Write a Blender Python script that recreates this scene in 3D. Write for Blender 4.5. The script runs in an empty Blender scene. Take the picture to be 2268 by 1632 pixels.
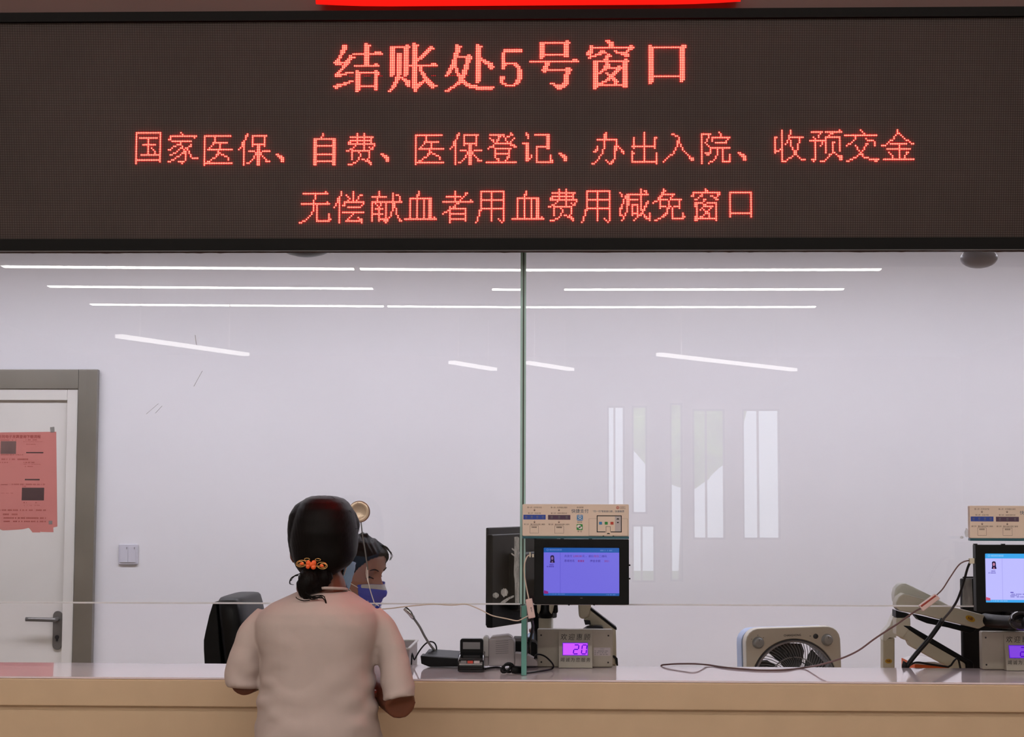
import bpy, bmesh, math, random
from mathutils import Vector, Matrix, noise
random.seed(7)
sc = bpy.context.scene
COL = sc.collection
R = math.radians

# ------------------------------------------------------------------ camera
W, H, F = 2268.0, 1632.0, 3700.0                   # frame and focal length in its pixels
CAM = Vector((0.0, 0.0, 1.6))
ROT = Matrix.Rotation(R(1.8), 3, 'Z') @ Matrix.Rotation(R(90 + 4.312), 3, 'X') @ Matrix.Rotation(R(0.17), 3, 'Z')
cd = bpy.data.cameras.new('camera'); cam = bpy.data.objects.new('camera', cd); COL.objects.link(cam)
cd.sensor_fit = 'HORIZONTAL'; cd.sensor_width = 36.0; cd.lens = F / W * 36.0
cd.clip_start = 0.05; cd.clip_end = 200
cam.matrix_world = Matrix.Translation(CAM) @ ROT.to_4x4()
sc.camera = cam

def at(px, py, Y):
    """the point of the vertical plane y = Y that the photograph shows at (px, py)"""
    d = ROT @ Vector(((px - W / 2) / F, (H / 2 - py) / F, -1.0))
    return CAM + d * (Y / d.y)
def on_z(px, py, Z):
    d = ROT @ Vector(((px - W / 2) / F, (H / 2 - py) / F, -1.0))
    return CAM + d * ((Z - CAM.z) / d.z)

# ------------------------------------------------------------------ sky, exposure
wd = bpy.data.worlds.new('sky'); sc.world = wd; wd.use_nodes = True
bg = wd.node_tree.nodes['Background']; bg.inputs[0].default_value = (0.86, 0.93, 1.0, 1); bg.inputs[1].default_value = 3.0
sc.view_settings.view_transform = 'Standard'; sc.view_settings.look = 'None'
sc.view_settings.exposure = 0.0; sc.view_settings.gamma = 1.0; sc.view_settings.use_curve_mapping = False
cy = sc.cycles
cy.use_denoising = True
cy.max_bounces = 8; cy.diffuse_bounces = 5; cy.glossy_bounces = 4; cy.transmission_bounces = 4; cy.transparent_max_bounces = 24
cy.caustics_reflective = False; cy.caustics_refractive = False; cy.sample_clamp_indirect = 6.0
cy.filter_width = 1.5
HALL_LAMP = 29.5        # radiance of the hall's linear lamps
STAFF_LAMP = 15.5       # radiance of the staff room's panels
LED_RED = 90.0          # radiance of a lit red diode

# ------------------------------------------------------------------ colour and materials
def lin(c):
    c = c / 255.0
    return c / 12.92 if c <= 0.04045 else ((c + 0.055) / 1.055) ** 2.4
def S(r, g, b): return (lin(r), lin(g), lin(b), 1.0)
MATS = {}
def M(name, col, rough=0.5, metal=0.0, spec=0.5, var=0.0, vscale=6.0, bump=0.0, bscale=200.0, em=None, es=0.0, coat=0.0, sss=0.0):
    m = bpy.data.materials.new(name); m.use_nodes = True
    nt = m.node_tree; b = nt.nodes['Principled BSDF']
    b.inputs['Base Color'].default_value = col
    b.inputs['Roughness'].default_value = rough; b.inputs['Metallic'].default_value = metal
    b.inputs['Specular IOR Level'].default_value = spec
    b.inputs['Coat Weight'].default_value = coat
    if em: b.inputs['Emission Color'].default_value = em; b.inputs['Emission Strength'].default_value = es
    tc = nt.nodes.new('ShaderNodeTexCoord')
    if var > 0:
        n = nt.nodes.new('ShaderNodeTexNoise'); n.inputs['Scale'].default_value = vscale; n.inputs['Detail'].default_value = 5
        nt.links.new(tc.outputs['Object'], n.inputs['Vector'])
        r = nt.nodes.new('ShaderNodeValToRGB'); r.color_ramp.elements[0].position = 0.3; r.color_ramp.elements[1].position = 0.7
        r.color_ramp.elements[0].color = tuple(c * (1 - var) for c in col[:3]) + (1,)
        r.color_ramp.elements[1].color = tuple(min(1, c * (1 + var)) for c in col[:3]) + (1,)
        nt.links.new(n.outputs['Fac'], r.inputs[0]); nt.links.new(r.outputs[0], b.inputs['Base Color'])
    if bump > 0:
        n2 = nt.nodes.new('ShaderNodeTexNoise'); n2.inputs['Scale'].default_value = bscale; n2.inputs['Detail'].default_value = 3
        nt.links.new(tc.outputs['Object'], n2.inputs['Vector'])
        bp = nt.nodes.new('ShaderNodeBump'); bp.inputs['Strength'].default_value = bump; bp.inputs['Distance'].default_value = 0.002
        nt.links.new(n2.outputs['Fac'], bp.inputs['Height']); nt.links.new(bp.outputs[0], b.inputs['Normal'])
    MATS[name] = m
    return m
def emit(name, col, strength):
    m = bpy.data.materials.new(name); m.use_nodes = True; nt = m.node_tree
    nt.nodes.remove(nt.nodes['Principled BSDF'])
    e = nt.nodes.new('ShaderNodeEmission'); e.inputs[0].default_value = col; e.inputs[1].default_value = strength
    nt.links.new(e.outputs[0], nt.nodes['Material Output'].inputs[0]); MATS[name] = m
    return m
def screen_mat(name, col, strength):
    """a lit panel under a glossy cover glass"""
    m = bpy.data.materials.new(name); m.use_nodes = True; b = m.node_tree.nodes['Principled BSDF']
    b.inputs['Base Color'].default_value = (0.004, 0.004, 0.006, 1); b.inputs['Roughness'].default_value = 0.12
    b.inputs['Emission Color'].default_value = col; b.inputs['Emission Strength'].default_value = strength
    MATS[name] = m
    return m
def glass_mat(name, tint, ior=1.5, rough=0.0, alpha_white=0.0):
    m = bpy.data.materials.new(name); m.use_nodes = True; nt = m.node_tree
    nt.nodes.remove(nt.nodes['Principled BSDF'])
    t = nt.nodes.new('ShaderNodeBsdfTransparent'); t.inputs[0].default_value = tint
    g = nt.nodes.new('ShaderNodeBsdfGlossy'); g.inputs['Roughness'].default_value = rough; g.inputs[0].default_value = (1, 1, 1, 1)
    f = nt.nodes.new('ShaderNodeFresnel'); f.inputs['IOR'].default_value = ior
    mx = nt.nodes.new('ShaderNodeMixShader')
    nt.links.new(f.outputs[0], mx.inputs[0]); nt.links.new(t.outputs[0], mx.inputs[1]); nt.links.new(g.outputs[0], mx.inputs[2])
    last = mx
    if alpha_white > 0:
        d = nt.nodes.new('ShaderNodeBsdfDiffuse'); d.inputs[0].default_value = (0.75, 0.74, 0.72, 1)
        m2 = nt.nodes.new('ShaderNodeMixShader')
        tc = nt.nodes.new('ShaderNodeTexCoord'); n = nt.nodes.new('ShaderNodeTexNoise'); n.inputs['Scale'].default_value = 120; n.inputs['Detail'].default_value = 4
        mp = nt.nodes.new('ShaderNodeMapping'); mp.inputs['Scale'].default_value = (1, 1, 0.25)
        nt.links.new(tc.outputs['Object'], mp.inputs[0]); nt.links.new(mp.outputs[0], n.inputs['Vector'])
        r = nt.nodes.new('ShaderNodeMapRange'); r.inputs[1].default_value = 0.3; r.inputs[2].default_value = 0.7
        r.inputs[3].default_value = alpha_white * 0.5; r.inputs[4].default_value = alpha_white * 1.4
        nt.links.new(n.outputs['Fac'], r.inputs[0]); nt.links.new(r.outputs[0], m2.inputs[0])
        nt.links.new(mx.outputs[0], m2.inputs[1]); nt.links.new(d.outputs[0], m2.inputs[2]); last = m2
    nt.links.new(last.outputs[0], nt.nodes['Material Output'].inputs[0]); MATS[name] = m
    return m

# ------------------------------------------------------------------ mesh building
class MB:
    def __init__(s): s.v = []; s.f = []; s.mi = []
    def add(s, vs, fs, m=0):
        b = len(s.v); s.v += [Vector(p) for p in vs]
        for f in fs: s.f.append([i + b for i in f]); s.mi.append(m)
    def box(s, x0, y0, z0, x1, y1, z1, m=0):
        s.add([(x0, y0, z0), (x1, y0, z0), (x1, y1, z0), (x0, y1, z0), (x0, y0, z1), (x1, y0, z1), (x1, y1, z1), (x0, y1, z1)],
              [(0, 3, 2, 1), (4, 5, 6, 7), (0, 1, 5, 4), (1, 2, 6, 5), (2, 3, 7, 6), (3, 0, 4, 7)], m)
        return s
    def prism(s, poly, y0, y1, m=0):
        """poly in (x, z); front at y0, back at y1"""
        a = sum(p[0] * q[1] - q[0] * p[1] for p, q in zip(poly, poly[1:] + poly[:1]))
        if a < 0: poly = poly[::-1]
        n = len(poly)
        s.add([(x, y0, z) for x, z in poly] + [(x, y1, z) for x, z in poly],
              [list(range(n)), list(range(2 * n - 1, n - 1, -1))] + [(i, i + n, (i + 1) % n + n, (i + 1) % n) for i in range(n)], m)
        return s
    def pprism(s, pix, Y, y0, y1, m=0):
        """outline measured at depth Y, built from y0 to y1"""
        return s.prism([(p.x, p.z) for p in (at(x, y, Y) for x, y in pix)], y0, y1, m)
    def quad(s, x0, z0, x1, z1, y, m=0):
        s.add([(x0, y, z0), (x1, y, z0), (x1, y, z1), (x0, y, z1)], [(0, 1, 2, 3)], m); return s
    def tube(s, pts, r, n=8, m=0, flat=1.0):
        pts = [Vector(p) for p in pts]; k = len(pts)
        rs = r if isinstance(r, (list, tuple)) else [r] * k
        t0 = (pts[1] - pts[0]).normalized()
        up = Vector((0, 0, 1)) if abs(t0.z) < 0.9 else Vector((1, 0, 0))
        nx = t0.cross(up).normalized(); vs = []
        for i, p in enumerate(pts):
            t = (pts[min(i + 1, k - 1)] - pts[max(i - 1, 0)]).normalized()
            nx = (nx - t * nx.dot(t)).normalized(); ny = t.cross(nx)
            for j in range(n):
                a = 2 * math.pi * j / n
                vs.append(p + nx * (math.cos(a) * rs[i]) + ny * (math.sin(a) * rs[i] * flat))
        fs = [(i * n + j, i * n + (j + 1) % n, (i + 1) * n + (j + 1) % n, (i + 1) * n + j) for i in range(k - 1) for j in range(n)]
        fs += [list(range(n - 1, -1, -1)), list(range((k - 1) * n, k * n))]
        s.add(vs, fs, m); return s
    def lathe(s, prof, o, axis='Y', n=32, m=0, caps=True):
        """prof: (radius, distance along the axis)"""
        vs = []
        for r, h in prof:
            for j in range(n):
                a = 2 * math.pi * j / n; c, d = math.cos(a) * r, math.sin(a) * r
                p = {'Y': (c, h, d), 'Z': (c, d, h), 'X': (h, c, d)}[axis]
                vs.append(Vector(o) + Vector(p))
        k = len(prof)
        fs = [(i * n + j, (i + 1) * n + j, (i + 1) * n + (j + 1) % n, i * n + (j + 1) % n) for i in range(k - 1) for j in range(n)]
        if caps: fs += [list(range(n)), list(range(k * n - 1, (k - 1) * n - 1, -1))]
        s.add(vs, fs, m); return s
    def ring_frame(s, o, i, y0, y1, m=0):
        """rectangular frame: outer and inner (x0, z0, x1, z1)"""
        c = lambda q, y: [(q[0], y, q[1]), (q[2], y, q[1]), (q[2], y, q[3]), (q[0], y, q[3])]
        s.add(c(o, y0) + c(i, y0) + c(i, y1) + c(o, y1), [(a * 4 + k, a * 4 + (k + 1) % 4, ((a + 1) % 4) * 4 + (k + 1) % 4, ((a + 1) % 4) * 4 + k) for a in range(4) for k in range(4)], m); return s
    def ball(s, c, r, nu=20, nv=12, m=0):
        r = r if isinstance(r, (tuple, list)) else (r, r, r); c = Vector(c)
        vs = [c + Vector((0, 0, -r[2]))]
        for i in range(1, nv):
            p = -math.pi / 2 + math.pi * i / nv
            for j in range(nu):
                a = 2 * math.pi * j / nu
                vs.append(c + Vector((r[0] * math.cos(p) * math.cos(a), r[1] * math.cos(p) * math.sin(a), r[2] * math.sin(p))))
        vs.append(c + Vector((0, 0, r[2]))); L = len(vs) - 1
        fs = [(0, 1 + (j + 1) % nu, 1 + j) for j in range(nu)]
        fs += [(1 + i * nu + j, 1 + i * nu + (j + 1) % nu, 1 + (i + 1) * nu + (j + 1) % nu, 1 + (i + 1) * nu + j) for i in range(nv - 2) for j in range(nu)]
        fs += [(L, 1 + (nv - 2) * nu + j, 1 + (nv - 2) * nu + (j + 1) % nu) for j in range(nu)]
        s.add(vs, fs, m); return s
    def loft(s, rings, m=0):
        n = len(rings[0]); k = len(rings)
        fs = [(i * n + j, i * n + (j + 1) % n, (i + 1) * n + (j + 1) % n, (i + 1) * n + j) for i in range(k - 1) for j in range(n)]
        fs += [list(range(n - 1, -1, -1)), list(range((k - 1) * n, k * n))]
        s.add([p for r in rings for p in r], fs, m); return s
    def xform(s, mat, i0=0):
        for i in range(i0, len(s.v)): s.v[i] = mat @ s.v[i]
        return s
    def text(s, body, x, z, y, h, m=0, align='CENTER', bold=0.0, sx=1.0, rot=0.0, shear=0.0):
        """lettering on a face that looks along -Y; (x, z) is the middle of the line, h its cap height"""
        c = bpy.data.curves.new('lettering_curve', 'FONT'); c.body = body; c.size = h / 0.78; c.align_x = align; c.align_y = 'CENTER'
        c.offset = bold * h; c.resolution_u = 3; c.shear = shear
        o = bpy.data.objects.new('lettering_source', c); COL.objects.link(o)
        dg = bpy.context.evaluated_depsgraph_get(); dg.update()
        me = bpy.data.meshes.new_from_object(o.evaluated_get(dg))
        ca, sa = math.cos(rot), math.sin(rot)
        vs = []
        for v in me.vertices:
            u, w = v.co.x * sx, v.co.y
            vs.append((x + u * ca - w * sa, y, z + u * sa + w * ca))
        s.add(vs, [list(p.vertices) for p in me.polygons], m)
        bpy.data.objects.remove(o); bpy.data.meshes.remove(me); bpy.data.curves.remove(c)
        return s

ORG = {}
def mesh_of(name, mb, mats, org):
    me = bpy.data.meshes.new(name)
    me.from_pydata([v - org for v in mb.v], [], mb.f)
    for m in (mats if isinstance(mats, (list, tuple)) else [mats]): me.materials.append(MATS[m] if isinstance(m, str) else m)
    me.polygons.foreach_set('material_index', mb.mi); me.validate(); me.update()
    return me
def obj(name, mb, mats, parent=None, smooth=False, bevel=0.0, seg=2, org=None, label=None, fix=True):
    if org is None: org = ORG[parent.name] if parent else Vector((0, 0, 0))
    me = mesh_of(name, mb, mats, org)
    if fix:
        bm = bmesh.new(); bm.from_mesh(me); bmesh.ops.recalc_face_normals(bm, faces=bm.faces); bm.to_mesh(me); bm.free()
    o = bpy.data.objects.new(name, me); COL.objects.link(o)
    if parent: o.parent = parent
    else: o.location = org
    ORG[o.name] = org
    if smooth:
        for p in me.polygons: p.use_smooth = True
    if bevel > 0:
        b = o.modifiers.new('edge', 'BEVEL'); b.width = bevel; b.segments = seg; b.limit_method = 'ANGLE'; b.angle_limit = R(40)
        for p in me.polygons: p.use_smooth = True
        w = o.modifiers.new('normals', 'WEIGHTED_NORMAL'); w.keep_sharp = True
    if label: o['label'] = label
    return o
def tag(o, label, cat, group=None, kind=None):
    o['label'] = label; o['category'] = cat
    if group: o['group'] = group
    if kind: o['kind'] = kind
    return o
def thing(name, label, cat, loc, group=None):
    o = bpy.data.objects.new(name, None); COL.objects.link(o); o.location = loc; o.empty_display_size = 0.05
    ORG[o.name] = Vector(loc)
    return tag(o, label, cat, group)
def solo(name, mb, mats, label, cat, group=None, **k):
    xs = [v.x for v in mb.v]; ys = [v.y for v in mb.v]; zs = [v.z for v in mb.v]
    org = Vector(((min(xs) + max(xs)) / 2, (min(ys) + max(ys)) / 2, min(zs)))
    return tag(obj(name, mb, mats, org=org, **k), label, cat, group)
def struct(name, mb, mats, parent=None, **k):
    o = obj(name, mb, mats, parent, **k)
    if not parent: o['kind'] = 'structure'
    return o
def smooth_path(pts, n=6):
    pts = [Vector(p) for p in pts]; out = []
    for i in range(len(pts) - 1):
        p0 = pts[max(i - 1, 0)]; p1 = pts[i]; p2 = pts[i + 1]; p3 = pts[min(i + 2, len(pts) - 1)]
        for k in range(n):
            t = k / n
            out.append(0.5 * ((2 * p1) + (p2 - p0) * t + (2 * p0 - 5 * p1 + 4 * p2 - p3) * t * t + (3 * p1 - p0 - 3 * p2 + p3) * t ** 3))
    out.append(pts[-1]); return out
def fused(mb, voxel, it=4, factor=0.5):
    """one closed skin grown over overlapping volumes"""
    me = mesh_of('skin', mb, [], Vector((0, 0, 0)))
    o = bpy.data.objects.new('skin', me); COL.objects.link(o)
    r = o.modifiers.new('r', 'REMESH'); r.mode = 'VOXEL'; r.voxel_size = voxel
    sm = o.modifiers.new('s', 'SMOOTH'); sm.iterations = it; sm.factor = factor
    dg = bpy.context.evaluated_depsgraph_get(); dg.update()
    e = bpy.data.meshes.new_from_object(o.evaluated_get(dg))
    out = MB(); out.add([v.co.copy() for v in e.vertices], [list(p.vertices) for p in e.polygons])
    bpy.data.objects.remove(o); bpy.data.meshes.remove(me); bpy.data.meshes.remove(e)
    return out
def rrect(x0, z0, x1, z1, r, n=5):
    p = []
    for cx, cz, a0 in ((x1 - r, z1 - r, 0), (x0 + r, z1 - r, 90), (x0 + r, z0 + r, 180), (x1 - r, z0 + r, 270)):
        p += [(cx + r * math.cos(R(a0 + 90 * k / n)), cz + r * math.sin(R(a0 + 90 * k / n))) for k in range(n + 1)]
    return p
# lit diodes of each character: column and row of its corner, then (row, first column, last column)
GLYPHS = [
 (-136, 13, ((0, 20, 21), (1, 7, 9), (1, 20, 23), (2, 7, 9), (2, 20, 22), (3, 7, 9), (3, 20, 22), (4, 6, 8), (4, 20, 22), (5, 6, 8), (5, 20, 22), (5, 26, 29), (6, 6, 7), (6, 13, 30), (7, 5, 6), (7, 11, 12), (7, 20, 22), (8, 5, 6), (8, 11, 14), (8, 20, 22), (9, 4, 5), (9, 10, 12), (9, 20, 22), (10, 3, 5), (10, 9, 11), (10, 20, 22), (11, 2, 11), (11, 20, 22), (12, 3, 6), (12, 8, 10), (12, 20, 22), (12, 26, 27), (13, 7, 9), (13, 14, 28), (14, 7, 8), (15, 6, 7), (16, 5, 6), (16, 15, 16), (16, 26, 27), (17, 4, 5), (17, 9, 13), (17, 15, 28), (18, 3, 9), (18, 15, 17), (18, 26, 28), (19, 3, 6), (19, 15, 17), (19, 26, 27), (20, 15, 17), (20, 26, 27), (21, 15, 17), (21, 26, 27), (22, 11, 13), (22, 15, 17), (22, 26, 27), (23, 8, 11), (23, 15, 17), (23, 26, 27), (24, 4, 9), (24, 15, 17), (24, 26, 27), (25, 2, 6), (25, 15, 27), (26, 3, 4), (26, 15, 17), (26, 26, 27), (27, 15, 17), (27, 26, 27), (28, 15, 16),)),
 (-104, 13, ((0, 16, 17), (1, 12, 13), (1, 16, 19), (2, 3, 14), (2, 16, 18), (2, 26, 27), (3, 3, 5), (3, 11, 13), (3, 16, 18), (3, 25, 28), (4, 3, 5), (4, 11, 13), (4, 16, 18), (4, 24, 26), (5, 3, 5), (5, 11, 13), (5, 16, 18), (5, 23, 25), (6, 3, 5), (6, 7, 9), (6, 11, 13), (6, 16, 18), (6, 22, 24), (7, 3, 5), (7, 7, 9), (7, 11, 13), (7, 16, 18), (7, 21, 23), (8, 3, 5), (8, 7, 9), (8, 11, 13), (8, 16, 18), (8, 20, 22), (9, 3, 5), (9, 7, 9), (9, 11, 13), (9, 16, 21), (10, 3, 5), (10, 7, 9), (10, 11, 13), (10, 16, 19), (11, 3, 5), (11, 7, 9), (11, 11, 13), (11, 16, 18), (12, 3, 5), (12, 7, 9), (12, 11, 13), (12, 16, 18), (12, 27, 29), (13, 3, 5), (13, 7, 9), (13, 11, 30), (14, 3, 5), (14, 7, 9), (14, 11, 13), (14, 16, 18), (14, 20, 21), (15, 3, 5), (15, 7, 9), (15, 11, 13), (15, 16, 18), (15, 20, 21), (16, 3, 5), (16, 7, 9), (16, 11, 13), (16, 16, 18), (16, 20, 21), (17, 3, 5), (17, 7, 9), (17, 11, 13), (17, 16, 18), (17, 21, 22), (18, 3, 5), (18, 7, 9), (18, 11, 13), (18, 16, 18), (18, 21, 23), (19, 3, 4), (19, 7, 8), (19, 11, 12), (19, 16, 18), (19, 22, 23), (20, 6, 10), (20, 16, 18), (20, 22, 24), (21, 6, 8), (21, 10, 12), (21, 16, 18), (21, 23, 25), (22, 6, 7), (22, 11, 14), (22, 16, 18), (22, 22, 26), (23, 5, 7), (23, 12, 14), (23, 16, 18), (23, 20, 22), (23, 24, 27), (24, 5, 6), (24, 12, 14), (24, 16, 21), (24, 25, 28), (25, 4, 6), (25, 13, 14), (25, 16, 20), (25, 26, 30), (26, 4, 5), (26, 16, 19), (26, 27, 28), (27, 3, 4), (27, 17, 18), (28, 2, 3), (28, 17, 18),)),
 (-70, 14, ((0, 7, 8), (0, 19, 20), (1, 7, 10), (1, 19, 22), (2, 7, 9), (2, 19, 21), (3, 7, 9), (3, 19, 21), (4, 7, 9), (4, 19, 21), (5, 6, 8), (5, 19, 21), (6, 6, 8), (6, 14, 15), (6, 19, 21), (7, 6, 16), (7, 19, 21), (8, 6, 7), (8, 13, 16), (8, 19, 22), (9, 5, 7), (9, 13, 15), (9, 19, 24), (10, 5, 7), (10, 13, 15), (10, 19, 21), (10, 23, 26), (11, 5, 7), (11, 13, 14), (11, 19, 21), (11, 24, 28), (12, 4, 7), (12, 12, 14), (12, 19, 21), (12, 26, 28), (13, 4, 7), (13, 12, 14), (13, 19, 21), (13, 26, 29), (14, 3, 5), (14, 7, 8), (14, 12, 14), (14, 19, 21), (14, 27, 28), (15, 3, 4), (15, 7, 8), (15, 11, 13), (15, 19, 21), (16, 2, 4), (16, 7, 8), (16, 11, 13), (16, 19, 21), (17, 2, 3), (17, 8, 9), (17, 11, 13), (17, 19, 21), (18, 1, 2), (18, 8, 12), (18, 19, 21), (19, 9, 12), (19, 19, 21), (20, 9, 11), (20, 19, 21), (21, 9, 12), (21, 19, 21), (22, 8, 13), (22, 19, 20), (23, 7, 9), (23, 12, 15), (24, 6, 7), (24, 13, 19), (25, 4, 6), (25, 15, 29), (26, 3, 4), (26, 19, 28), (27, 1, 3),)),
 (-37, 17, ((0, 2, 12), (1, 2, 12), (2, 1, 2), (3, 1, 2), (4, 1, 2), (5, 1, 2), (6, 1, 2), (7, 1, 2), (8, 1, 9), (9, 1, 3), (9, 8, 10), (10, 1, 2), (10, 9, 11), (11, 1, 2), (11, 10, 11), (12, 10, 12), (13, 10, 12), (14, 10, 12), (15, 10, 12), (16, 0, 2), (16, 10, 12), (17, 0, 2), (17, 10, 12), (18, 0, 1), (18, 9, 11), (19, 0, 1), (19, 9, 11), (20, 1, 3), (20, 8, 10), (21, 3, 8),)),
 (-20, 12, ((0, 21, 22), (1, 6, 23), (2, 6, 8), (2, 20, 22), (3, 6, 8), (3, 20, 22), (4, 6, 8), (4, 20, 22), (5, 6, 8), (5, 20, 22), (6, 6, 8), (6, 20, 22), (7, 6, 8), (7, 20, 22), (8, 6, 22), (9, 6, 8), (9, 20, 22), (10, 6, 7), (11, 25, 27), (12, 0, 28), (13, 9, 11), (14, 9, 11), (15, 8, 10), (16, 8, 10), (16, 21, 23), (17, 7, 24), (18, 8, 9), (18, 21, 23), (19, 21, 23), (20, 20, 22), (21, 20, 22), (22, 20, 22), (23, 20, 22), (24, 20, 22), (25, 12, 14), (25, 19, 22), (26, 14, 21), (27, 15, 20), (28, 16, 18),)),
 (13, 12, ((0, 11, 13), (1, 12, 15), (2, 13, 15), (3, 2, 3), (3, 13, 15), (3, 25, 26), (4, 2, 27), (5, 2, 3), (5, 24, 26), (6, 1, 3), (6, 8, 10), (6, 16, 17), (6, 23, 24), (7, 0, 3), (7, 7, 11), (7, 17, 23), (8, 0, 2), (8, 5, 8), (8, 12, 13), (8, 20, 24), (9, 2, 5), (9, 11, 14), (9, 22, 24), (10, 1, 2), (10, 11, 12), (11, 10, 12), (11, 22, 23), (12, 4, 24), (13, 4, 6), (13, 11, 12), (13, 21, 23), (14, 4, 6), (14, 11, 13), (14, 21, 23), (15, 4, 6), (15, 10, 13), (15, 18, 19), (15, 21, 23), (16, 4, 6), (16, 10, 23), (17, 4, 6), (17, 9, 11), (17, 17, 19), (17, 21, 23), (18, 4, 6), (18, 8, 9), (18, 16, 18), (18, 21, 23), (19, 4, 8), (19, 11, 12), (19, 15, 17), (19, 21, 23), (20, 4, 6), (20, 12, 16), (20, 21, 23), (21, 4, 6), (21, 13, 15), (21, 21, 23), (22, 4, 6), (22, 12, 16), (22, 21, 23), (23, 4, 6), (23, 11, 13), (23, 15, 17), (23, 21, 23), (24, 4, 6), (24, 9, 11), (24, 16, 18), (24, 21, 23), (25, 4, 9), (25, 16, 17), (25, 21, 23), (26, 4, 23), (27, 4, 6), (27, 21, 23), (28, 4, 5),)),
 (49, 15, ((0, 0, 1), (0, 19, 21), (1, 0, 21), (2, 0, 2), (2, 18, 20), (3, 0, 2), (3, 18, 20), (4, 0, 2), (4, 18, 20), (5, 0, 2), (5, 18, 20), (6, 0, 2), (6, 18, 20), (7, 0, 2), (7, 18, 20), (8, 0, 2), (8, 18, 20), (9, 0, 2), (9, 18, 20), (10, 0, 2), (10, 18, 20), (11, 0, 2), (11, 18, 20), (12, 0, 2), (12, 18, 20), (13, 0, 2), (13, 18, 20), (14, 0, 2), (14, 18, 20), (15, 0, 2), (15, 18, 20), (16, 0, 2), (16, 18, 20), (17, 0, 2), (17, 18, 20), (18, 0, 20), (19, 0, 2), (19, 18, 20), (20, 0, 2), (20, 18, 20), (21, 0, 2), (21, 18, 19), (22, 0, 1),)),
 (-249, 65, ((0, 0, 14), (1, 0, 0), (1, 14, 14), (2, 0, 0), (2, 14, 14), (3, 0, 0), (3, 2, 12), (3, 14, 14), (4, 0, 0), (4, 7, 7), (4, 14, 14), (5, 0, 0), (5, 7, 7), (5, 14, 14), (6, 0, 0), (6, 7, 7), (6, 14, 14), (7, 0, 0), (7, 4, 11), (7, 14, 14), (8, 0, 0), (8, 7, 7), (8, 14, 14), (9, 0, 0), (9, 7, 7), (9, 9, 9), (9, 14, 14), (10, 0, 0), (10, 7, 7), (10, 10, 10), (10, 14, 14), (11, 0, 0), (11, 7, 7), (11, 11, 11), (11, 14, 14), (12, 0, 0), (12, 7, 7), (12, 11, 11), (12, 14, 14), (13, 0, 0), (13, 3, 14), (14, 0, 0), (14, 14, 14), (15, 0, 0), (15, 14, 14), (16, 0, 14), (17, 0, 0), (17, 14, 14), (18, 0, 0),)),
 (-230, 65, ((0, 7, 7), (1, 8, 8), (2, 1, 16), (3, 1, 1), (3, 15, 15), (4, 0, 1), (5, 2, 13), (6, 7, 7), (7, 5, 7), (7, 13, 13), (8, 3, 4), (8, 8, 8), (8, 12, 13), (9, 2, 2), (9, 7, 8), (9, 10, 11), (10, 0, 1), (10, 6, 6), (10, 9, 9), (10, 11, 11), (11, 5, 5), (11, 9, 10), (11, 12, 12), (12, 3, 4), (12, 8, 10), (12, 12, 12), (13, 1, 2), (13, 7, 7), (13, 10, 10), (13, 13, 13), (14, 5, 6), (14, 10, 10), (14, 13, 13), (15, 4, 4), (15, 10, 10), (15, 14, 17), (16, 2, 3), (16, 10, 10), (17, 0, 1), (17, 6, 9), (18, 8, 8),)),
 (-209, 67, ((0, 0, 15), (1, 0, 0), (1, 6, 6), (2, 0, 0), (2, 6, 6), (3, 0, 0), (3, 6, 6), (4, 0, 0), (4, 5, 13), (5, 0, 0), (5, 5, 5), (5, 9, 9), (6, 0, 0), (6, 4, 4), (6, 9, 9), (7, 0, 0), (7, 3, 3), (7, 9, 9), (8, 0, 0), (8, 2, 16), (9, 0, 0), (9, 8, 8), (10, 0, 0), (10, 8, 9), (11, 0, 0), (11, 7, 8), (11, 10, 11), (12, 0, 0), (12, 7, 7), (12, 12, 13), (13, 0, 0), (13, 5, 6), (13, 14, 14), (14, 0, 0), (14, 4, 4), (14, 14, 14), (15, 0, 0), (15, 2, 3), (16, 0, 16), (17, 0, 0),)),
 (-189, 66, ((0, 5, 5), (1, 4, 5), (1, 8, 16), (2, 4, 4), (2, 8, 8), (2, 15, 15), (3, 4, 4), (3, 8, 8), (3, 15, 15), (4, 3, 3), (4, 8, 8), (4, 15, 15), (5, 2, 3), (5, 8, 8), (5, 15, 15), (6, 2, 3), (6, 8, 15), (7, 2, 3), (7, 8, 8), (7, 11, 12), (7, 15, 15), (8, 1, 1), (8, 3, 3), (8, 11, 12), (9, 0, 0), (9, 3, 3), (9, 11, 12), (10, 3, 3), (10, 6, 9), (10, 11, 12), (10, 14, 18), (11, 3, 3), (11, 10, 13), (12, 3, 3), (12, 10, 13), (13, 3, 3), (13, 9, 9), (13, 11, 12), (13, 14, 14), (14, 3, 3), (14, 9, 9), (14, 11, 12), (14, 15, 15), (15, 3, 3), (15, 8, 8), (15, 11, 12), (15, 16, 16), (16, 3, 3), (16, 7, 7), (16, 11, 12), (16, 16, 18), (17, 3, 3), (17, 5, 6), (17, 11, 12), (18, 3, 3), (18, 11, 12),)),
 (-167, 78, ((0, 0, 1), (1, 1, 3), (2, 2, 4), (3, 3, 4), (4, 3, 4),)),
 (-145, 66, ((0, 5, 5), (1, 5, 5), (2, 4, 4), (3, 0, 12), (4, 0, 1), (4, 11, 12), (5, 0, 1), (5, 11, 12), (6, 0, 1), (6, 11, 12), (7, 0, 12), (8, 0, 1), (8, 11, 12), (9, 0, 1), (9, 11, 12), (10, 0, 1), (10, 11, 12), (11, 0, 1), (11, 11, 12), (12, 0, 12), (13, 0, 1), (13, 11, 12), (14, 0, 1), (14, 11, 12), (15, 0, 1), (15, 11, 12), (16, 0, 12), (17, 0, 1), (17, 11, 12), (18, 0, 1), (18, 11, 12),)),
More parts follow.
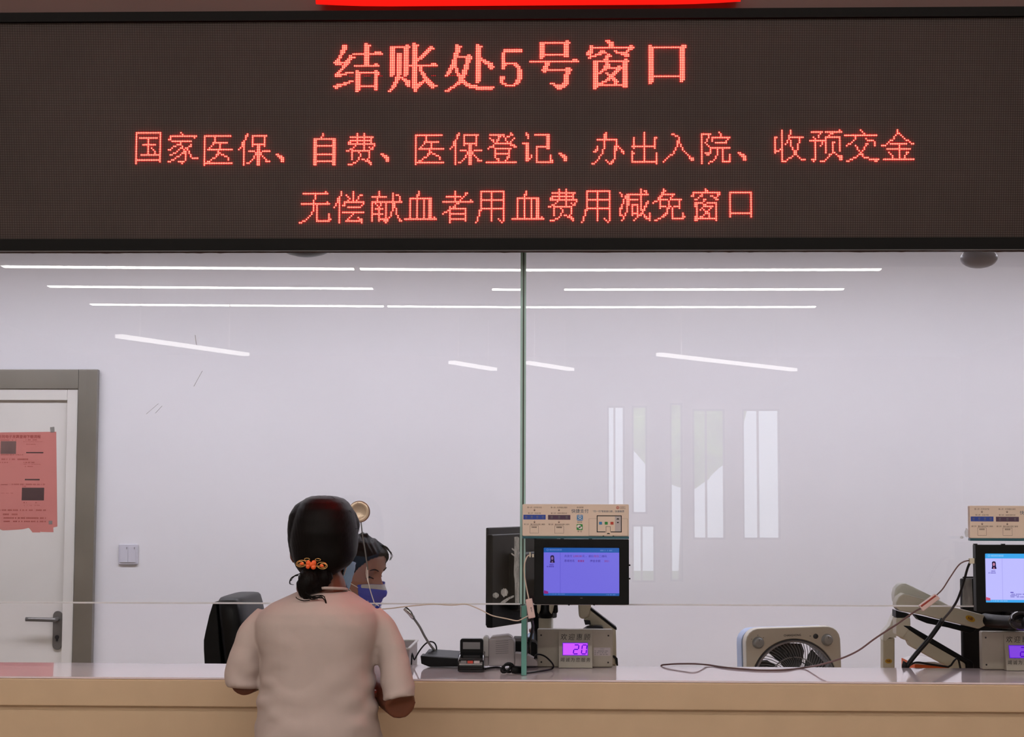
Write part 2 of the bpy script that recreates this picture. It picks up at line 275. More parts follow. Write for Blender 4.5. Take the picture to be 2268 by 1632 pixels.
 (-126, 66, ((0, 6, 6), (0, 10, 10), (1, 6, 6), (1, 10, 10), (2, 2, 15), (3, 6, 6), (3, 10, 10), (3, 14, 14), (4, 2, 14), (5, 1, 2), (5, 6, 6), (5, 10, 10), (5, 14, 14), (6, 1, 16), (7, 5, 5), (7, 10, 10), (7, 16, 16), (8, 4, 4), (8, 10, 10), (8, 13, 13), (8, 15, 15), (9, 2, 3), (9, 10, 10), (9, 14, 15), (10, 0, 1), (10, 3, 13), (11, 3, 3), (11, 7, 7), (11, 13, 13), (12, 3, 3), (12, 8, 8), (12, 13, 13), (13, 3, 3), (13, 8, 8), (13, 13, 13), (14, 3, 3), (14, 7, 7), (14, 13, 13), (15, 3, 3), (15, 7, 7), (15, 9, 10), (15, 12, 12), (16, 6, 6), (16, 11, 13), (17, 4, 5), (17, 13, 14), (18, 1, 3), (18, 14, 14),)),
 (-106, 78, ((0, 0, 1), (1, 1, 3), (2, 2, 4), (3, 3, 4), (4, 3, 4),)),
 (-86, 67, ((0, 0, 15), (1, 0, 0), (1, 6, 6), (2, 0, 0), (2, 6, 6), (3, 0, 0), (3, 6, 6), (4, 0, 0), (4, 5, 13), (5, 0, 0), (5, 5, 5), (5, 9, 9), (6, 0, 0), (6, 4, 4), (6, 9, 9), (7, 0, 0), (7, 3, 3), (7, 9, 9), (8, 0, 0), (8, 2, 16), (9, 0, 0), (9, 8, 8), (10, 0, 0), (10, 8, 9), (11, 0, 0), (11, 7, 8), (11, 10, 11), (12, 0, 0), (12, 7, 7), (12, 12, 13), (13, 0, 0), (13, 5, 6), (13, 14, 14), (14, 0, 0), (14, 4, 4), (14, 14, 14), (15, 0, 0), (15, 2, 3), (16, 0, 16), (17, 0, 0),)),
 (-66, 66, ((0, 5, 5), (1, 4, 5), (1, 8, 16), (2, 4, 4), (2, 8, 8), (2, 15, 15), (3, 4, 4), (3, 8, 8), (3, 15, 15), (4, 3, 3), (4, 8, 8), (4, 15, 15), (5, 2, 3), (5, 8, 8), (5, 15, 15), (6, 2, 3), (6, 8, 15), (7, 2, 3), (7, 8, 8), (7, 11, 12), (7, 15, 15), (8, 1, 1), (8, 3, 3), (8, 11, 12), (9, 0, 0), (9, 3, 3), (9, 11, 12), (10, 3, 3), (10, 6, 9), (10, 11, 12), (10, 14, 18), (11, 3, 3), (11, 10, 13), (12, 3, 3), (12, 10, 13), (13, 3, 3), (13, 9, 9), (13, 11, 12), (13, 14, 14), (14, 3, 3), (14, 9, 9), (14, 11, 12), (14, 15, 15), (15, 3, 3), (15, 8, 8), (15, 11, 12), (15, 16, 16), (16, 3, 3), (16, 7, 7), (16, 11, 12), (16, 16, 18), (17, 3, 3), (17, 5, 6), (17, 11, 12), (18, 3, 3), (18, 11, 12),)),
 (-45, 66, ((0, 14, 14), (1, 2, 10), (1, 14, 15), (2, 7, 8), (2, 10, 10), (2, 12, 13), (3, 2, 2), (3, 7, 7), (3, 11, 11), (3, 16, 16), (4, 3, 4), (4, 6, 7), (4, 11, 11), (4, 15, 15), (5, 4, 4), (5, 6, 6), (5, 12, 12), (5, 14, 14), (6, 5, 14), (7, 4, 4), (7, 14, 16), (8, 2, 4), (8, 16, 17), (9, 1, 1), (9, 5, 14), (10, 5, 5), (10, 13, 13), (11, 5, 5), (11, 13, 13), (12, 5, 13), (13, 5, 5), (13, 13, 13), (14, 5, 5), (14, 12, 13), (15, 6, 7), (15, 12, 12), (16, 7, 7), (16, 11, 11), (17, 0, 17),)),
 (-24, 66, ((0, 2, 2), (1, 2, 3), (1, 7, 15), (2, 3, 3), (2, 14, 15), (3, 3, 3), (3, 14, 15), (4, 14, 15), (5, 14, 15), (6, 0, 3), (6, 14, 15), (7, 2, 3), (7, 14, 15), (8, 2, 3), (8, 8, 15), (9, 2, 3), (9, 8, 8), (9, 14, 15), (10, 2, 3), (10, 8, 8), (11, 2, 3), (11, 8, 8), (12, 2, 3), (12, 8, 8), (13, 2, 3), (13, 5, 5), (13, 8, 8), (13, 16, 16), (14, 2, 3), (14, 5, 5), (14, 8, 8), (14, 16, 16), (15, 2, 4), (15, 8, 8), (15, 16, 16), (16, 2, 3), (16, 8, 8), (16, 16, 17), (17, 8, 17),)),
 (-3, 78, ((0, 0, 1), (1, 1, 3), (2, 2, 4), (3, 3, 4), (4, 3, 4),)),
 (16, 66, ((0, 8, 8), (1, 7, 8), (2, 7, 8), (3, 7, 8), (4, 3, 14), (5, 7, 7), (5, 14, 14), (6, 7, 7), (6, 14, 14), (7, 7, 7), (7, 14, 14), (8, 3, 3), (8, 7, 7), (8, 13, 15), (9, 3, 3), (9, 7, 7), (9, 13, 14), (9, 16, 16), (10, 2, 3), (10, 6, 6), (10, 13, 14), (10, 17, 17), (11, 1, 2), (11, 6, 6), (11, 13, 13), (11, 17, 18), (12, 6, 6), (12, 13, 13), (12, 18, 18), (13, 5, 5), (13, 13, 13), (14, 4, 4), (14, 13, 13), (15, 4, 4), (15, 13, 13), (16, 3, 3), (16, 8, 8), (16, 12, 12), (17, 2, 2), (17, 9, 9), (17, 11, 12), (18, 0, 1), (18, 10, 11),)),
 (39, 66, ((0, 7, 7), (1, 7, 7), (2, 7, 7), (3, 1, 1), (3, 7, 7), (3, 13, 14), (4, 1, 1), (4, 7, 7), (4, 13, 13), (5, 1, 1), (5, 7, 7), (5, 13, 13), (6, 1, 1), (6, 7, 7), (6, 13, 13), (7, 1, 1), (7, 7, 7), (7, 13, 13), (8, 0, 13), (9, 1, 1), (9, 7, 7), (9, 13, 13), (10, 7, 7), (11, 0, 0), (11, 7, 7), (12, 0, 1), (12, 7, 7), (12, 14, 14), (13, 0, 0), (13, 7, 7), (13, 14, 14), (14, 0, 0), (14, 7, 7), (14, 14, 14), (15, 0, 0), (15, 7, 7), (15, 14, 14), (16, 0, 0), (16, 7, 7), (16, 14, 14), (17, 0, 14), (18, 14, 14),)),
 (57, 67, ((0, 5, 6), (1, 7, 8), (2, 9, 9), (3, 9, 9), (4, 8, 9), (5, 8, 9), (6, 8, 8), (6, 10, 10), (7, 8, 8), (7, 10, 10), (8, 7, 7), (8, 11, 11), (9, 7, 7), (9, 11, 11), (10, 6, 6), (10, 12, 12), (11, 6, 6), (11, 13, 13), (12, 4, 5), (12, 14, 14), (13, 3, 3), (13, 15, 15), (14, 2, 2), (14, 15, 17), (15, 1, 1), (15, 16, 17), (16, 0, 0),)),
 (79, 66, ((0, 10, 10), (1, 0, 5), (1, 11, 11), (2, 0, 0), (2, 4, 4), (2, 11, 11), (3, 0, 0), (3, 4, 4), (3, 6, 16), (4, 0, 0), (4, 3, 3), (4, 6, 6), (4, 15, 15), (5, 0, 0), (5, 3, 3), (5, 6, 6), (5, 14, 14), (6, 0, 0), (6, 2, 2), (6, 8, 14), (7, 0, 0), (7, 3, 3), (8, 0, 0), (8, 4, 4), (9, 0, 0), (9, 5, 16), (10, 0, 0), (10, 5, 5), (10, 9, 9), (10, 12, 12), (11, 0, 0), (11, 5, 5), (11, 9, 9), (11, 12, 12), (12, 0, 0), (12, 2, 5), (12, 9, 9), (12, 12, 12), (13, 0, 0), (13, 3, 4), (13, 9, 9), (13, 12, 12), (13, 16, 16), (14, 0, 0), (14, 8, 8), (14, 12, 12), (14, 16, 16), (15, 0, 0), (15, 8, 8), (15, 12, 12), (15, 16, 16), (16, 0, 0), (16, 7, 7), (16, 12, 12), (16, 16, 16), (17, 0, 0), (17, 5, 6), (17, 12, 16), (18, 0, 0), (18, 4, 4),)),
 (100, 78, ((0, 0, 1), (1, 1, 3), (2, 2, 4), (3, 3, 4), (4, 3, 4),)),
 (121, 65, ((0, 4, 4), (0, 9, 9), (1, 4, 4), (1, 9, 9), (2, 4, 4), (2, 9, 9), (3, 4, 4), (3, 8, 8), (4, 0, 1), (4, 4, 4), (4, 8, 16), (5, 0, 0), (5, 4, 4), (5, 8, 8), (5, 14, 14), (6, 0, 0), (6, 4, 4), (6, 7, 7), (6, 9, 9), (6, 14, 14), (7, 0, 0), (7, 4, 4), (7, 7, 7), (7, 9, 9), (7, 14, 14), (8, 0, 0), (8, 4, 4), (8, 6, 6), (8, 9, 9), (8, 13, 13), (9, 0, 0), (9, 4, 4), (9, 9, 9), (9, 13, 13), (10, 0, 0), (10, 4, 4), (10, 10, 10), (10, 13, 13), (11, 0, 0), (11, 3, 4), (11, 10, 10), (11, 13, 13), (12, 0, 2), (12, 4, 4), (12, 11, 12), (13, 0, 0), (13, 4, 4), (13, 11, 12), (14, 4, 4), (14, 11, 12), (15, 4, 4), (15, 10, 10), (15, 13, 13), (16, 4, 4), (16, 8, 9), (16, 14, 14), (17, 4, 4), (17, 7, 7), (17, 15, 17), (18, 4, 6),)),
 (141, 65, ((0, 17, 17), (1, 1, 7), (1, 9, 18), (2, 6, 6), (2, 12, 13), (3, 5, 5), (3, 11, 11), (4, 2, 2), (4, 5, 5), (4, 9, 17), (5, 3, 3), (5, 9, 9), (5, 17, 17), (6, 0, 9), (6, 17, 17), (7, 3, 3), (7, 7, 7), (7, 9, 9), (7, 13, 14), (7, 17, 17), (8, 3, 3), (8, 7, 7), (8, 9, 9), (8, 13, 13), (8, 17, 17), (9, 3, 3), (9, 6, 6), (9, 9, 9), (9, 13, 13), (9, 17, 17), (10, 3, 3), (10, 9, 9), (10, 13, 13), (10, 17, 17), (11, 3, 3), (11, 9, 9), (11, 13, 13), (11, 17, 17), (12, 3, 3), (12, 9, 9), (12, 13, 13), (12, 17, 17), (13, 3, 3), (13, 9, 9), (13, 13, 14), (14, 3, 3), (14, 11, 12), (14, 15, 15), (15, 3, 3), (15, 11, 11), (15, 16, 18), (16, 3, 3), (16, 10, 10), (16, 17, 18), (17, 1, 3), (17, 9, 9), (17, 17, 18), (18, 2, 2), (18, 6, 8),)),
 (161, 65, ((0, 9, 9), (1, 10, 10), (2, 11, 11), (3, 0, 18), (4, 6, 6), (5, 6, 6), (5, 12, 12), (6, 5, 5), (6, 13, 16), (7, 4, 4), (7, 17, 17), (8, 2, 3), (8, 12, 13), (8, 17, 17), (9, 1, 1), (9, 6, 6), (9, 12, 12), (9, 17, 17), (10, 7, 7), (10, 11, 11), (11, 7, 7), (11, 11, 11), (12, 8, 8), (12, 10, 10), (13, 9, 9), (14, 8, 10), (15, 7, 7), (15, 10, 10), (16, 5, 6), (16, 11, 13), (17, 3, 4), (17, 14, 19), (18, 1, 2), (18, 17, 18),)),
 (182, 65, ((0, 9, 9), (1, 9, 9), (2, 9, 10), (3, 8, 8), (3, 11, 11), (4, 7, 7), (4, 12, 12), (5, 7, 7), (5, 13, 13), (6, 5, 6), (6, 14, 15), (7, 4, 4), (7, 16, 16), (8, 3, 3), (8, 5, 14), (8, 17, 18), (9, 0, 2), (9, 10, 10), (10, 10, 10), (11, 3, 16), (12, 10, 10), (13, 4, 4), (13, 10, 10), (13, 14, 15), (14, 5, 5), (14, 10, 10), (14, 14, 14), (15, 6, 6), (15, 10, 10), (15, 13, 13), (16, 6, 6), (16, 10, 10), (16, 13, 13), (17, 1, 18),)),
 (-153, 100, ((0, 15, 15), (1, 2, 16), (2, 9, 9), (3, 9, 9), (4, 9, 9), (5, 8, 8), (6, 8, 8), (6, 16, 16), (7, 1, 17), (8, 8, 8), (8, 10, 10), (9, 8, 8), (9, 10, 10), (10, 8, 8), (10, 10, 10), (11, 8, 8), (11, 10, 10), (12, 7, 7), (12, 10, 10), (13, 7, 7), (13, 10, 10), (13, 17, 17), (14, 6, 6), (14, 10, 10), (14, 17, 17), (15, 5, 5), (15, 10, 10), (15, 17, 17), (16, 4, 4), (16, 10, 10), (16, 17, 18), (17, 2, 3), (17, 10, 17), (18, 0, 1),)),
 (-133, 100, ((0, 4, 4), (0, 11, 11), (1, 4, 4), (1, 11, 11), (2, 4, 4), (2, 7, 7), (2, 11, 11), (2, 15, 16), (3, 3, 3), (3, 8, 8), (3, 11, 11), (3, 14, 14), (4, 2, 3), (4, 9, 9), (4, 11, 11), (4, 14, 14), (5, 2, 3), (5, 8, 8), (5, 11, 11), (5, 13, 13), (6, 2, 3), (6, 6, 17), (7, 1, 1), (7, 3, 3), (7, 6, 6), (7, 17, 17), (8, 1, 1), (8, 3, 3), (8, 5, 6), (8, 16, 16), (9, 0, 0), (9, 3, 3), (9, 8, 15), (10, 3, 3), (11, 3, 3), (12, 3, 3), (12, 5, 17), (13, 3, 3), (13, 11, 11), (14, 3, 3), (14, 10, 10), (15, 3, 3), (15, 9, 9), (15, 14, 14), (16, 3, 3), (16, 8, 8), (16, 15, 16), (17, 3, 3), (17, 7, 16), (18, 3, 3), (18, 16, 16),)),
 (-111, 100, ((0, 4, 4), (1, 4, 4), (1, 12, 12), (2, 4, 4), (2, 12, 12), (2, 14, 15), (3, 0, 8), (3, 12, 12), (3, 16, 16), (4, 3, 3), (4, 12, 12), (4, 16, 16), (5, 3, 3), (5, 12, 12), (5, 16, 16), (6, 0, 17), (7, 0, 0), (7, 2, 2), (7, 5, 5), (7, 8, 8), (7, 12, 13), (8, 0, 0), (8, 3, 3), (8, 5, 5), (8, 8, 8), (8, 12, 13), (9, 0, 0), (9, 4, 4), (9, 8, 8), (9, 12, 13), (10, 0, 0), (10, 2, 6), (10, 8, 8), (10, 12, 12), (10, 14, 14), (11, 0, 0), (11, 4, 4), (11, 8, 8), (11, 12, 12), (11, 14, 14), (12, 0, 0), (12, 4, 4), (12, 8, 8), (12, 11, 11), (12, 14, 14), (13, 0, 6), (13, 8, 8), (13, 11, 11), (13, 14, 14), (14, 0, 0), (14, 4, 4), (14, 8, 8), (14, 11, 11), (14, 15, 15), (15, 0, 0), (15, 4, 4), (15, 8, 8), (15, 10, 10), (15, 15, 15), (16, 0, 0), (16, 4, 9), (16, 16, 16), (17, 0, 0), (17, 4, 4), (17, 7, 9), (17, 16, 17), (18, 8, 8),)),
 (-92, 100, ((0, 8, 8), (1, 8, 8), (2, 7, 8), (3, 7, 7), (4, 3, 15), (5, 3, 3), (5, 7, 7), (5, 11, 11), (5, 14, 15), (6, 3, 3), (6, 7, 7), (6, 11, 11), (6, 14, 15), (7, 3, 3), (7, 7, 7), (7, 11, 11), (7, 14, 15), (8, 3, 3), (8, 7, 7), (8, 11, 11), (8, 14, 15), (9, 3, 3), (9, 7, 7), (9, 11, 11), (9, 14, 15), (10, 3, 3), (10, 7, 7), (10, 11, 11), (10, 14, 15), (11, 3, 3), (11, 7, 7), (11, 11, 11), (11, 14, 15), (12, 3, 3), (12, 7, 7), (12, 11, 11), (12, 14, 15), (13, 3, 3), (13, 7, 7), (13, 11, 11), (13, 14, 15), (14, 3, 3), (14, 7, 7), (14, 11, 11), (14, 14, 15), (15, 3, 3), (15, 7, 7), (15, 11, 11), (15, 14, 15), (15, 17, 17), (16, 0, 18),)),
 (-70, 100, ((0, 7, 7), (1, 7, 7), (1, 13, 14), (2, 7, 7), (2, 13, 13), (3, 2, 10), (3, 12, 12), (4, 7, 7), (4, 11, 11), (5, 7, 7), (5, 10, 10), (5, 16, 16), (6, 0, 17), (7, 8, 9), (8, 7, 7), (9, 4, 4), (9, 6, 7), (10, 4, 13), (11, 3, 4), (11, 13, 13), (12, 1, 2), (12, 4, 4), (12, 13, 13), (13, 0, 0), (13, 4, 13), (14, 4, 4), (14, 13, 13), (15, 4, 4), (15, 13, 13), (16, 4, 13), (17, 4, 4), (17, 13, 13), (18, 4, 4),)),
 (-51, 100, ((0, 3, 16), (1, 3, 3), (1, 9, 9), (1, 16, 16), (2, 3, 3), (2, 9, 9), (2, 16, 16), (3, 3, 3), (3, 9, 9), (3, 16, 16), (4, 3, 3), (4, 9, 9), (4, 16, 16), (5, 3, 16), (6, 3, 3), (6, 9, 9), (6, 16, 16), (7, 3, 3), (7, 9, 9), (7, 16, 16), (8, 3, 3), (8, 9, 9), (8, 16, 16), (9, 3, 3), (9, 9, 9), (9, 16, 16), (10, 3, 16), (11, 2, 3), (11, 9, 9), (11, 16, 16), (12, 2, 2), (12, 9, 9), (12, 16, 16), (13, 2, 2), (13, 9, 9), (13, 16, 16), (14, 2, 2), (14, 9, 9), (14, 16, 16), (15, 1, 1), (15, 9, 9), (15, 16, 16), (16, 1, 1), (16, 9, 9), (16, 13, 13), (16, 16, 16), (17, 1, 1), (17, 9, 9), (17, 14, 14), (17, 16, 16), (18, 0, 0), (18, 15, 15),)),
 (-30, 100, ((0, 8, 8), (1, 8, 8), (2, 7, 8), (3, 7, 7), (4, 3, 15), (5, 3, 3), (5, 7, 7), (5, 11, 11), (5, 14, 15), (6, 3, 3), (6, 7, 7), (6, 11, 11), (6, 14, 15), (7, 3, 3), (7, 7, 7), (7, 11, 11), (7, 14, 15), (8, 3, 3), (8, 7, 7), (8, 11, 11), (8, 14, 15), (9, 3, 3), (9, 7, 7), (9, 11, 11), (9, 14, 15), (10, 3, 3), (10, 7, 7), (10, 11, 11), (10, 14, 15), (11, 3, 3), (11, 7, 7), (11, 11, 11), (11, 14, 15), (12, 3, 3), (12, 7, 7), (12, 11, 11), (12, 14, 15), (13, 3, 3), (13, 7, 7), (13, 11, 11), (13, 14, 15), (14, 3, 3), (14, 7, 7), (14, 11, 11), (14, 14, 15), (15, 3, 3), (15, 7, 7), (15, 11, 11), (15, 14, 15), (15, 17, 17), (16, 0, 18),)),
 (-9, 99, ((0, 6, 6), (0, 10, 10), (1, 6, 6), (1, 10, 10), (2, 2, 15), (3, 6, 6), (3, 10, 10), (3, 14, 14), (4, 2, 14), (5, 1, 2), (5, 6, 6), (5, 10, 10), (5, 14, 14), (6, 1, 16), (7, 5, 5), (7, 10, 10), (7, 16, 16), (8, 4, 4), (8, 10, 10), (8, 13, 13), (8, 15, 15), (9, 2, 3), (9, 10, 10), (9, 14, 15), (10, 0, 1), (10, 3, 13), (11, 3, 3), (11, 7, 7), (11, 13, 13), (12, 3, 3), (12, 8, 8), (12, 13, 13), (13, 3, 3), (13, 8, 8), (13, 13, 13), (14, 3, 3), (14, 7, 7), (14, 13, 13), (15, 3, 3), (15, 7, 7), (15, 9, 10), (15, 12, 12), (16, 6, 6), (16, 11, 13), (17, 4, 5), (17, 13, 14), (18, 1, 3), (18, 14, 14),)),
 (10, 100, ((0, 3, 16), (1, 3, 3), (1, 9, 9), (1, 16, 16), (2, 3, 3), (2, 9, 9), (2, 16, 16), (3, 3, 3), (3, 9, 9), (3, 16, 16), (4, 3, 3), (4, 9, 9), (4, 16, 16), (5, 3, 16), (6, 3, 3), (6, 9, 9), (6, 16, 16), (7, 3, 3), (7, 9, 9), (7, 16, 16), (8, 3, 3), (8, 9, 9), (8, 16, 16), (9, 3, 3), (9, 9, 9), (9, 16, 16), (10, 3, 16), (11, 2, 3), (11, 9, 9), (11, 16, 16), (12, 2, 2), (12, 9, 9), (12, 16, 16), (13, 2, 2), (13, 9, 9), (13, 16, 16), (14, 2, 2), (14, 9, 9), (14, 16, 16), (15, 1, 1), (15, 9, 9), (15, 16, 16), (16, 1, 1), (16, 9, 9), (16, 13, 13), (16, 16, 16), (17, 1, 1), (17, 9, 9), (17, 14, 14), (17, 16, 16), (18, 0, 0), (18, 15, 15),)),
 (32, 99, ((0, 12, 12), (1, 12, 12), (1, 14, 15), (2, 0, 0), (2, 12, 12), (2, 15, 15), (3, 1, 1), (3, 4, 16), (4, 1, 1), (4, 3, 5), (4, 12, 12), (5, 3, 5), (5, 12, 12), (6, 2, 2), (6, 4, 10), (6, 12, 12), (7, 2, 2), (7, 4, 5), (7, 12, 12), (7, 16, 16), (8, 2, 2), (8, 4, 5), (8, 12, 12), (8, 15, 16), (9, 1, 1), (9, 4, 5), (9, 7, 10), (9, 12, 12), (9, 15, 15), (10, 1, 1), (10, 4, 4), (10, 7, 7), (10, 10, 10), (10, 12, 12), (10, 14, 15), (11, 0, 1), (11, 4, 4), (11, 7, 7), (11, 10, 10), (11, 12, 12), (11, 14, 14), (12, 0, 0), (12, 4, 4), (12, 7, 7), (12, 10, 10), (12, 12, 14), (13, 0, 0), (13, 4, 4), (13, 7, 7), (13, 10, 10), (13, 13, 13), (14, 0, 0), (14, 3, 3), (14, 7, 10), (14, 12, 13), (14, 17, 17), (15, 0, 1), (15, 3, 3), (15, 7, 7), (15, 10, 12), (15, 14, 14), (15, 17, 17), (16, 2, 2), (16, 10, 10), (16, 14, 15), (16, 17, 17), (17, 2, 2), (17, 9, 9), (17, 15, 17), (18, 1, 1), (18, 8, 8), (18, 17, 17),)),
 (51, 99, ((0, 6, 6), (1, 6, 7), (2, 5, 6), (3, 5, 12), (4, 4, 5), (4, 11, 11), (5, 3, 4), (5, 10, 10), (6, 3, 8), (6, 10, 16), (7, 1, 2), (7, 4, 4), (7, 9, 9), (7, 15, 15), (8, 0, 0), (8, 4, 4), (8, 9, 9), (8, 15, 15), (9, 4, 4), (9, 9, 9), (9, 15, 15), (10, 4, 7), (10, 9, 10), (10, 12, 15), (11, 4, 4), (11, 8, 9), (11, 11, 11), (11, 15, 15), (12, 8, 8), (12, 11, 11), (13, 8, 8), (13, 11, 11), (14, 7, 8), (14, 11, 11), (14, 17, 17), (15, 6, 7), (15, 11, 11), (15, 17, 17), (16, 5, 6), (16, 11, 11), (16, 17, 18), (17, 3, 4), (17, 11, 17), (18, 1, 2),)),
 (73, 99, ((0, 8, 8), (1, 8, 9), (2, 1, 16), (3, 1, 1), (3, 6, 6), (3, 15, 16), (4, 0, 1), (4, 5, 6), (4, 11, 12), (4, 15, 15), (5, 4, 4), (5, 13, 14), (6, 2, 3), (6, 7, 8), (6, 14, 15), (7, 7, 7), (8, 2, 6), (8, 9, 14), (9, 2, 3), (9, 7, 8), (9, 14, 14), (10, 2, 3), (10, 7, 12), (10, 14, 14), (11, 3, 3), (11, 6, 6), (11, 11, 11), (11, 14, 14), (12, 3, 3), (12, 5, 5), (12, 7, 7), (12, 10, 10), (12, 14, 14), (13, 3, 3), (13, 8, 9), (13, 14, 14), (14, 3, 3), (14, 8, 10), (14, 14, 14), (15, 3, 3), (15, 7, 7), (15, 10, 10), (15, 14, 14), (16, 2, 3), (16, 5, 6), (16, 10, 10), (16, 14, 14), (17, 2, 14), (18, 2, 3), (18, 14, 14),)),
 (95, 101, ((0, 0, 12), (1, 0, 0), (1, 12, 12), (2, 0, 0), (2, 12, 12), (3, 0, 0), (3, 12, 12), (4, 0, 0), (4, 12, 12), (5, 0, 0), (5, 12, 12), (6, 0, 0), (6, 12, 12), (7, 0, 0), (7, 12, 12), (8, 0, 0), (8, 12, 12), (9, 0, 0), (9, 12, 12), (10, 0, 0), (10, 12, 12), (11, 0, 0), (11, 12, 12), (12, 0, 12), (13, 0, 0), (13, 12, 12), (14, 0, 0), (14, 12, 12),)),
]
LED_Y, LED_P, LED_Z = 3.890, 0.004085, 2.72013

# ------------------------------------------------------------------ materials of the place
M('wall_paint', S(226, 224, 227), 0.6, var=0.02, vscale=1.5, bump=0.05, bscale=300)
M('hall_paint', S(205, 196, 186), 0.7, var=0.03, vscale=2)
M('ceiling_paint', S(235, 233, 230), 0.8, var=0.01)
M('floor_tile', S(150, 138, 126), 0.25, var=0.06, vscale=3)
M('fascia_board', S(96, 62, 54), 0.45, var=0.06, vscale=4)
M('steel', S(150, 146, 138), 0.38, metal=0.85, var=0.08, vscale=5)
M('door_white', S(216, 212, 206), 0.4, var=0.02)
M('handle_grey', S(120, 118, 116), 0.35, metal=0.6)
M('black_frame', (0.004, 0.0035, 0.0035, 1), 0.5, spec=0.12)
M('black_plastic', (0.0045, 0.0045, 0.005, 1), 0.45, spec=0.18, var=0.2, vscale=30)
M('black_gloss', (0.005, 0.005, 0.006, 1), 0.12)
M('dark_grey', S(46, 46, 52), 0.5, spec=0.3, var=0.08, vscale=20)
M('mid_grey', S(120, 118, 120), 0.5)
M('counter_top', S(232, 216, 222), 0.07, var=0.02, vscale=3, coat=0.4)
M('counter_tan', S(202, 175, 144), 0.55, var=0.035, vscale=14, bump=0.04, bscale=500)
M('desk_wood', S(190, 160, 125), 0.4, var=0.05)
M('cream', S(205, 198, 178), 0.4, var=0.03, vscale=10)
M('cream_light', S(226, 224, 214), 0.35)
M('grey_plastic', S(190, 180, 182), 0.45, var=0.03, vscale=20)
M('box_grey', S(172, 164, 150), 0.4, var=0.04, vscale=25)
M('white_plastic', S(228, 224, 222), 0.4)
M('switch_plastic', S(200, 198, 208), 0.3)
M('sign_cream', S(226, 206, 190), 0.5, var=0.02, vscale=20)
M('teal', S(44, 92, 104), 0.3)
M('ink', S(70, 42, 36), 0.6)
M('ink_blue', S(58, 86, 112), 0.6)
M('ink_black', S(28, 26, 28), 0.6)
M('icon_blue', S(60, 130, 190), 0.5)
M('bar_blue', S(48, 74, 165), 0.5)
M('bar_purple', S(82, 58, 84), 0.5)
M('icon_green', S(44, 140, 62), 0.5)
M('logo_red', S(190, 66, 50), 0.5)
M('icon_white', S(225, 225, 220), 0.5)
M('paper_pink', S(196, 120, 112), 0.8, var=0.03, vscale=12)
M('poster_ink', S(150, 56, 48), 0.8)
M('poster_dark', S(72, 48, 48), 0.8)
M('poster_photo', S(112, 84, 80), 0.8, var=0.3, vscale=8)
M('chrome', S(200, 198, 200), 0.15, metal=1.0)
M('champagne', S(216, 196, 172), 0.3, metal=0.4)
M('copper_rim', S(150, 92, 60), 0.3, metal=0.7)
M('cable_white', S(205, 188, 172), 0.5)
M('cable_brown', S(104, 76, 74), 0.5)
M('cable_black', (0.006, 0.005, 0.006, 1), 0.4, spec=0.3)
M('adapter_pink', S(214, 186, 182), 0.4)
M('orange_card', S(228, 100, 36), 0.6)
M('yellow_label', S(206, 160, 40), 0.5)
M('label_ink', S(120, 66, 20), 0.5)
M('fan_grey', S(196, 190, 176), 0.4, var=0.02)
M('fan_blue', S(168, 184, 214), 0.4)
M('fan_dark', S(58, 62, 66), 0.4)
M('fan_grille', S(132, 134, 138), 0.4, metal=0.3)
M('knob', S(150, 152, 150), 0.3)
M('skin', S(104, 57, 37), 0.5, var=0.06, vscale=20, sss=0.1)
M('skin_clerk', S(156, 108, 88), 0.5, var=0.04, vscale=20)
M('hair', (0.0035, 0.0022, 0.002, 1), 0.5, spec=0.10, var=0.3, vscale=60)
def hair_streaks():
    nt = MATS['hair'].node_tree; b = nt.nodes['Principled BSDF']; tc = nt.nodes.new('ShaderNodeTexCoord'); mp = nt.nodes.new('ShaderNodeMapping'); mp.inputs['Scale'].default_value = (1.0, 1.0, 0.10)
    n = nt.nodes.new('ShaderNodeTexNoise'); n.inputs['Scale'].default_value = 420; n.inputs['Detail'].default_value = 4
    bp = nt.nodes.new('ShaderNodeBump'); bp.inputs['Strength'].default_value = 0.4; bp.inputs['Distance'].default_value = 0.0015
    nt.links.new(tc.outputs['Object'], mp.inputs[0]); nt.links.new(mp.outputs[0], n.inputs['Vector']); nt.links.new(n.outputs['Fac'], bp.inputs['Height']); nt.links.new(bp.outputs[0], b.inputs['Normal'])
hair_streaks()
M('shirt', S(180, 164, 158), 0.85, var=0.05, vscale=9, bump=0.08, bscale=700)
M('trousers', S(40, 42, 52), 0.8)
M('uniform', S(190, 206, 226), 0.8)
M('shoe', S(36, 32, 32), 0.5)
M('mask_blue', S(138, 184, 222), 0.8, var=0.04, vscale=40)
M('mask_navy', S(60, 74, 186), 0.8, var=0.05, vscale=40)
M('mask_band', S(180, 176, 176), 0.7)
M('flower_white', S(190, 196, 222), 0.8)
M('strap_white', S(225, 215, 208), 0.7)
M('clip_orange', S(235, 96, 40), 0.35)
M('clip_gold', S(214, 168, 104), 0.25, metal=0.8)
M('eye_white', S(225, 215, 208), 0.3)
M('eye_dark', S(32, 20, 16), 0.2)
M('lawn', S(96, 140, 60), 0.9, var=0.2, vscale=3)
M('leaf', S(170, 205, 110), 0.8, var=0.3, vscale=4)
M('bark', S(90, 70, 55), 0.9)
M('bottle_blue', S(150, 180, 220), 0.2)
M('bottle_cap', S(140, 96, 84), 0.5)
M('dome_dark', S(40, 30, 28), 0.35)
M('dome_grey', S(150, 146, 150), 0.4)
glass_mat('pane_glass', (0.985, 0.992, 0.992, 1))
glass_mat('edge_glass', (0.30, 0.52, 0.48, 1), ior=1.5, rough=0.15)
glass_mat('window_glass', (0.95, 0.97, 0.97, 1))
glass_mat('tape', (0.93, 0.92, 0.90, 1), rough=0.15, alpha_white=0.22)
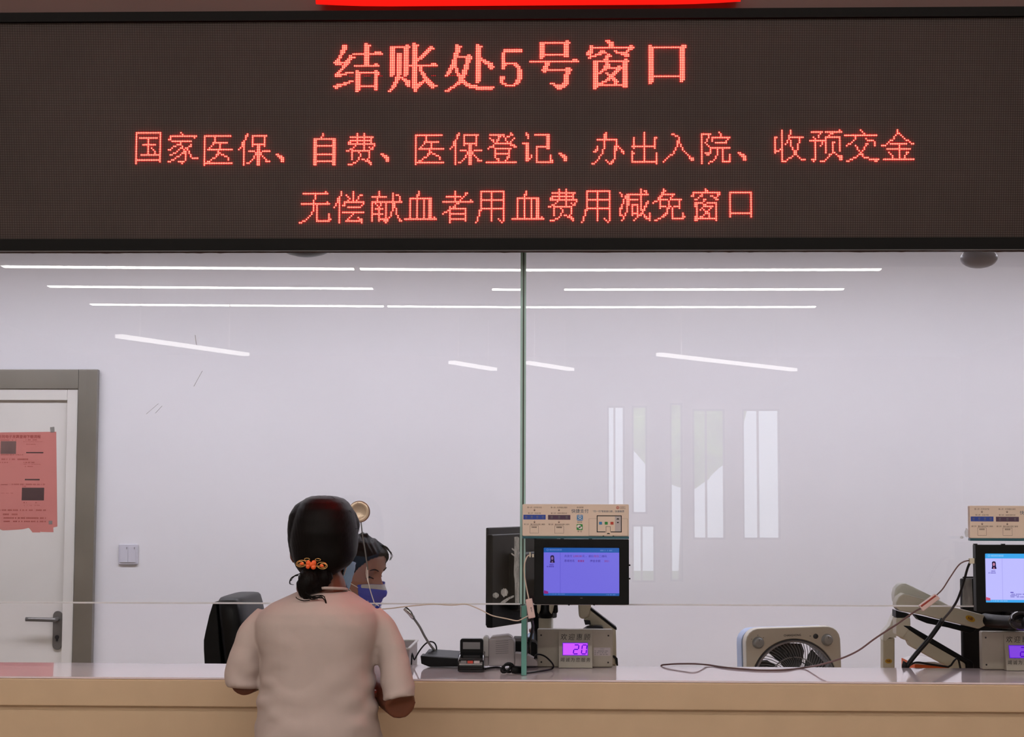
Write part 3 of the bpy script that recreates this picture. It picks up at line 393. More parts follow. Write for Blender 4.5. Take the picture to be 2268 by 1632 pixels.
glass_mat('smear', (0.96, 0.96, 0.97, 1), rough=0.2, alpha_white=0.34)
M('edge_white', S(250, 250, 252), 0.15, spec=0.8)  # white stands in for light caught by the glass edges
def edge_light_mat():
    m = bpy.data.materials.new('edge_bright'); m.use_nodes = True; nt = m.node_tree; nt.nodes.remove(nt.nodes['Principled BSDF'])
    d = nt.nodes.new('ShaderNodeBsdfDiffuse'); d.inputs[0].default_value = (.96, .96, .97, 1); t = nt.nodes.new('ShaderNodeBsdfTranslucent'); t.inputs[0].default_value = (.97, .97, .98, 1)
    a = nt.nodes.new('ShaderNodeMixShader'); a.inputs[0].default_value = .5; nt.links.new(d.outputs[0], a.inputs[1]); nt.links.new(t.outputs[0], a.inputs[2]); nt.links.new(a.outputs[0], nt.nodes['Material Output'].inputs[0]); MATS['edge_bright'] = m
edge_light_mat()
M('edge_green', S(96, 150, 140), 0.2, var=0.1, vscale=6)
M('seam_dark', S(48, 58, 46), 0.3)
M('edge_pale', S(172, 206, 200), 0.2, var=0.06, vscale=8)
emit('hall_lamp', (1.0, 0.955, 0.90, 1), HALL_LAMP)
emit('hall_lamp_dim', (1.0, 0.96, 0.92, 1), HALL_LAMP * 0.16)
emit('staff_lamp', (0.91, 0.89, 1.0, 1), STAFF_LAMP)
emit('led_red', (1.0, 0.0090, 0.0062, 1), LED_RED)
emit('led_dim', (1.0, 0.05, 0.05, 1), 0.8)
emit('red_glow', (1.0, 0.010, 0.006, 1), 1.1)
emit('lcd_violet', (0.62, 0.10, 1.0, 1), 1.05)
emit('lcd_purple', (0.22, 0.06, 0.72, 1), 1.0)
emit('lcd_digit', (0.08, 0.0, 0.62, 1), 0.9)

def led_panel_mat():
    """unlit diodes: a grid of pale lenses in a dark mask, modules slightly apart"""
    m = bpy.data.materials.new('led_panel'); m.use_nodes = True; nt = m.node_tree; b = nt.nodes['Principled BSDF']
    b.inputs['Roughness'].default_value = 0.5; b.inputs['Specular IOR Level'].default_value = 0.25
    tc = nt.nodes.new('ShaderNodeTexCoord'); sp = nt.nodes.new('ShaderNodeSeparateXYZ'); nt.links.new(tc.outputs['Object'], sp.inputs[0])
    def mth(op, a, bb=None):
        n = nt.nodes.new('ShaderNodeMath'); n.operation = op
        for i, q in enumerate((a, bb)):
            if q is None: continue
            if isinstance(q, (int, float)): n.inputs[i].default_value = q
            else: nt.links.new(q, n.inputs[i])
        return n.outputs[0]
    def cell(o, period):
        return mth('SUBTRACT', mth('FRACT', mth('ADD', mth('DIVIDE', o, period), 1000.5)), 0.5)
    fx = cell(sp.outputs[0], LED_P); fz = cell(sp.outputs[2], LED_P)
    d = mth('SQRT', mth('ADD', mth('MULTIPLY', fx, fx), mth('MULTIPLY', fz, fz)))
    mr = nt.nodes.new('ShaderNodeMapRange'); mr.inputs[1].default_value = 0.24; mr.inputs[2].default_value = 0.33; mr.inputs[3].default_value = 1.0; mr.inputs[4].default_value = 0.0
    nt.links.new(d, mr.inputs[0])
    n = nt.nodes.new('ShaderNodeTexNoise'); n.inputs['Scale'].default_value = 5.0; n.inputs['Detail'].default_value = 6
    nt.links.new(tc.outputs['Object'], n.inputs['Vector'])
    cr = nt.nodes.new('ShaderNodeValToRGB'); cr.color_ramp.elements[0].position = 0.35; cr.color_ramp.elements[1].position = 0.65
    cr.color_ramp.elements[0].color = (0.125, 0.098, 0.086, 1); cr.color_ramp.elements[1].color = (0.165, 0.125, 0.112, 1)
    nt.links.new(n.outputs['Fac'], cr.inputs[0])
    mx = nt.nodes.new('ShaderNodeMix'); mx.data_type = 'RGBA'
    nt.links.new(mr.outputs[0], mx.inputs[0]); mx.inputs[6].default_value = (0.016, 0.0045, 0.0035, 1); nt.links.new(cr.outputs[0], mx.inputs[7])
    nt.links.new(mx.outputs[2], b.inputs['Base Color'])
    MATS['led_panel'] = m
led_panel_mat()

# ------------------------------------------------------------------ the setting
YC0, YC1 = 3.90, 4.222            # counter top, front and back edge
ZC = at(1134, 1505, YC0).z        # its height
YG = 4.02                         # front of the glass
YW = 7.40                         # staff room's back wall
YR = -14.0                        # hall's rear wall
XL, XR = -5.2, 5.2
ZS, ZH = 2.80, 3.42               # the two ceilings
def bx(*a): return MB().box(*a)
struct('floor', bx(XL - .1, YR - .2, -0.1, XR + .1, YW + .2, 0), 'floor_tile')
struct('wall_back', bx(XL - .1, YW, 0, XR + .1, YW + .12, ZH + .1), 'wall_paint')
struct('wall_left', bx(XL - .12, YR, 0, XL, 4.0, ZH), 'hall_paint')
struct('wall_right', bx(XR, YR, 0, XR + .12, 4.0, ZH), 'hall_paint')
struct('wall_staff_left', bx(XL - .12, 4.0, 0, XL, YW, ZH), 'wall_paint')
struct('wall_staff_right', bx(XR, 4.0, 0, XR + .12, YW, ZH), 'wall_paint')
struct('ceiling', bx(XL - .1, YR - .1, ZH, XR + .1, 4.1, ZH + .1), 'ceiling_paint')
struct('ceiling_staff', bx(XL - .1, 4.1, ZS, XR + .1, YW, ZS + .1), 'ceiling_paint')
struct('wall_middle', bx(XL, 4.10, 2.46, XR, 4.2, ZH), 'wall_paint')
# hall's rear wall with its windows, laid out from what the glass mirrors
VY = 2 * YG - YR
def mir(px, py): return at(px, py, VY)
WIN = []
for x0, y0, x1, y1, mull in [(1345, 898, 1384, 1282, 1), (1400, 898, 1434, 1138, 0), (1400, 1162, 1452, 1290, 1), (1485, 892, 1512, 1288, 0),
                             (1535, 905, 1606, 1195, 1), (1646, 905, 1728, 1195, 1), (2212, 905, 2266, 1120, 1)]:
    a, b = mir(x0, y1), mir(x1, y0)
    WIN.append((a.x, a.z, b.x, b.z, mull))
WIN.sort()
def rear_wall():
    mb = MB(); x = XL
    ws = []
    for w in WIN:                                  # columns of openings, merged where they overlap
        if ws and w[0] < ws[-1][0][1]: ws[-1][0][1] = max(ws[-1][0][1], w[2]); ws[-1][1].append(w)
        else: ws.append([[w[0], w[2]], [w]])
    for (a, b), items in ws:
        mb.box(x, YR - .15, 0, a, YR, ZH)
        z = 0.0
        for w in sorted(items, key=lambda q: q[1]):
            if w[1] > z: mb.box(a, YR - .15, z, b, YR, w[1])
            if w[0] > a + .01: mb.box(a, YR - .15, w[1], w[0], YR, w[3])
            if w[2] < b - .01: mb.box(w[2], YR - .15, w[1], b, YR, w[3])
            z = w[3]
        mb.box(a, YR - .15, z, b, YR, ZH); x = b
    mb.box(x, YR - .15, 0, XR, YR, ZH)
    return mb
struct('wall_front', rear_wall(), 'hall_paint')
for i, (x0, z0, x1, z1, mull) in enumerate(WIN):
    fr = MB(); t = .025
    fr.box(x0, YR - .10, z0, x0 + t, YR - .04, z1); fr.box(x1 - t, YR - .10, z0, x1, YR - .04, z1)
    fr.box(x0 + t, YR - .10, z0, x1 - t, YR - .04, z0 + t); fr.box(x0 + t, YR - .10, z1 - t, x1 - t, YR - .04, z1)
    if mull: xm = x0 + (x1 - x0) * .42; fr.box(xm - .012, YR - .10, z0 + t, xm + .012, YR - .04, z1 - t)
    w = struct('window_%d' % (i + 1), fr, 'dark_grey')
    obj('window_pane', bx(x0 + t, YR - .075, z0 + t, x1 - t, YR - .069, z1 - t), 'window_glass', w)
# outside the windows
struct('ground_outside', bx(-14, YR - 14, -0.12, 14, YR - .2, -0.02), 'lawn')
def tree(x, y, h, r, label):
    t = thing('tree', label, 'tree', (x, y, -0.02), 'trees outside the hall windows')
    mb = MB().tube([(x, y, -0.02), (x + .05, y, h * .4), (x, y + .05, h * .7)], [.14, .11, .06], 8); obj('trunk', mb, 'bark', t, smooth=True)
    bmx = bmesh.new(); bmesh.ops.create_icosphere(bmx, subdivisions=3, radius=1.0); cr = MB()
    cr.add([(x + v.co.x * r * (1 + .35 * noise.noise(v.co * 2.3)), y + v.co.y * r * (1 + .35 * noise.noise(v.co * 2.1 + Vector((3, 0, 0)))), h * .72 + v.co.z * r * 1.1 * (1 + .35 * noise.noise(v.co * 2.6))) for v in bmx.verts],
           [[v.index for v in f.verts] for f in bmx.faces]); bmx.free()
    obj('crown', cr, 'leaf', t)
tree(5.2, YR - 6, 4.6, 1.2, 'leafy green tree seen through the widest hall window')
tree(2.2, YR - 8.5, 4.0, 1.0, 'smaller leafy tree beside the wide hall window')

# door in the staff room's back wall
fx1 = at(214, 1150, YW).x; ftop = at(200, 819, YW).z; fw = .086
dz0 = ftop - .088; lx1 = fx1 - fw; lx0 = lx1 - .98
d1 = MB()
d1.box(lx1, YW - .035, 0, fx1, YW - .001, ftop); d1.box(lx0, YW - .035, dz0, lx1, YW - .001, ftop); d1.box(lx0 - fw, YW - .035, 0, lx0, YW - .001, ftop)
door = struct('door_1', d1, 'steel', bevel=.003)
lf = MB(); b = .05
lf.box(lx1 - b, YW - .028, 0.005, lx1 - .002, YW - .002, dz0); lf.box(lx0, YW - .028, 0.005, lx0 + b, YW - .002, dz0)
lf.box(lx0 + b, YW - .028, dz0 - b, lx1 - b, YW - .002, dz0)
obj('door_rebate', lf, 'door_white', door, bevel=.002)
obj('door_leaf', bx(lx0 + b, YW - .012, 0.005, lx1 - b, YW - .002, dz0 - b), 'door_white', door)
hx = at(130, 1390, YW).x
hp = MB(); z0, z1 = at(130, 1438, YW).z, at(130, 1352, YW).z; r = .021
hp.prism([(hx + r * math.cos(a), z1 - r + r * math.sin(a)) for a in [math.pi * k / 10 for k in range(11)]] +
         [(hx - r * math.cos(a), z0 + r - r * math.sin(a)) for a in [math.pi * k / 10 for k in range(11)]], YW - .020, YW - .0121)
hd = obj('door_handle', hp, 'handle_grey', door, bevel=.002)
lev = MB(); hz = at(130, 1370, YW).z; xe = at(68, 1370, YW).x
lev.tube(smooth_path([(hx, YW - .019, hz), (hx, YW - .06, hz), (hx - .015, YW - .068, hz), (xe, YW - .068, hz + .002)], 5), .0095, 12)
obj('lever', lev, 'handle_grey', hd, smooth=True)
key = MB(); kz = at(130, 1410, YW).z; key.lathe([(.009, -.004), (.009, .0)], (hx, YW - .020, kz), n=16); key.box(hx - .004, YW - .0235, kz - .018, hx + .004, YW - .0195, kz - .006)
obj('keyhole', key, 'ink_black', hd)

# ------------------------------------------------------------------ lamps of both rooms
def lamp_strip(x0, x1, y, z, label, group, mat='hall_lamp', skew=0.0, w=.045):
    t = thing('linear_ceiling_lamp', label, 'ceiling lamp', ((x0 + x1) / 2, y, z), group)
    b = MB(); b.box(x0 - .01, y - w - .015, z + .004, x1 + .01, y + w + .015, ZH - .001); e = MB(); e.box(x0, y - w, z, x1, y + w, z + .02)
    if skew:
        for q in (b, e): q.xform(Matrix.Translation(((x0 + x1) / 2, y, 0)) @ Matrix.Rotation(skew, 4, 'Z') @ Matrix.Translation((-(x0 + x1) / 2, -y, 0)))
    obj('housing', b, 'white_plastic', t); obj('diffuser', e, mat, t)
    return t
SEAM = at(1159, 900, YG).x
DL = 0.03                         # the pane left of the seam is hung a little askew
def mirrored(px, py, z, delta):
    """where a thing hangs at height z whose mirror image the glass shows at (px, py)"""
    d = ROT @ Vector(((px - W / 2) / F, (H / 2 - py) / F, -1.0)); n = Vector((math.sin(delta), -math.cos(delta), 0))
    p = CAM + d * ((Vector((SEAM, YG, 0)) - CAM).dot(n) / d.dot(n)); r = d - n * (2 * d.dot(n))
    return p + r * ((z - p.z) / r.z)
ZLF = ZH - 0.025
GL = 'linear ceiling lamps over the hall'
for k, (yy, spans) in enumerate([(-5.27, [(-3.92, -1.13), (-1.08, 2.52)]), (-6.55, [(-3.87, -1.05), (0.0, 2.44)]), (-7.93, [(-3.81, -1.02), (-0.98, 2.40)]),
                                 (-2.6, [(-3.9, -1.1), (-1.05, 2.5)]), (0.06, [(-3.9, -1.1), (-1.05, 2.5)]), (2.0, [(-3.9, -1.1), (-1.05, 2.5)])]):  # rows without a mirror image are added to light the counter area
    row = ['top mirrored row', 'middle mirrored row', 'lowest mirrored row', 'added unseen rear row', 'added unseen middle row', 'added unseen row nearest the display'][k]
    for j, (a, b_) in enumerate(spans):
        lamp_strip(a, b_, yy, ZLF, 'white linear lamp of the %s, %s of the seam' % (row, ['door side', 'fan side'][j]), GL, w=(.05, .05, .05, .06, .06, .035)[k])
GP = 'hanging linear lamps deeper in the hall'
for lab, p, q, dl in [('faint slanted hanging lamp mirrored above the staff door', (262, 748), (545, 788), DL),
                      ('faint slanted hanging lamp mirrored above the mirrored windows', (1460, 788), (1760, 822), 0.0),
                      ('faint slanted hanging lamp mirrored across the glass seam', (1168, 806), (1265, 821), 0.0)]:
    a, b_ = mirrored(*p, 2.9, dl), mirrored(*q, 2.9, dl)
    t = thing('hanging_linear_lamp', lab, 'lamp', tuple((a + b_) / 2), GP)
    u = (b_ - a).normalized(); sd = Vector((-u.y, u.x, 0)) * .035
    m = MB(); m.add([a - sd, b_ - sd, b_ + sd, a + sd, a - sd + Vector((0, 0, .03)), b_ - sd + Vector((0, 0, .03)), b_ + sd + Vector((0, 0, .03)), a + sd + Vector((0, 0, .03))],
                    [(0, 3, 2, 1), (4, 5, 6, 7), (0, 1, 5, 4), (1, 2, 6, 5), (2, 3, 7, 6), (3, 0, 4, 7)])
    obj('diffuser', m, 'hall_lamp_dim', t)
    for s_ in (.15, .85):
        c = a.lerp(b_, s_); obj('suspension_rod', MB().tube([c + Vector((0, 0, .03)), Vector((c.x, c.y, ZH + .002))], .006, 6), 'white_plastic', t)
for i, x in enumerate((-2.7, -0.9, 0.9, 2.7)):
    y = 6.35; t = thing('ceiling_panel_lamp', 'long white panel lamp in the staff ceiling, %s' % ['near the staff door', 'above the office chair', 'above the box fan', 'beyond the box fan'][i], 'ceiling lamp', (x, y, ZS - .03), 'panel lamps over the staff room')
    obj('frame', MB().ring_frame((x - .87, 0, x + .87, .34), (x - .85, .02, x + .85, .32), -.03, -.001).xform(Matrix(((1, 0, 0, 0), (0, 0, 1, y - .17), (0, 1, 0, ZS), (0, 0, 0, 1)))), 'white_plastic', t); obj('diffuser', bx(x - .85, y - .15, ZS - .022, x + .85, y + .15, ZS - .004), 'staff_lamp', t)

# ------------------------------------------------------------------ the red LED display
lx0_, lx1_ = LED_P * -336.5, LED_P * 290.5
lz1, lz0 = LED_Z + LED_P * .5, LED_Z - LED_P * 127.5
LY = LED_Y
FT = at(1134, 21, LY - .012).z; FB = at(1134, 553, LY - .012).z
led = thing('led_display', 'wide black LED display with glowing red characters above the counter glass', 'display', (0, LY, LED_Z - 132 * LED_P))
obj('panel', bx(lx0_, LY, lz0, lx1_, LY + .02, lz1), 'led_panel', led)
# the panel's grid is measured from its own origin: keep the origin on the lattice
f = MB()
f.box(lx0_ - .03, LY - .012, lz1, lx1_ + .03, LY + .035, FT); f.box(lx0_ - .03, LY - .012, FB, lx1_ + .03, LY + .035, lz0)
f.box(lx0_ - .03, LY - .012, lz0, lx0_, LY + .035, lz1); f.box(lx1_, LY - .012, lz0, lx1_ + .03, LY + .035, lz1)
f.box(lx0_, LY + .021, lz0, lx1_, LY + .034, lz1)
obj('frame', f, 'black_frame', led)
for k in (-1.0, -.2, .5, 1.1): obj('wall_bracket', bx(k - .03, LY + .0345, lz1 - .22, k + .03, 4.0995, lz1 - .16), 'dark_grey', led)
# ragged strip of backing board under the frame
st = MB(); n = 160; top = []; bot = []
for i in range(n + 1):
    x = lx0_ + (lx1_ - lx0_) * i / n
    h = .0035 + .0018 * noise.noise(Vector((x * 5, 0, 3))) + .0016 * noise.noise(Vector((x * 40, 2, 1)))
    top.append((x, FB)); bot.append((x, FB - max(.0012, h)))
for i in range(n):
    st.prism([top[i], top[i + 1], bot[i + 1], bot[i]], LY + .004, LY + .010)
obj('backing_strip', st, 'ink', led)
obj('trim_lip', bx(lx0_ - .03, LY - .010, FB - .0016, lx1_ + .03, LY + .003, FB - .0002), 'mid_grey', led)
for c0, r0, rows in GLYPHS:
    g = MB(); rr = LED_P * .37; n = 8
    for j, ca, cb in rows:
        for k in range(ca, cb + 1):
            X = (c0 + k) * LED_P; Z = LED_Z - (r0 + j) * LED_P
            vs = []
            for rad, dep in ((rr, .0001), (rr * .92, .0008), (rr * .6, .0014)):
                vs += [(X + rad * math.cos(2 * math.pi * a / n), LY - dep, Z + rad * math.sin(2 * math.pi * a / n)) for a in range(n)]
            vs.append((X, LY - .0017, Z))
            g.add(vs, [(q * n + a, q * n + (a + 1) % n, (q + 1) * n + (a + 1) % n, (q + 1) * n + a) for q in range(2) for a in range(n)] + [(2 * n + a, 2 * n + (a + 1) % n, 3 * n) for a in range(n)])
    obj('character', g, 'led_red', led, smooth=True, fix=False)
# one faintly lit row crosses the first characters
fl = MB()
for c in [-125, -124, -123, -116, -115, -114, -113, -108, -107, -106, -77, -76, -75, -67, -66, -65, -64, -63, -56]:
    X = c * LED_P; Z = LED_Z - 32 * LED_P
    fl.lathe([(LED_P * .3, 0), (LED_P * .2, -.0008)], (X, LY - .0002, Z), n=6)
obj('dim_diode', fl, 'led_dim', led)['kind'] = 'stuff'

# fascia and an added glowing body standing in for a red reflection above the display
struct('trim_1', bx(lx0_ - .4, LY + .036, lz1 - .02, lx1_ + .4, 4.099, ZH - .001), 'fascia_board')
sg = thing('red_reflection_glow', 'added red glow standing in for a reflection on the fascia above the black display', 'sign', (0.05, LY, FT + .004))
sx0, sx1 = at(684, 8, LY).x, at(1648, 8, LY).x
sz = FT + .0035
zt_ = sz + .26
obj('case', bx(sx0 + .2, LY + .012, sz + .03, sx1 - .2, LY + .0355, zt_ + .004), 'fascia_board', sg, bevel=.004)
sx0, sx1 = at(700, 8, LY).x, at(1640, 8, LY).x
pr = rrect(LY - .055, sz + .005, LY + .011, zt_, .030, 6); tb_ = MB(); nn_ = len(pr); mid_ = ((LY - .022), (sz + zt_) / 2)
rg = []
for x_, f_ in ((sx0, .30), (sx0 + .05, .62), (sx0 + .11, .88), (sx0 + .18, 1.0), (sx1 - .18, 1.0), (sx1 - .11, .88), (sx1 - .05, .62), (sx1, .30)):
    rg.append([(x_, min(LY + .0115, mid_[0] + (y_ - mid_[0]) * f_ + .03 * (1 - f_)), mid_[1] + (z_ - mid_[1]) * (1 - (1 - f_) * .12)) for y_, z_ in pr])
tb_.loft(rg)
obj('glow_body', tb_, 'red_glow', sg, smooth=True)
# dome cameras
c = at(678, 553, LY + .05)
dm = thing('dome_camera', 'dark brown dome camera half hidden under the display bottom edge', 'camera', (c.x, LY + .05, c.z))
obj('dome', MB().lathe([(.001, -.0165), (.022, -.0150), (.042, -.0100), (.055, -.0040), (.059, .0)], (c.x, LY + .052, c.z), axis='Z', n=40), 'dome_dark', dm, smooth=True)
obj('mount', bx(c.x - .05, LY + .036, c.z + .0005, c.x + .05, 4.0, c.z + .03), 'dome_dark', dm)
c = at(2168, 572, 5.0)
dm = thing('dome_camera', 'small grey dome camera hanging from the staff ceiling over the fan', 'camera', (c.x, 5.0, c.z))
obj('dome', MB().ball((c.x, 5.0, c.z), (.055, .055, .030)), 'dome_grey', dm, smooth=True)
obj('stalk', MB().tube([(c.x - .02, 5.0, c.z + .02), (c.x - .03, 5.0, ZS + .001)], .03, 16), 'dome_grey', dm, smooth=True)

# ------------------------------------------------------------------ counter, desk
ct = thing('service_counter', 'long cream service counter with a glossy pale top and tan front', 'counter', (0, YC0, 0))
zl = at(1134, 1571, YC0).z
obj('worktop', bx(-3.4, YC0 + .002, ZC - .004, 3.4, YC1, ZC), 'counter_top', ct)
obj('lip', bx(-3.4, YC0, zl, 3.4, YC1, ZC - .0045), 'counter_tan', ct, bevel=.004)
obj('front_panel', bx(-3.4, YC0 + .011, 0.1, 3.4, YC0 + .031, zl - .0005), 'counter_tan', ct)
obj('plinth', bx(-3.4, YC0 + .06, 0, 3.4, YC0 + .08, .0995), 'dark_grey', ct)
for x in (-3.38, -1.2, 1.0, 3.34): obj('support', bx(x, YC0 + .051, 0.1, x + .04, YC1 - .01, zl - .0005), 'desk_wood', ct)
ZD = .78
dk = thing('staff_desk', 'wooden staff desk hidden behind the counter', 'desk', (0, 4.6, 0))
obj('desk_top', bx(-3.3, YC1 + .004, ZD - .03, 3.3, 4.96, ZD), 'desk_wood', dk, bevel=.002)
for x in (-3.28, -1.1, 1.1, 3.24): obj('side_panel', bx(x, YC1 + .02, 0, x + .03, 4.9, ZD - .0305), 'desk_wood', dk)

# ------------------------------------------------------------------ glass
zg = at(1134, 1338, YG).z; GT = .012; ztop = 2.44
def pane(name, x0, x1, label, delta, sgn):
    m = MB(); m.box(x0, YG, zg, x1, YG + GT, ztop)
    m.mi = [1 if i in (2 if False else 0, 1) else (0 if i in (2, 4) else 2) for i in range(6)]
    hinge = Vector((x1 if sgn < 0 else x0, YG, 0))
    T = Matrix.Translation(hinge) @ Matrix.Rotation(delta, 4, 'Z') @ Matrix.Translation(-hinge)
    m.xform(T)
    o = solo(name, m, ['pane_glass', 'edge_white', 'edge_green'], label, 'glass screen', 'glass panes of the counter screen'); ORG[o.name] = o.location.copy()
    e = MB().box(x0, YG - .0012, zg - .0012, x1, YG + GT, zg - .0001); e.box(x0, YG - .0012, zg - .0001, x1, YG - .0002, zg + .0026); e.xform(T); obj('edge_highlight', e, 'edge_bright', o)  # white strip painted in for light reflected inside the pane's lower edge
    return o, T
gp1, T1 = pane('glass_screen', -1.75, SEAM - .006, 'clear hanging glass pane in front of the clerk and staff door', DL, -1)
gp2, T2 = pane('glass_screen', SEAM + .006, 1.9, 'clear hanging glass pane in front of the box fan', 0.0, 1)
# seam: silicone joint above, upright glass fin standing on the counter below
fin = thing('glass_fin', 'narrow green edged upright glass fin standing on the counter at the seam', 'glass screen', (SEAM, YG, ZC))
obj('joint', bx(SEAM - .0016, YG - .003, zg, SEAM + .0016, YG + GT + .002, ztop), 'seam_dark', fin)
obj('edge_bead', bx(SEAM - .0072, YG - .0025, zg, SEAM - .0018, YG - .0003, ztop), 'edge_pale', fin); obj('edge_bead', bx(SEAM + .0018, YG - .0025, zg, SEAM + .0060, YG - .0003, ztop), 'edge_pale', fin)
fx = at(1160.5, 1420, YG - .03).x
obj('fin_edge', bx(fx - .0062, YG - .035, ZC + .0004, fx + .0062, YG - .0005 - .004, zg - .001), 'edge_green', fin, bevel=.0012)
obj('fin_blade', bx(fx - .005, YG - .0045, ZC + .0004, fx + .005, YG + .15, zg - .002), 'edge_glass', fin)
obj('clamp', bx(fx - .009, YG - .0365, zg - .028, fx - .0064, YG - .012, zg - .002), 'handle_grey', fin)
# old glue and tape left on the panes
def patch(pix, mat, parent, T, name='tape_strip'):
    m = MB(); m.pprism(pix, YG - .0008, YG - .0009, YG - .0002); m.xform(T)
    return obj(name, m, mat, parent)
def blob(cx, cyy, rx, ry, seed, n=22):
    return [(cx + rx * math.cos(2 * math.pi * k / n) * (1 + .45 * noise.noise(Vector((k * .9, seed, 0)))), cyy + ry * math.sin(2 * math.pi * k / n) * (1 + .45 * noise.noise(Vector((k * .9, seed, 5))))) for k in range(n)]
ORG[gp1.name] = gp1.location.copy(); ORG[gp2.name] = gp2.location.copy()
patch([(1139, 1189), (1146, 1188), (1150, 1191), (1150, 1335), (1141, 1335), (1140, 1290), (1138, 1270), (1139, 1240)], 'smear', gp1, T1)
patch(blob(1117, 1312, 8, 9, 1), 'smear', gp1, T1, 'glue_smear'); patch(blob(1098, 1318, 7, 6, 2), 'smear', gp1, T1, 'glue_smear')
patch([(1104, 1339), (1112, 1331), (1127, 1322), (1138, 1318), (1139, 1322), (1128, 1327), (1118, 1336), (1116, 1339)], 'smear', gp1, T1)
patch([(1134, 1213), (1140, 1217), (1151, 1222), (1151, 1225), (1139, 1221), (1133, 1216)], 'smear', gp1, T1)
patch([(1133, 1224), (1150, 1236), (1150, 1240), (1132, 1227)], 'smear', gp1, T1)
patch(blob(2141, 1180, 4, 10, 5), 'tape', gp2, T2, 'glue_smear'); patch(blob(2130, 1190, 4, 3, 6), 'tape', gp2, T2, 'glue_smear')
patch([(2133, 1282), (2152, 1280), (2155, 1344), (2131, 1343)], 'tape', gp2, T2)
# thin scuffs the cleaner left
for (p, q, w_) in [((437, 744), (439, 766), 1.2), ((434, 857), (452, 823), .9), ((330, 918), (356, 895), 1.0), ((350, 916), (364, 900), 1.0)]:
    patch([(p[0] - w_, p[1]), (q[0] - w_ * .4, q[1]), (q[0] + w_, q[1]), (p[0] + w_ * .4, p[1])], 'smear', gp1, T1, 'scuff')

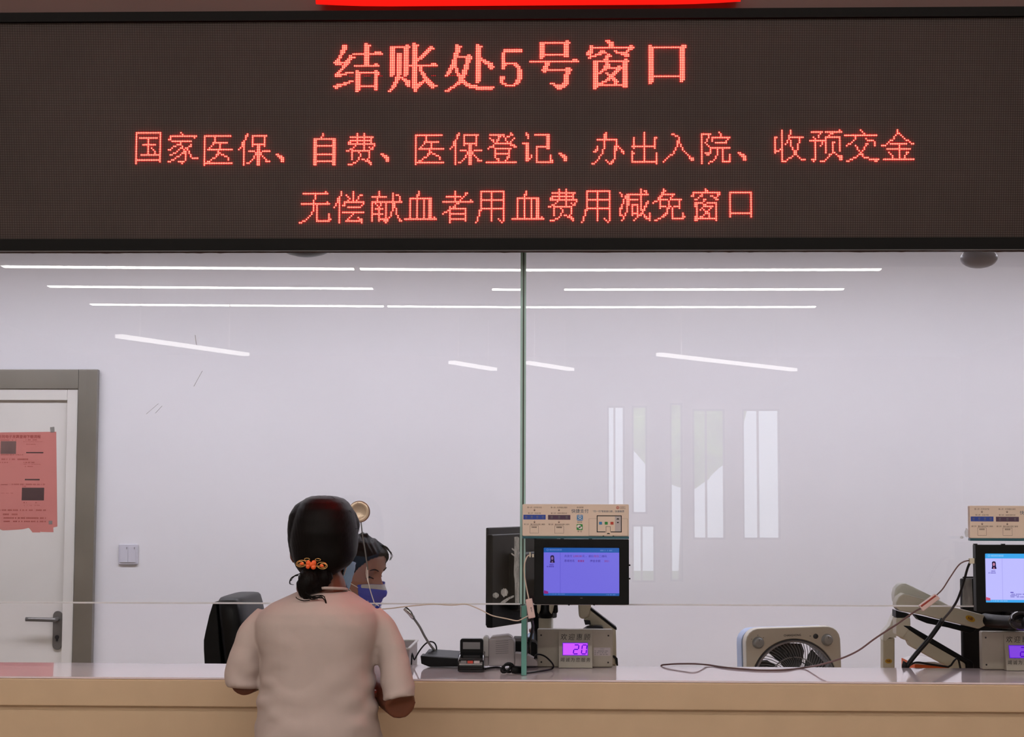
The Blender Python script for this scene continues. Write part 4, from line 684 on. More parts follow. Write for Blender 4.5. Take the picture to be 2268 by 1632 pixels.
# ------------------------------------------------------------------ payment displays and their sign boards
YD = 3.955                        # display front
KX = YD / F                       # metres per pixel there, about
def dashes(mb, x0, x1, z, y, h, seed, m=0, fill=.72):
    """a line of print too small to read"""
    rnd = random.Random(seed); x = x0
    while x < x1 - h * .3:
        w = h * rnd.choice((.55, .8, .95)); w = min(w, x1 - x)
        if rnd.random() < fill:
            mb.quad(x, z - h * .45, x + w * .8, z - h * .45 + h * .3, y, m); mb.quad(x, z + h * .12, x + w * .8, z + h * .45, y, m)
            if rnd.random() < .7: mb.quad(x + w * .3, z - h * .2, x + w * .5, z + h * .15, y, m)
        x += w
def sign_board(dx, dy, dz, label):
    """payment instructions board; written for the first one, moved for the second"""
    a = at(1157, 1187, YD); b = at(1393, 1117, YD); bb = at(1157, 1192.5, YD).z
    x0, z0, x1, z1 = a.x, a.z, b.x, b.z; Wd = x1 - x0; Hd = z1 - z0
    mid = (x0 + x1) / 2
    t = thing('payment_sign', label, 'sign', (mid, YD, bb), 'payment signs on the customer displays')
    obj('board', MB().prism(rrect(x0, z0, x1, z1, .003), YD + .002, YD + .020), 'sign_cream', t, bevel=.001)
    obj('base_strip', bx(x0, YD, bb, x1, YD + .021, z0 - .0002), 'teal', t, bevel=.0008)
    y = YD + .0017
    U = lambda q: x0 + (q - 142) / 1990.0 * Wd      # from the close-up's columns and rows
    V_ = lambda q: z1 - (q - 125) / 592.0 * Hd
    uh = Hd / 592.0
    ink = MB()
    for cx, l1, l2, l3 in ((367, '第一步：打开支付宝', '第二步：点击付钱', '第三步：展示您的付款二维码'), (825, '第一步：打开微信-我的', '第二步：选择付款方式', '第三步：展示您的付款二维码')):
        ink.text(l1, U(cx), V_(188), y, 23.5 * uh); ink.text(l2, U(cx), V_(295), y, 23.5 * uh); ink.text(l3, U(cx), V_(502), y, 23.5 * uh)
        for cyv in (235, 455):
            ink.quad(U(cx - 4), V_(cyv + 10), U(cx + 4), V_(cyv - 22), y); ink.add([(U(cx - 22), y, V_(cyv - 2)), (U(cx - 16), y, V_(cyv - 6)), (U(cx), y, V_(cyv + 8)), (U(cx + 16), y, V_(cyv - 6)), (U(cx + 22), y, V_(cyv - 2)), (U(cx), y, V_(cyv + 20))], [(0, 5, 2, 1), (3, 2, 5, 4)])
    ink.text('欢迎使用', U(1220), V_(187), y, 25 * uh); ink.text('支付宝', U(1212), V_(458), y, 25 * uh); ink.text('微  信', U(1212), V_(630), y, 25 * uh)
    for (bx0, bx1) in ((280, 442), (742, 914)):        # frames of the code boxes
        for q in ((bx0, 525, bx1, 529), (bx0, 662, bx1, 666), (bx0, 525, bx0 + 4, 666), (bx1 - 4, 525, bx1, 666)): ink.quad(U(q[0]), V_(q[3]), U(q[2]), V_(q[1]), y)
        for k in range(15):
            w_ = (3, 5, 2, 4, 3)[k % 5]; q = bx0 + (bx1 - bx0) * .22 + k * (bx1 - bx0) * .04
            ink.quad(U(q), V_(568), U(q + w_), V_(540), y)
    for q in ((1384, 390, 1530, 392), (1998, 390, 2108, 392), (1384, 706, 2108, 709), (1384, 390, 1387, 709), (2105, 390, 2108, 709)): ink.quad(U(q[0]), V_(q[3]), U(q[2]), V_(q[1]), y)
    ink.text('中国银行', U(2012), V_(178), y, 21.5 * uh); ink.quad(U(1958), V_(209), U(2070), V_(204), y)
    obj('lettering', ink, 'ink', t, fix=False)
    bl = MB(); bl.text('快捷支付', U(1218), V_(257), y, 63.5 * uh); bl.text('“扫一扫”', U(1540), V_(257), y, 34 * uh); bl.text('智能窗口屏，', U(1745), V_(258), y, 32 * uh); bl.text('快捷缴费', U(1958), V_(258), y, 34 * uh)
    obj('slogan', bl, 'ink_blue', t, fix=False)
    for nm, q, mt in (('menu_bar', (160, 322, 576, 410), 'bar_blue'), ('menu_bar', (620, 325, 1038, 412), 'bar_purple')):
        p = obj(nm, MB().quad(U(q[0]), V_(q[3]), U(q[2]), V_(q[1]), y), mt, t)
        k = MB(); n_ = 4 if mt == 'bar_blue' else 3
        for i in range(n_):
            cx = q[0] + (q[2] - q[0]) * (i + .5) / n_; cz = (q[1] + q[3]) / 2 - 8; d = 16
            for e in ((-d, -d, -d * .6, d), (d * .6, -d, d, d), (-d, -d, d, -d * .7), (-d, d * .7, d, d), (-d * .3, -d * .3, d * .3, d * .3)): k.quad(U(cx + e[0]), V_(cz + e[3]), U(cx + e[2]), V_(cz + e[1]), y - .0002)
            k.quad(U(cx - 18), V_(cz + 34), U(cx + 18), V_(cz + 29), y - .0002)
        obj('icon', k, 'mid_grey', p, fix=False)
    ic = obj('wallet_icon', MB().prism(rrect(U(1160), V_(427), U(1272), V_(318), .002), y - .0001, y + .0003), 'icon_blue', t)
    obj('glyph', MB().text('支', U(1217), V_(372), y - .0004, 84 * uh), 'icon_white', ic, fix=False)
    ic = obj('chat_icon', MB().prism(rrect(U(1155), V_(602), U(1268), V_(493), .002), y - .0001, y + .0003), 'icon_green', t)
    g = MB()
    for (cx, cz, rx, rz) in ((1198, 535, 38, 30), (1225, 560, 34, 26)):
        g.add([(U(cx + rx * math.cos(a)), y - .0004, V_(cz + rz * math.sin(a))) for a in [math.pi * k / 10 for k in range(20)]], [list(range(20))])
    obj('bubble', g, 'icon_white', ic, fix=False)
    lg = MB(); C = (1922, 185)
    for k in range(24):
        a0, a1 = 2 * math.pi * k / 24, 2 * math.pi * (k + 1) / 24
        lg.add([(U(C[0] + r_ * math.cos(a)), y, V_(C[1] + r_ * math.sin(a))) for r_, a in ((28, a0), (28, a1), (20, a1), (20, a0))], [(0, 1, 2, 3)])
    for q in ((1919, 158, 1925, 212), (1909, 176, 1935, 180), (1909, 191, 1935, 195), (1909, 176, 1913, 195), (1931, 176, 1935, 195)): lg.quad(U(q[0]), V_(q[3]), U(q[2]), V_(q[1]), y)
    obj('bank_logo', lg, 'logo_red', t, fix=False)
    mon = MB()
    for q in ((1530, 330, 1998, 347), (1530, 626, 1690, 643), (1790, 626, 1998, 643), (1530, 330, 1546, 643), (1982, 330, 1998, 643), (1700, 533, 1706, 650), (1782, 533, 1788, 628), (1700, 533, 1788, 539)): mon.quad(U(q[0]), V_(q[3]), U(q[2]), V_(q[1]), y)
    mon.add([(U(1716), y, V_(676)), (U(1730), y, V_(655)), (U(1766), y, V_(655)), (U(1782), y, V_(676))], [(0, 1, 2, 3)])
    for k in (1655, 1840): mon.add([(U(k - 30), y, V_(724)), (U(k), y, V_(700)), (U(k + 30), y, V_(724))], [(0, 1, 2)])
    mon.add([(U(1925 + 26 * math.cos(a)), y - .0003, V_(405 - 24 * math.sin(a))) for a in [math.pi * k / 8 for k in range(9)]], [list(range(9))])
    mon.add([(U(1908), y - .0003, V_(446)), (U(1925), y - .0003, V_(452)), (U(1942), y - .0003, V_(446)), (U(1940), y - .0003, V_(470)), (U(1910), y - .0003, V_(470))], [(0, 1, 2, 3, 4)])
    obj('display_drawing', mon, 'ink_black', t, fix=False)
    pn = MB(); pn.quad(U(1870), V_(626), U(1982), V_(347), y + .0001, 0); obj('drawing_pane', pn, 'grey_plastic', t)
    im = MB()
    for (cx, mt) in ((1602, 'icon_blue'), (1708, 'icon_green'), (1815, 'logo_red')):
        obj('drawing_icon', MB().prism(rrect(U(cx - 28), V_(500), U(cx + 28), V_(448), .0008), y - .0001, y + .0003), mt, t)
    t.location = t.location + Vector((dx, dy, dz))
    return t
def payment_display(dx, dy, dz, label, bright):
    """customer display; drawn where the first one stands, then moved"""
    a = at(1183, 1338.5, YD); b = at(1393, 1194.5, YD)
    x0, z0, x1, z1 = a.x, a.z, b.x, b.z
    t = thing('payment_display', label, 'display', ((x0 + x1) / 2, YD, z0), 'payment displays facing the customers')
    s0 = at(1204, 1319, YD); s1 = at(1371.5, 1213.5, YD)
    q = MB().ring_frame((x0, z0, x1, z1), (s0.x, s0.z, s1.x, s1.z), YD, YD + .028)
    obj('back_plate', bx(s0.x - .002, YD + .006, s0.z - .002, s1.x + .002, YD + .0279, s1.z + .002), 'black_plastic', t)
    obj('bezel', q, 'black_plastic', t, bevel=.0015)
    ys = YD + .004; sw = s1.x - s0.x; sh = s1.z - s0.z
    nm = 'bright' if bright else 'dim'
    if 'scr_' + nm not in MATS:
        screen_mat('scr_' + nm, S(190, 188, 255) if bright else S(112, 104, 218), 1.0)
        screen_mat('scrbar_' + nm, S(60, 165, 235) if bright else S(26, 84, 160), 1.0)
        screen_mat('scrink_' + nm, S(70, 50, 170) if bright else S(48, 20, 130), 1.0)
        screen_mat('scrred_' + nm, S(200, 80, 110) if bright else S(135, 34, 120), 1.0)
        screen_mat('scrpale_' + nm, S(150, 205, 250) if bright else S(96, 130, 200), 1.0)
        screen_mat('scrhair_' + nm, S(30, 18, 60), 1.0); screen_mat('scrface_' + nm, S(196, 130, 160) if bright else S(130, 96, 150), 1.0)
        screen_mat('scrdiv_' + nm, S(168, 164, 240) if bright else S(92, 84, 200), 1.0)
    sc_ = obj('screen', bx(s0.x, ys, s0.z, s1.x, ys + .0015, s1.z), 'scr_' + nm, t)
    U = lambda p: s0.x + (p - 247) / 1728.0 * sw
    V_ = lambda p: s1.z - (p - 238) / 1088.0 * sh
    y = ys - .0003; uh = sh / 1088.0
    bar = MB(); bar.quad(U(247), V_(345), U(1975), V_(238), y); bar.quad(U(247), V_(1326), U(1975), V_(1268), y); obj('title_bar', bar, 'scrbar_' + nm, sc_)
    pl = MB(); dashes(pl, U(380), U(670), V_(286), y - .0002, 34 * uh, 3); dashes(pl, U(1540), U(1900), V_(298), y - .0002, 30 * uh, 4, fill=.6); dashes(pl, U(370), U(780), V_(1292), y - .0002, 20 * uh, 5); dashes(pl, U(1640), U(1950), V_(1300), y - .0002, 22 * uh, 6)
    for k in range(16):
        a0, a1 = 2 * math.pi * k / 16, 2 * math.pi * (k + 1) / 16
        pl.add([(U(336 + r_ * math.cos(q_)), y - .0002, V_(286 + r_ * math.sin(q_))) for r_, q_ in ((26, a0), (26, a1), (18, a1), (18, a0))], [(0, 1, 2, 3)])
    obj('title_text', pl, 'scrpale_' + nm, sc_, fix=False)
    obj('divider', MB().quad(U(622), V_(1268), U(632), V_(345), y), 'scrdiv_' + nm, sc_)
    hr = MB(); hr.add([(U(u_), y, V_(v_)) for u_, v_ in ((400, 440), (412, 418), (445, 408), (478, 418), (488, 450), (490, 520), (504, 575), (450, 586), (390, 575), (404, 520))], [list(range(10))])
    obj('portrait_hair', hr, 'scrhair_' + nm, sc_, fix=False)
    fc = MB(); fc.add([(U(443 + 24 * math.cos(a_)), y - .0002, V_(478 + 36 * math.sin(a_))) for a_ in [math.pi * k / 10 for k in range(20)]], [list(range(20))]); fc.add([(U(425), y - .0002, V_(578)), (U(443), y - .0002, V_(530)), (U(465), y - .0002, V_(578))], [(0, 1, 2)])
    obj('portrait_face', fc, 'scrface_' + nm, sc_, fix=False)
    ti = MB(); dashes(ti, U(325), U(480), V_(628), y, 26 * uh, 7, fill=.65); dashes(ti, U(320), U(490), V_(668), y, 28 * uh, 8, fill=.75)
    rd = MB()
    if not bright:
        ti.text('共支付', U(810), V_(430), y, 47 * uh); ti.text('元 ，', U(1195), V_(430), y, 47 * uh); ti.text('请扫', U(1328), V_(432), y, 47 * uh); ti.text('二维码', U(1602), V_(432), y, 47 * uh)
        ti.text('患者姓名', U(838), V_(538), y, 47 * uh); ti.text('押金余额', U(1428), V_(540), y, 47 * uh)
        rd.text('2,000.00', U(1020), V_(430), y, 46 * uh, bold=.01); rd.text('微信', U(1452), V_(432), y, 47 * uh); dashes(rd, U(1030), U(1185), V_(538), y, 48 * uh, 9, fill=1); rd.text('2021', U(1690), V_(540), y, 46 * uh, bold=.01)
    else:
        ti.quad(U(800), V_(1110), U(870), V_(1092), y); dashes(ti, U(800), U(1240), V_(1140), y, 22 * uh, 11, fill=.8); dashes(ti, U(800), U(1000), V_(1170), y, 22 * uh, 12); dashes(ti, U(800), U(1100), V_(1200), y, 22 * uh, 13, fill=.8)
    obj('screen_text', ti, 'scrink_' + nm, sc_, fix=False)
    rd.add([(U(256), y - .0003, V_(1205)), (U(350), y - .0003, V_(1232)), (U(352), y - .0003, V_(1285)), (U(252), y - .0003, V_(1280))], [(0, 1, 2, 3)])
    obj('red_text', rd, 'scrred_' + nm, sc_, fix=False)
    obj('power_light', MB().quad(U(1085), V_(1382), U(1138), V_(1370), YD - .0003), 'mid_grey', t)
    kb = MB()
    for px, py in ((1260, 1340), (1316, 1340), (1395, 1252), (1395, 1282)):
        p = at(px, py, YD); kb.ball((p.x, YD + .012, p.z), .0022, 8, 6)
    obj('button', kb, 'black_gloss', t, smooth=True)
    ft = MB()
    for px in (1185, 1245, 1308): p = at(px, 1193, YD); ft.box(p.x - .004, YD + .004, z1 + .0002, p.x + .004, YD + .014, z1 + .0024)
    obj('rest_pad', ft, 'black_plastic', t)
    bkp = MB().box(x0 + .04, YD + .0282, z0 + .03, x1 - .04, YD + .040, z1 - .03); obj('rear_housing', bkp, 'black_plastic', t, bevel=.003)
    t.location = t.location + Vector((dx, dy, dz))
    return t
payment_display(0, 0, 0, 'black payment display with blue violet screen beside the glass seam', False)
sign_board(0, 0, 0, 'cream payment instruction sign on top of the display beside the glass seam')
p1 = at(1183, 1338.5, YD); p2 = at(2163, 1354, YD - .04)
payment_display(p2.x - p1.x, -.04, p2.z - p1.z, 'black payment display with pale lavender screen cut by the photo edge', True)
q1 = at(1157, 1192.5, YD); q2 = at(2149, 1197.5, YD - .04)
sign_board(q2.x - q1.x, -.04, q2.z - q1.z, 'cream payment instruction sign with crumpled tape on its lower corner')

# ------------------------------------------------------------------ welcome boxes on the counter
YB = 4.185
def seg_digit(mb, ch, x, z, w, h, y, sl=.12):
    on = {'2': 'abged', '0': 'abcdef'}[ch]; t = h * .085
    P = lambda u_, v_: (x + u_ * w + sl * v_ * h, y, z + v_ * h)
    S_ = {'a': ((.12, 1), (.88, 1)), 'b': ((1, .93), (1, .56)), 'c': ((1, .44), (1, .07)), 'd': ((.12, 0), (.88, 0)), 'e': ((0, .44), (0, .07)), 'f': ((0, .93), (0, .56)), 'g': ((.12, .5), (.88, .5))}
    for s_ in on:
        (a, b_), (c_, d_) = S_[s_]
        if b_ == d_: mb.add([P(a, b_ - .058), P(c_, b_ - .058), P(c_ + .08, b_), P(c_, b_ + .058), P(a, b_ + .058), P(a - .08, b_)], [list(range(6))])
        else: mb.add([P(a - .115, b_), P(a - .115, d_), P(a, d_ - .03), P(a + .115, d_), P(a + .115, b_), P(a, b_ + .03)], [list(range(6))])
def welcome_box(dx, dy, dz, label, lcd):
    a = at(1190, 1474, YB); b = at(1357, 1394, YB)
    x0, x1, z1 = a.x, b.x, b.z; z0 = ZC + .0008
    t = thing('service_display_box', label, 'display', ((x0 + x1) / 2, YB, z0), 'grey welcome boxes standing on the counter')
    # folded sheet: back plate leaning on its returned sides
    m = MB(); th = .03
    m.box(x0, YB, z0, x1, YB + th, z1)
    obj('case', m, 'box_grey', t, bevel=.003)
    w0, w1 = at(1237, 1400, YB).x, at(1311, 1400, YB).x; zt = z1 - .004; pr = .022
    g = MB(); g.add([(w0, YB - .0005, zt), (w1, YB - .0005, zt), (w0 + .001, YB - pr, z0), (w1 + .001, YB - pr, z0), (w0, YB - .0002, z0), (w1, YB - .0002, z0), (w0, YB - .0002, zt), (w1, YB - .0002, zt)],
                     [(0, 2, 3, 1), (0, 6, 4, 2), (1, 3, 5, 7), (2, 4, 5, 3), (0, 1, 7, 6), (4, 6, 7, 5)])
    obj('wedge_front', g, 'box_grey', t, bevel=.0015)
    sl = pr / (zt - z0)
    fy = lambda z: YB - (zt - z) * sl - .0006         # the sloping front
    def lay(mb):                                       # drop flat lettering onto the slope
        for v in mb.v: v.y = fy(v.z) - .0003 + (v.y - YB)
        return mb
    xm = (w0 + w1) / 2; pz = lambda py: at(1274, py, YB - .01).z
    tx = MB()
    for i, ch in enumerate('欢迎惠顾'): tx.text(ch, xm + (i - 1.5) * .0192, pz(1412), YB, .0128, shear=.12)
    t3 = MB()
    for i, ch in enumerate('竭诚为您服务'): t3.text(ch, xm + (i - 2.5) * .0127, pz(1461), YB, .0085, shear=.12)
    obj('lettering', lay(tx), 'ink_black', t, fix=False); obj('lettering', lay(t3), 'ink_black', t, fix=False)
    l0, l1 = at(1247, 1424, YB).x, at(1301, 1424, YB).x; d0, d1 = pz(1450), pz(1424.5)
    bd = lay(MB().quad(l0 - .0012, d0 - .0012, l1 + .0012, d1 + .0012, YB)); obj('lcd_border', bd, 'lcd_digit', t, fix=False)
    lc = obj('lcd', lay(MB().quad(l0, d0, l1, d1, YB - .0004)), lcd, t, fix=False)
    dg = MB(); hh = d1 - d0
    for i, ch in enumerate('20'): seg_digit(dg, ch, l0 + (l1 - l0) * (.42 + .33 * i), d0 + hh * .10, (l1 - l0) * .19, hh * .76, YB - .0007)
    obj('digit', lay(dg), 'lcd_digit', lc, fix=False)
    sw = MB()
    for px, py in ((1198.5, 1406.5), (1347.5, 1407.5), (1199, 1466), (1347, 1467)):
        p = at(px, py, YB); sw.lathe([(.0018, 0), (.0022, .0006)], (p.x, YB - .0008, p.z), n=10)
    obj('screw', sw, 'ink_black', t)
    s0, s1 = at(1315, 1452, YB), at(1352, 1434, YB)
    lb = obj('sticker', MB().quad(s0.x, s0.z, s1.x, s1.z, YB - .0004), 'grey_plastic', t)
    k = MB(); k.text('合格证', (s0.x + s1.x) / 2, s1.z - .0035, YB - .0006, .003)
    for i in range(3): dashes(k, s0.x + .002, s1.x - .006 - .003 * (i % 2), s1.z - .0085 - i * .0042, YB - .0006, .0026, 20 + i)
    obj('print', k, 'mid_grey', lb, fix=False)
    t.location = t.location + Vector((dx, dy, dz))
welcome_box(0, 0, 0, 'grey welcome counter box with violet number display showing 20', 'lcd_violet')
e1 = at(1190, 1474, YB); e2 = at(2176, 1487, YB)
welcome_box(e2.x - e1.x, 0, 0, 'grey welcome counter box with purple display, cut by the photo edge', 'lcd_purple')

# ------------------------------------------------------------------ monitors and their arms
def staff_monitor(label, A, B, z0, z1, lip):
    """A, B: ends of the rear face in plan"""
    A, B = Vector(A), Vector(B); u = (B - A).normalized(); nrm = Vector((-u.y, u.x))
    if nrm.y > 0: nrm = -nrm
    t = thing('computer_monitor', label, 'monitor', ((A.x + B.x) / 2, (A.y + B.y) / 2, ZD), 'black staff monitors behind the glass')
    def slab(p, q, d0, d1, za, zb):
        m = MB(); c = [p + nrm * d0, q + nrm * d0, q + nrm * d1, p + nrm * d1]
        m.add([(k.x, k.y, za) for k in c] + [(k.x, k.y, zb) for k in c], [(0, 3, 2, 1), (4, 5, 6, 7), (0, 1, 5, 4), (1, 2, 6, 5), (2, 3, 7, 6), (3, 0, 4, 7)]); return m
    obj('rear_shell', slab(A, B, -.018, 0, z0, z1), 'black_plastic', t, bevel=.004)
    L = (B - A).length
    obj('rear_bulge', slab(A + u * L * .22, B - u * L * .22, .0005, .03, z0 + .04, z1 - .05), 'black_plastic', t, bevel=.008)
    obj('front_panel', slab(A + u * .012, B - u * .012, -.026, -.0185, z0 + .004, z1 + lip), 'dark_grey', t, bevel=.003)
    m = A + u * L * .5 + nrm * .045
    obj('stand', MB().tube([(m.x, m.y, ZD + .02), (m.x, m.y, z0 + .12)], .02, 12), 'black_plastic', t, smooth=True)
    obj('stand_base', MB().lathe([(.10, ZD), (.10, ZD + .008), (.03, ZD + .02)], (m.x, m.y, 0), 'Z', 28), 'black_plastic', t, smooth=False)
    return t
a = at(1090, 1300, 4.42); za = at(1090, 1391, 4.42).z; zb = at(1090, 1184, 4.42).z
staff_monitor('black computer monitor seen from behind next to the glass seam', (a.x, 4.42), (a.x + .17, 4.80), za, zb, .018)
a = at(2132, 1300, 4.5); za = at(2132, 1484, 4.5).z; zb = at(2132, 1281, 4.5).z
staff_monitor('dark computer monitor behind the lavender payment display', (a.x, 4.5), (a.x + .48, 4.62), za, zb, .004)

def arm_part(name, pix, Y, y0, y1, mat, t, bevel=.004):
    return obj(name, MB().pprism(pix, Y, y0, y1), mat, t, bevel=bevel, seg=3)
# arm beside the seam
Y1 = 4.36
c = at(1210, 1450, Y1)
ar = thing('monitor_arm', 'cream monitor arm behind the welcome box showing 20', 'monitor arm', (c.x, Y1, ZD), 'cream monitor arms on the staff desk')
p0 = at(1209, 1371, Y1)
obj('post', MB().tube([(p0.x, Y1 + .03, ZD), (p0.x, Y1 + .03, p0.z)], .019, 20), 'cream', ar, smooth=True)
obj('collar', MB().lathe([(.014, 0), (.0205, .004), (.0205, .018), (.013, .03), (.012, .075)], (p0.x, Y1 + .03, p0.z + .0005), 'Z', 24), 'black_plastic', ar, smooth=True)
arm_part('side_shell', [(1189, 1338), (1198, 1338), (1197, 1352), (1193, 1361), (1190, 1356)], Y1, Y1 + .0, Y1 + .045, 'cream', ar)
arm_part('side_shell', [(1216, 1338), (1228, 1338), (1225, 1352), (1222, 1361), (1216, 1354)], Y1, Y1 + .0, Y1 + .045, 'cream', ar)
arm_part('hinge_block', [(1228, 1338), (1235, 1338), (1236, 1358), (1226, 1360), (1226, 1350)], Y1, Y1 + .01, Y1 + .05, 'black_plastic', ar)
arm_part('upper_arm', [(1279, 1300), (1310, 1300), (1309, 1346), (1304, 1366), (1290, 1372), (1282, 1366)], Y1, Y1, Y1 + .05, 'cream', ar, .006)
arm_part('lower_arm', [(1292, 1371), (1303, 1365), (1305, 1347), (1364, 1394), (1365, 1412), (1366, 1474), (1345, 1474), (1338, 1394), (1306, 1386)], Y1, Y1 + .006, Y1 + .055, 'cream', ar, .005)
arm_part('cable_cover', [(1303, 1343), (1308, 1345), (1366, 1390), (1366, 1396), (1361, 1393), (1304, 1348)], Y1, Y1 + .004, Y1 + .056, 'black_plastic', ar, .0015)
arm_part('pivot_cap', [(1293, 1373), (1307, 1374), (1309, 1383), (1296, 1384)], Y1, Y1 + .002, Y1 + .03, 'dark_grey', ar, .001)
arm_part('pivot_disc', [(1290, 1395), (1301, 1388), (1318, 1385), (1334, 1386), (1338, 1396), (1335, 1402), (1290, 1402)], Y1 - .02, Y1 - .03, Y1 + .02, 'dark_grey', ar, .003)
arm_part('foot_hook', [(1357, 1451), (1362, 1452), (1368, 1458), (1369, 1474), (1365, 1474), (1363, 1460), (1357, 1455)], Y1, Y1 - .002, Y1 + .004, 'black_plastic', ar, .0005)
arm_part('desk_clamp', [(1345, 1473.5), (1366, 1473.5), (1366, 1700), (1345, 1700)], Y1, Y1 + .006, Y1 + .05, 'cream', ar)
# big double arm on the fan side
Y2 = 4.34
c = at(2130, 1480, Y2)
ar = thing('monitor_arm', 'large folded cream and black monitor arm by the lavender payment display', 'monitor arm', (c.x, Y2, ZD), 'cream monitor arms on the staff desk')
arm_part('rear_arm', [(1981, 1318), (1984, 1304), (1995, 1292), (2008, 1292), (2060, 1317), (2107, 1343), (2098, 1352), (2060, 1340), (2000, 1345), (1983, 1336)], Y2 + .06, Y2 + .062, Y2 + .11, 'cream_light', ar, .008)
ua = arm_part('upper_arm', [(1985, 1345), (1985, 1334), (1991, 1322), (2002, 1314), (2030, 1322), (2100, 1342), (2150, 1354), (2180, 1362), (2189, 1369), (2190, 1377), (2182, 1386), (2168, 1393), (2140, 1386), (2090, 1374), (2040, 1361), (1992, 1353)], Y2, Y2, Y2 + .05, 'cream', ar, .006)
e = at(2149, 1370, Y2)
lb = MB(); lb.add([(e.x + .012 * math.cos(a_), Y2 - .0004, e.z + .0078 * math.sin(a_) - .0035 * math.cos(a_)) for a_ in [2 * math.pi * k / 24 for k in range(24)]], [list(range(24))])
st_ = obj('oval_label', lb, 'yellow_label', ua); obj('print', MB().text('NB', e.x, e.z, Y2 - .0007, .0075, bold=.05, rot=-.25), 'label_ink', st_, fix=False)
arm_part('spring_cover', [(2026, 1361), (2040, 1364), (2090, 1376), (2140, 1388), (2165, 1394), (2158, 1400), (2150, 1403), (2100, 1390), (2055, 1381), (2036, 1373)], Y2, Y2 + .004, Y2 + .046, 'black_plastic', ar, .004)
arm_part('elbow_band', [(1984.5, 1351), (1993, 1355), (2016, 1360), (2016, 1367), (1984.5, 1367)], Y2, Y2 + .001, Y2 + .05, 'black_plastic', ar, .001)
arm_part('elbow', [(1985, 1368), (2016.5, 1368), (2017, 1384), (2010, 1400), (2000, 1413), (1988, 1409), (1985, 1402)], Y2, Y2, Y2 + .05, 'cream', ar, .003)
arm_part('lower_arm', [(1986, 1404), (1998, 1385), (2012, 1386), (2050, 1408), (2140, 1460), (2141, 1500), (2112, 1484), (2022, 1434), (2018, 1432), (2012, 1418), (2003, 1417)], Y2, Y2 + .004, Y2 + .05, 'cream', ar, .004)
arm_part('cable_cover', [(1997, 1384), (2016, 1386), (2060, 1411), (2140, 1458), (2152, 1464), (2157, 1470), (2157, 1500), (2141, 1500), (2139, 1470), (2050, 1419)], Y2, Y2 - .002, Y2 + .052, 'black_plastic', ar, .004)
arm_part('desk_post', [(2112, 1484), (2157, 1484), (2157, 1700), (2112, 1700)], Y2, Y2 + .005, Y2 + .045, 'cream', ar)
tub = [at(2186, 1374, Y2), at(2215, 1377, Y2 - .05), at(2262, 1378, Y2 - .2)]
tub = [(p.x, y, p.z) for p, y in zip(tub, (Y2 + .02, Y2 - .05, Y2 - .2))] + [(at(2300, 1372, 4.02).x, 4.03, at(2300, 1372, 4.02).z), (at(2300, 1300, 4.0).x, 4.0, at(2300, 1300, 4.0).z)]
obj('wrist_tube', MB().tube(smooth_path(tub, 5), .017, 16), 'black_plastic', ar, smooth=True)
hd_ = at(2262, 1374, 4.12); obj('tilt_knob', MB().ball((hd_.x, 4.12, hd_.z), (.03, .03, .024)), 'black_gloss', ar, smooth=True)
c2 = at(2062, 1352, Y2 - .02); ck = MB(); ck.box(c2.x + .009, Y2 - .012, c2.z - .022, c2.x + .016, Y2 - .0008, c2.z - .004); ck.box(c2.x + .007, Y2 - .012, c2.z - .006, c2.x + .018, Y2 - .0008, c2.z - .003)
# separate post with its own label further back
Y3 = 4.62
c = at(1968, 1480, Y3)
ps = thing('monitor_arm', 'slim cream monitor arm post with yellow label, behind the big folded arm', 'monitor arm', (c.x, Y3, ZD), 'cream monitor arms on the staff desk')
pm = arm_part('post', [(1956, 1416), (1982, 1412), (1982, 1700), (1955, 1700)], Y3, Y3, Y3 + .04, 'cream', ps)
arm_part('post_cap', [(1955, 1418), (1956, 1400), (1970, 1385), (1984, 1352), (1985, 1412), (1970, 1412), (1961, 1420)], Y3, Y3 - .002, Y3 + .042, 'cream_light', ps, .002)
e = at(1968, 1464, Y3); lb = MB(); lb.add([(e.x + .0095 * math.cos(a_), Y3 - .0004, e.z + .0062 * math.sin(a_)) for a_ in [2 * math.pi * k / 20 for k in range(20)]], [list(range(20))])
st_ = obj('oval_label', lb, 'yellow_label', pm); obj('print', MB().text('NB', e.x, e.z, Y3 - .0007, .006, bold=.05), 'label_ink', st_, fix=False)

# ------------------------------------------------------------------ cables
def cable(name, pts, r, mat, label, n=5, seg=8, group=None):
    return solo(name, MB().tube(smooth_path(pts, n), r, seg), mat, label, 'cable', group, smooth=True)
def ap(px, py, Y): return tuple(at(px, py, Y))
zc = ZC + .0022
# usb lead of the display beside the seam
ld = thing('usb_cable', 'thin cream usb cable with a pale inline adapter hanging beside the glass seam', 'cable', ap(1175, 1348, 3.94), 'usb cables of the payment displays')
obj('lead', MB().tube(smooth_path([ap(1176, 1229, 3.95), ap(1168, 1232, 3.945), ap(1162, 1248, 3.94), ap(1161, 1268, 3.94), ap(1165, 1295, 3.94), ap(1171, 1326, 3.94)], 6), .0016, 8), 'cable_white', ld, smooth=True)
obj('plug', MB().pprism([(1172.5, 1234), (1175.5, 1234), (1175.5, 1222.5), (1172.5, 1222.5)], 3.95, 3.944, 3.953), 'cream', ld, bevel=.0008)
obj('plug_tip', MB().pprism([(1178.5, 1234), (1182.5, 1234), (1182.5, 1227), (1178.5, 1227)], 3.95, 3.9465, 3.9535), 'cream', ld, bevel=.0005)
ad = obj('adapter', MB().pprism([(1164, 1327.5), (1178.5, 1324.8), (1185.8, 1367), (1170.5, 1370)], 3.94, 3.933, 3.946), 'adapter_pink', ld, bevel=.0018)
o_ = at(1176.8, 1350, 3.933)
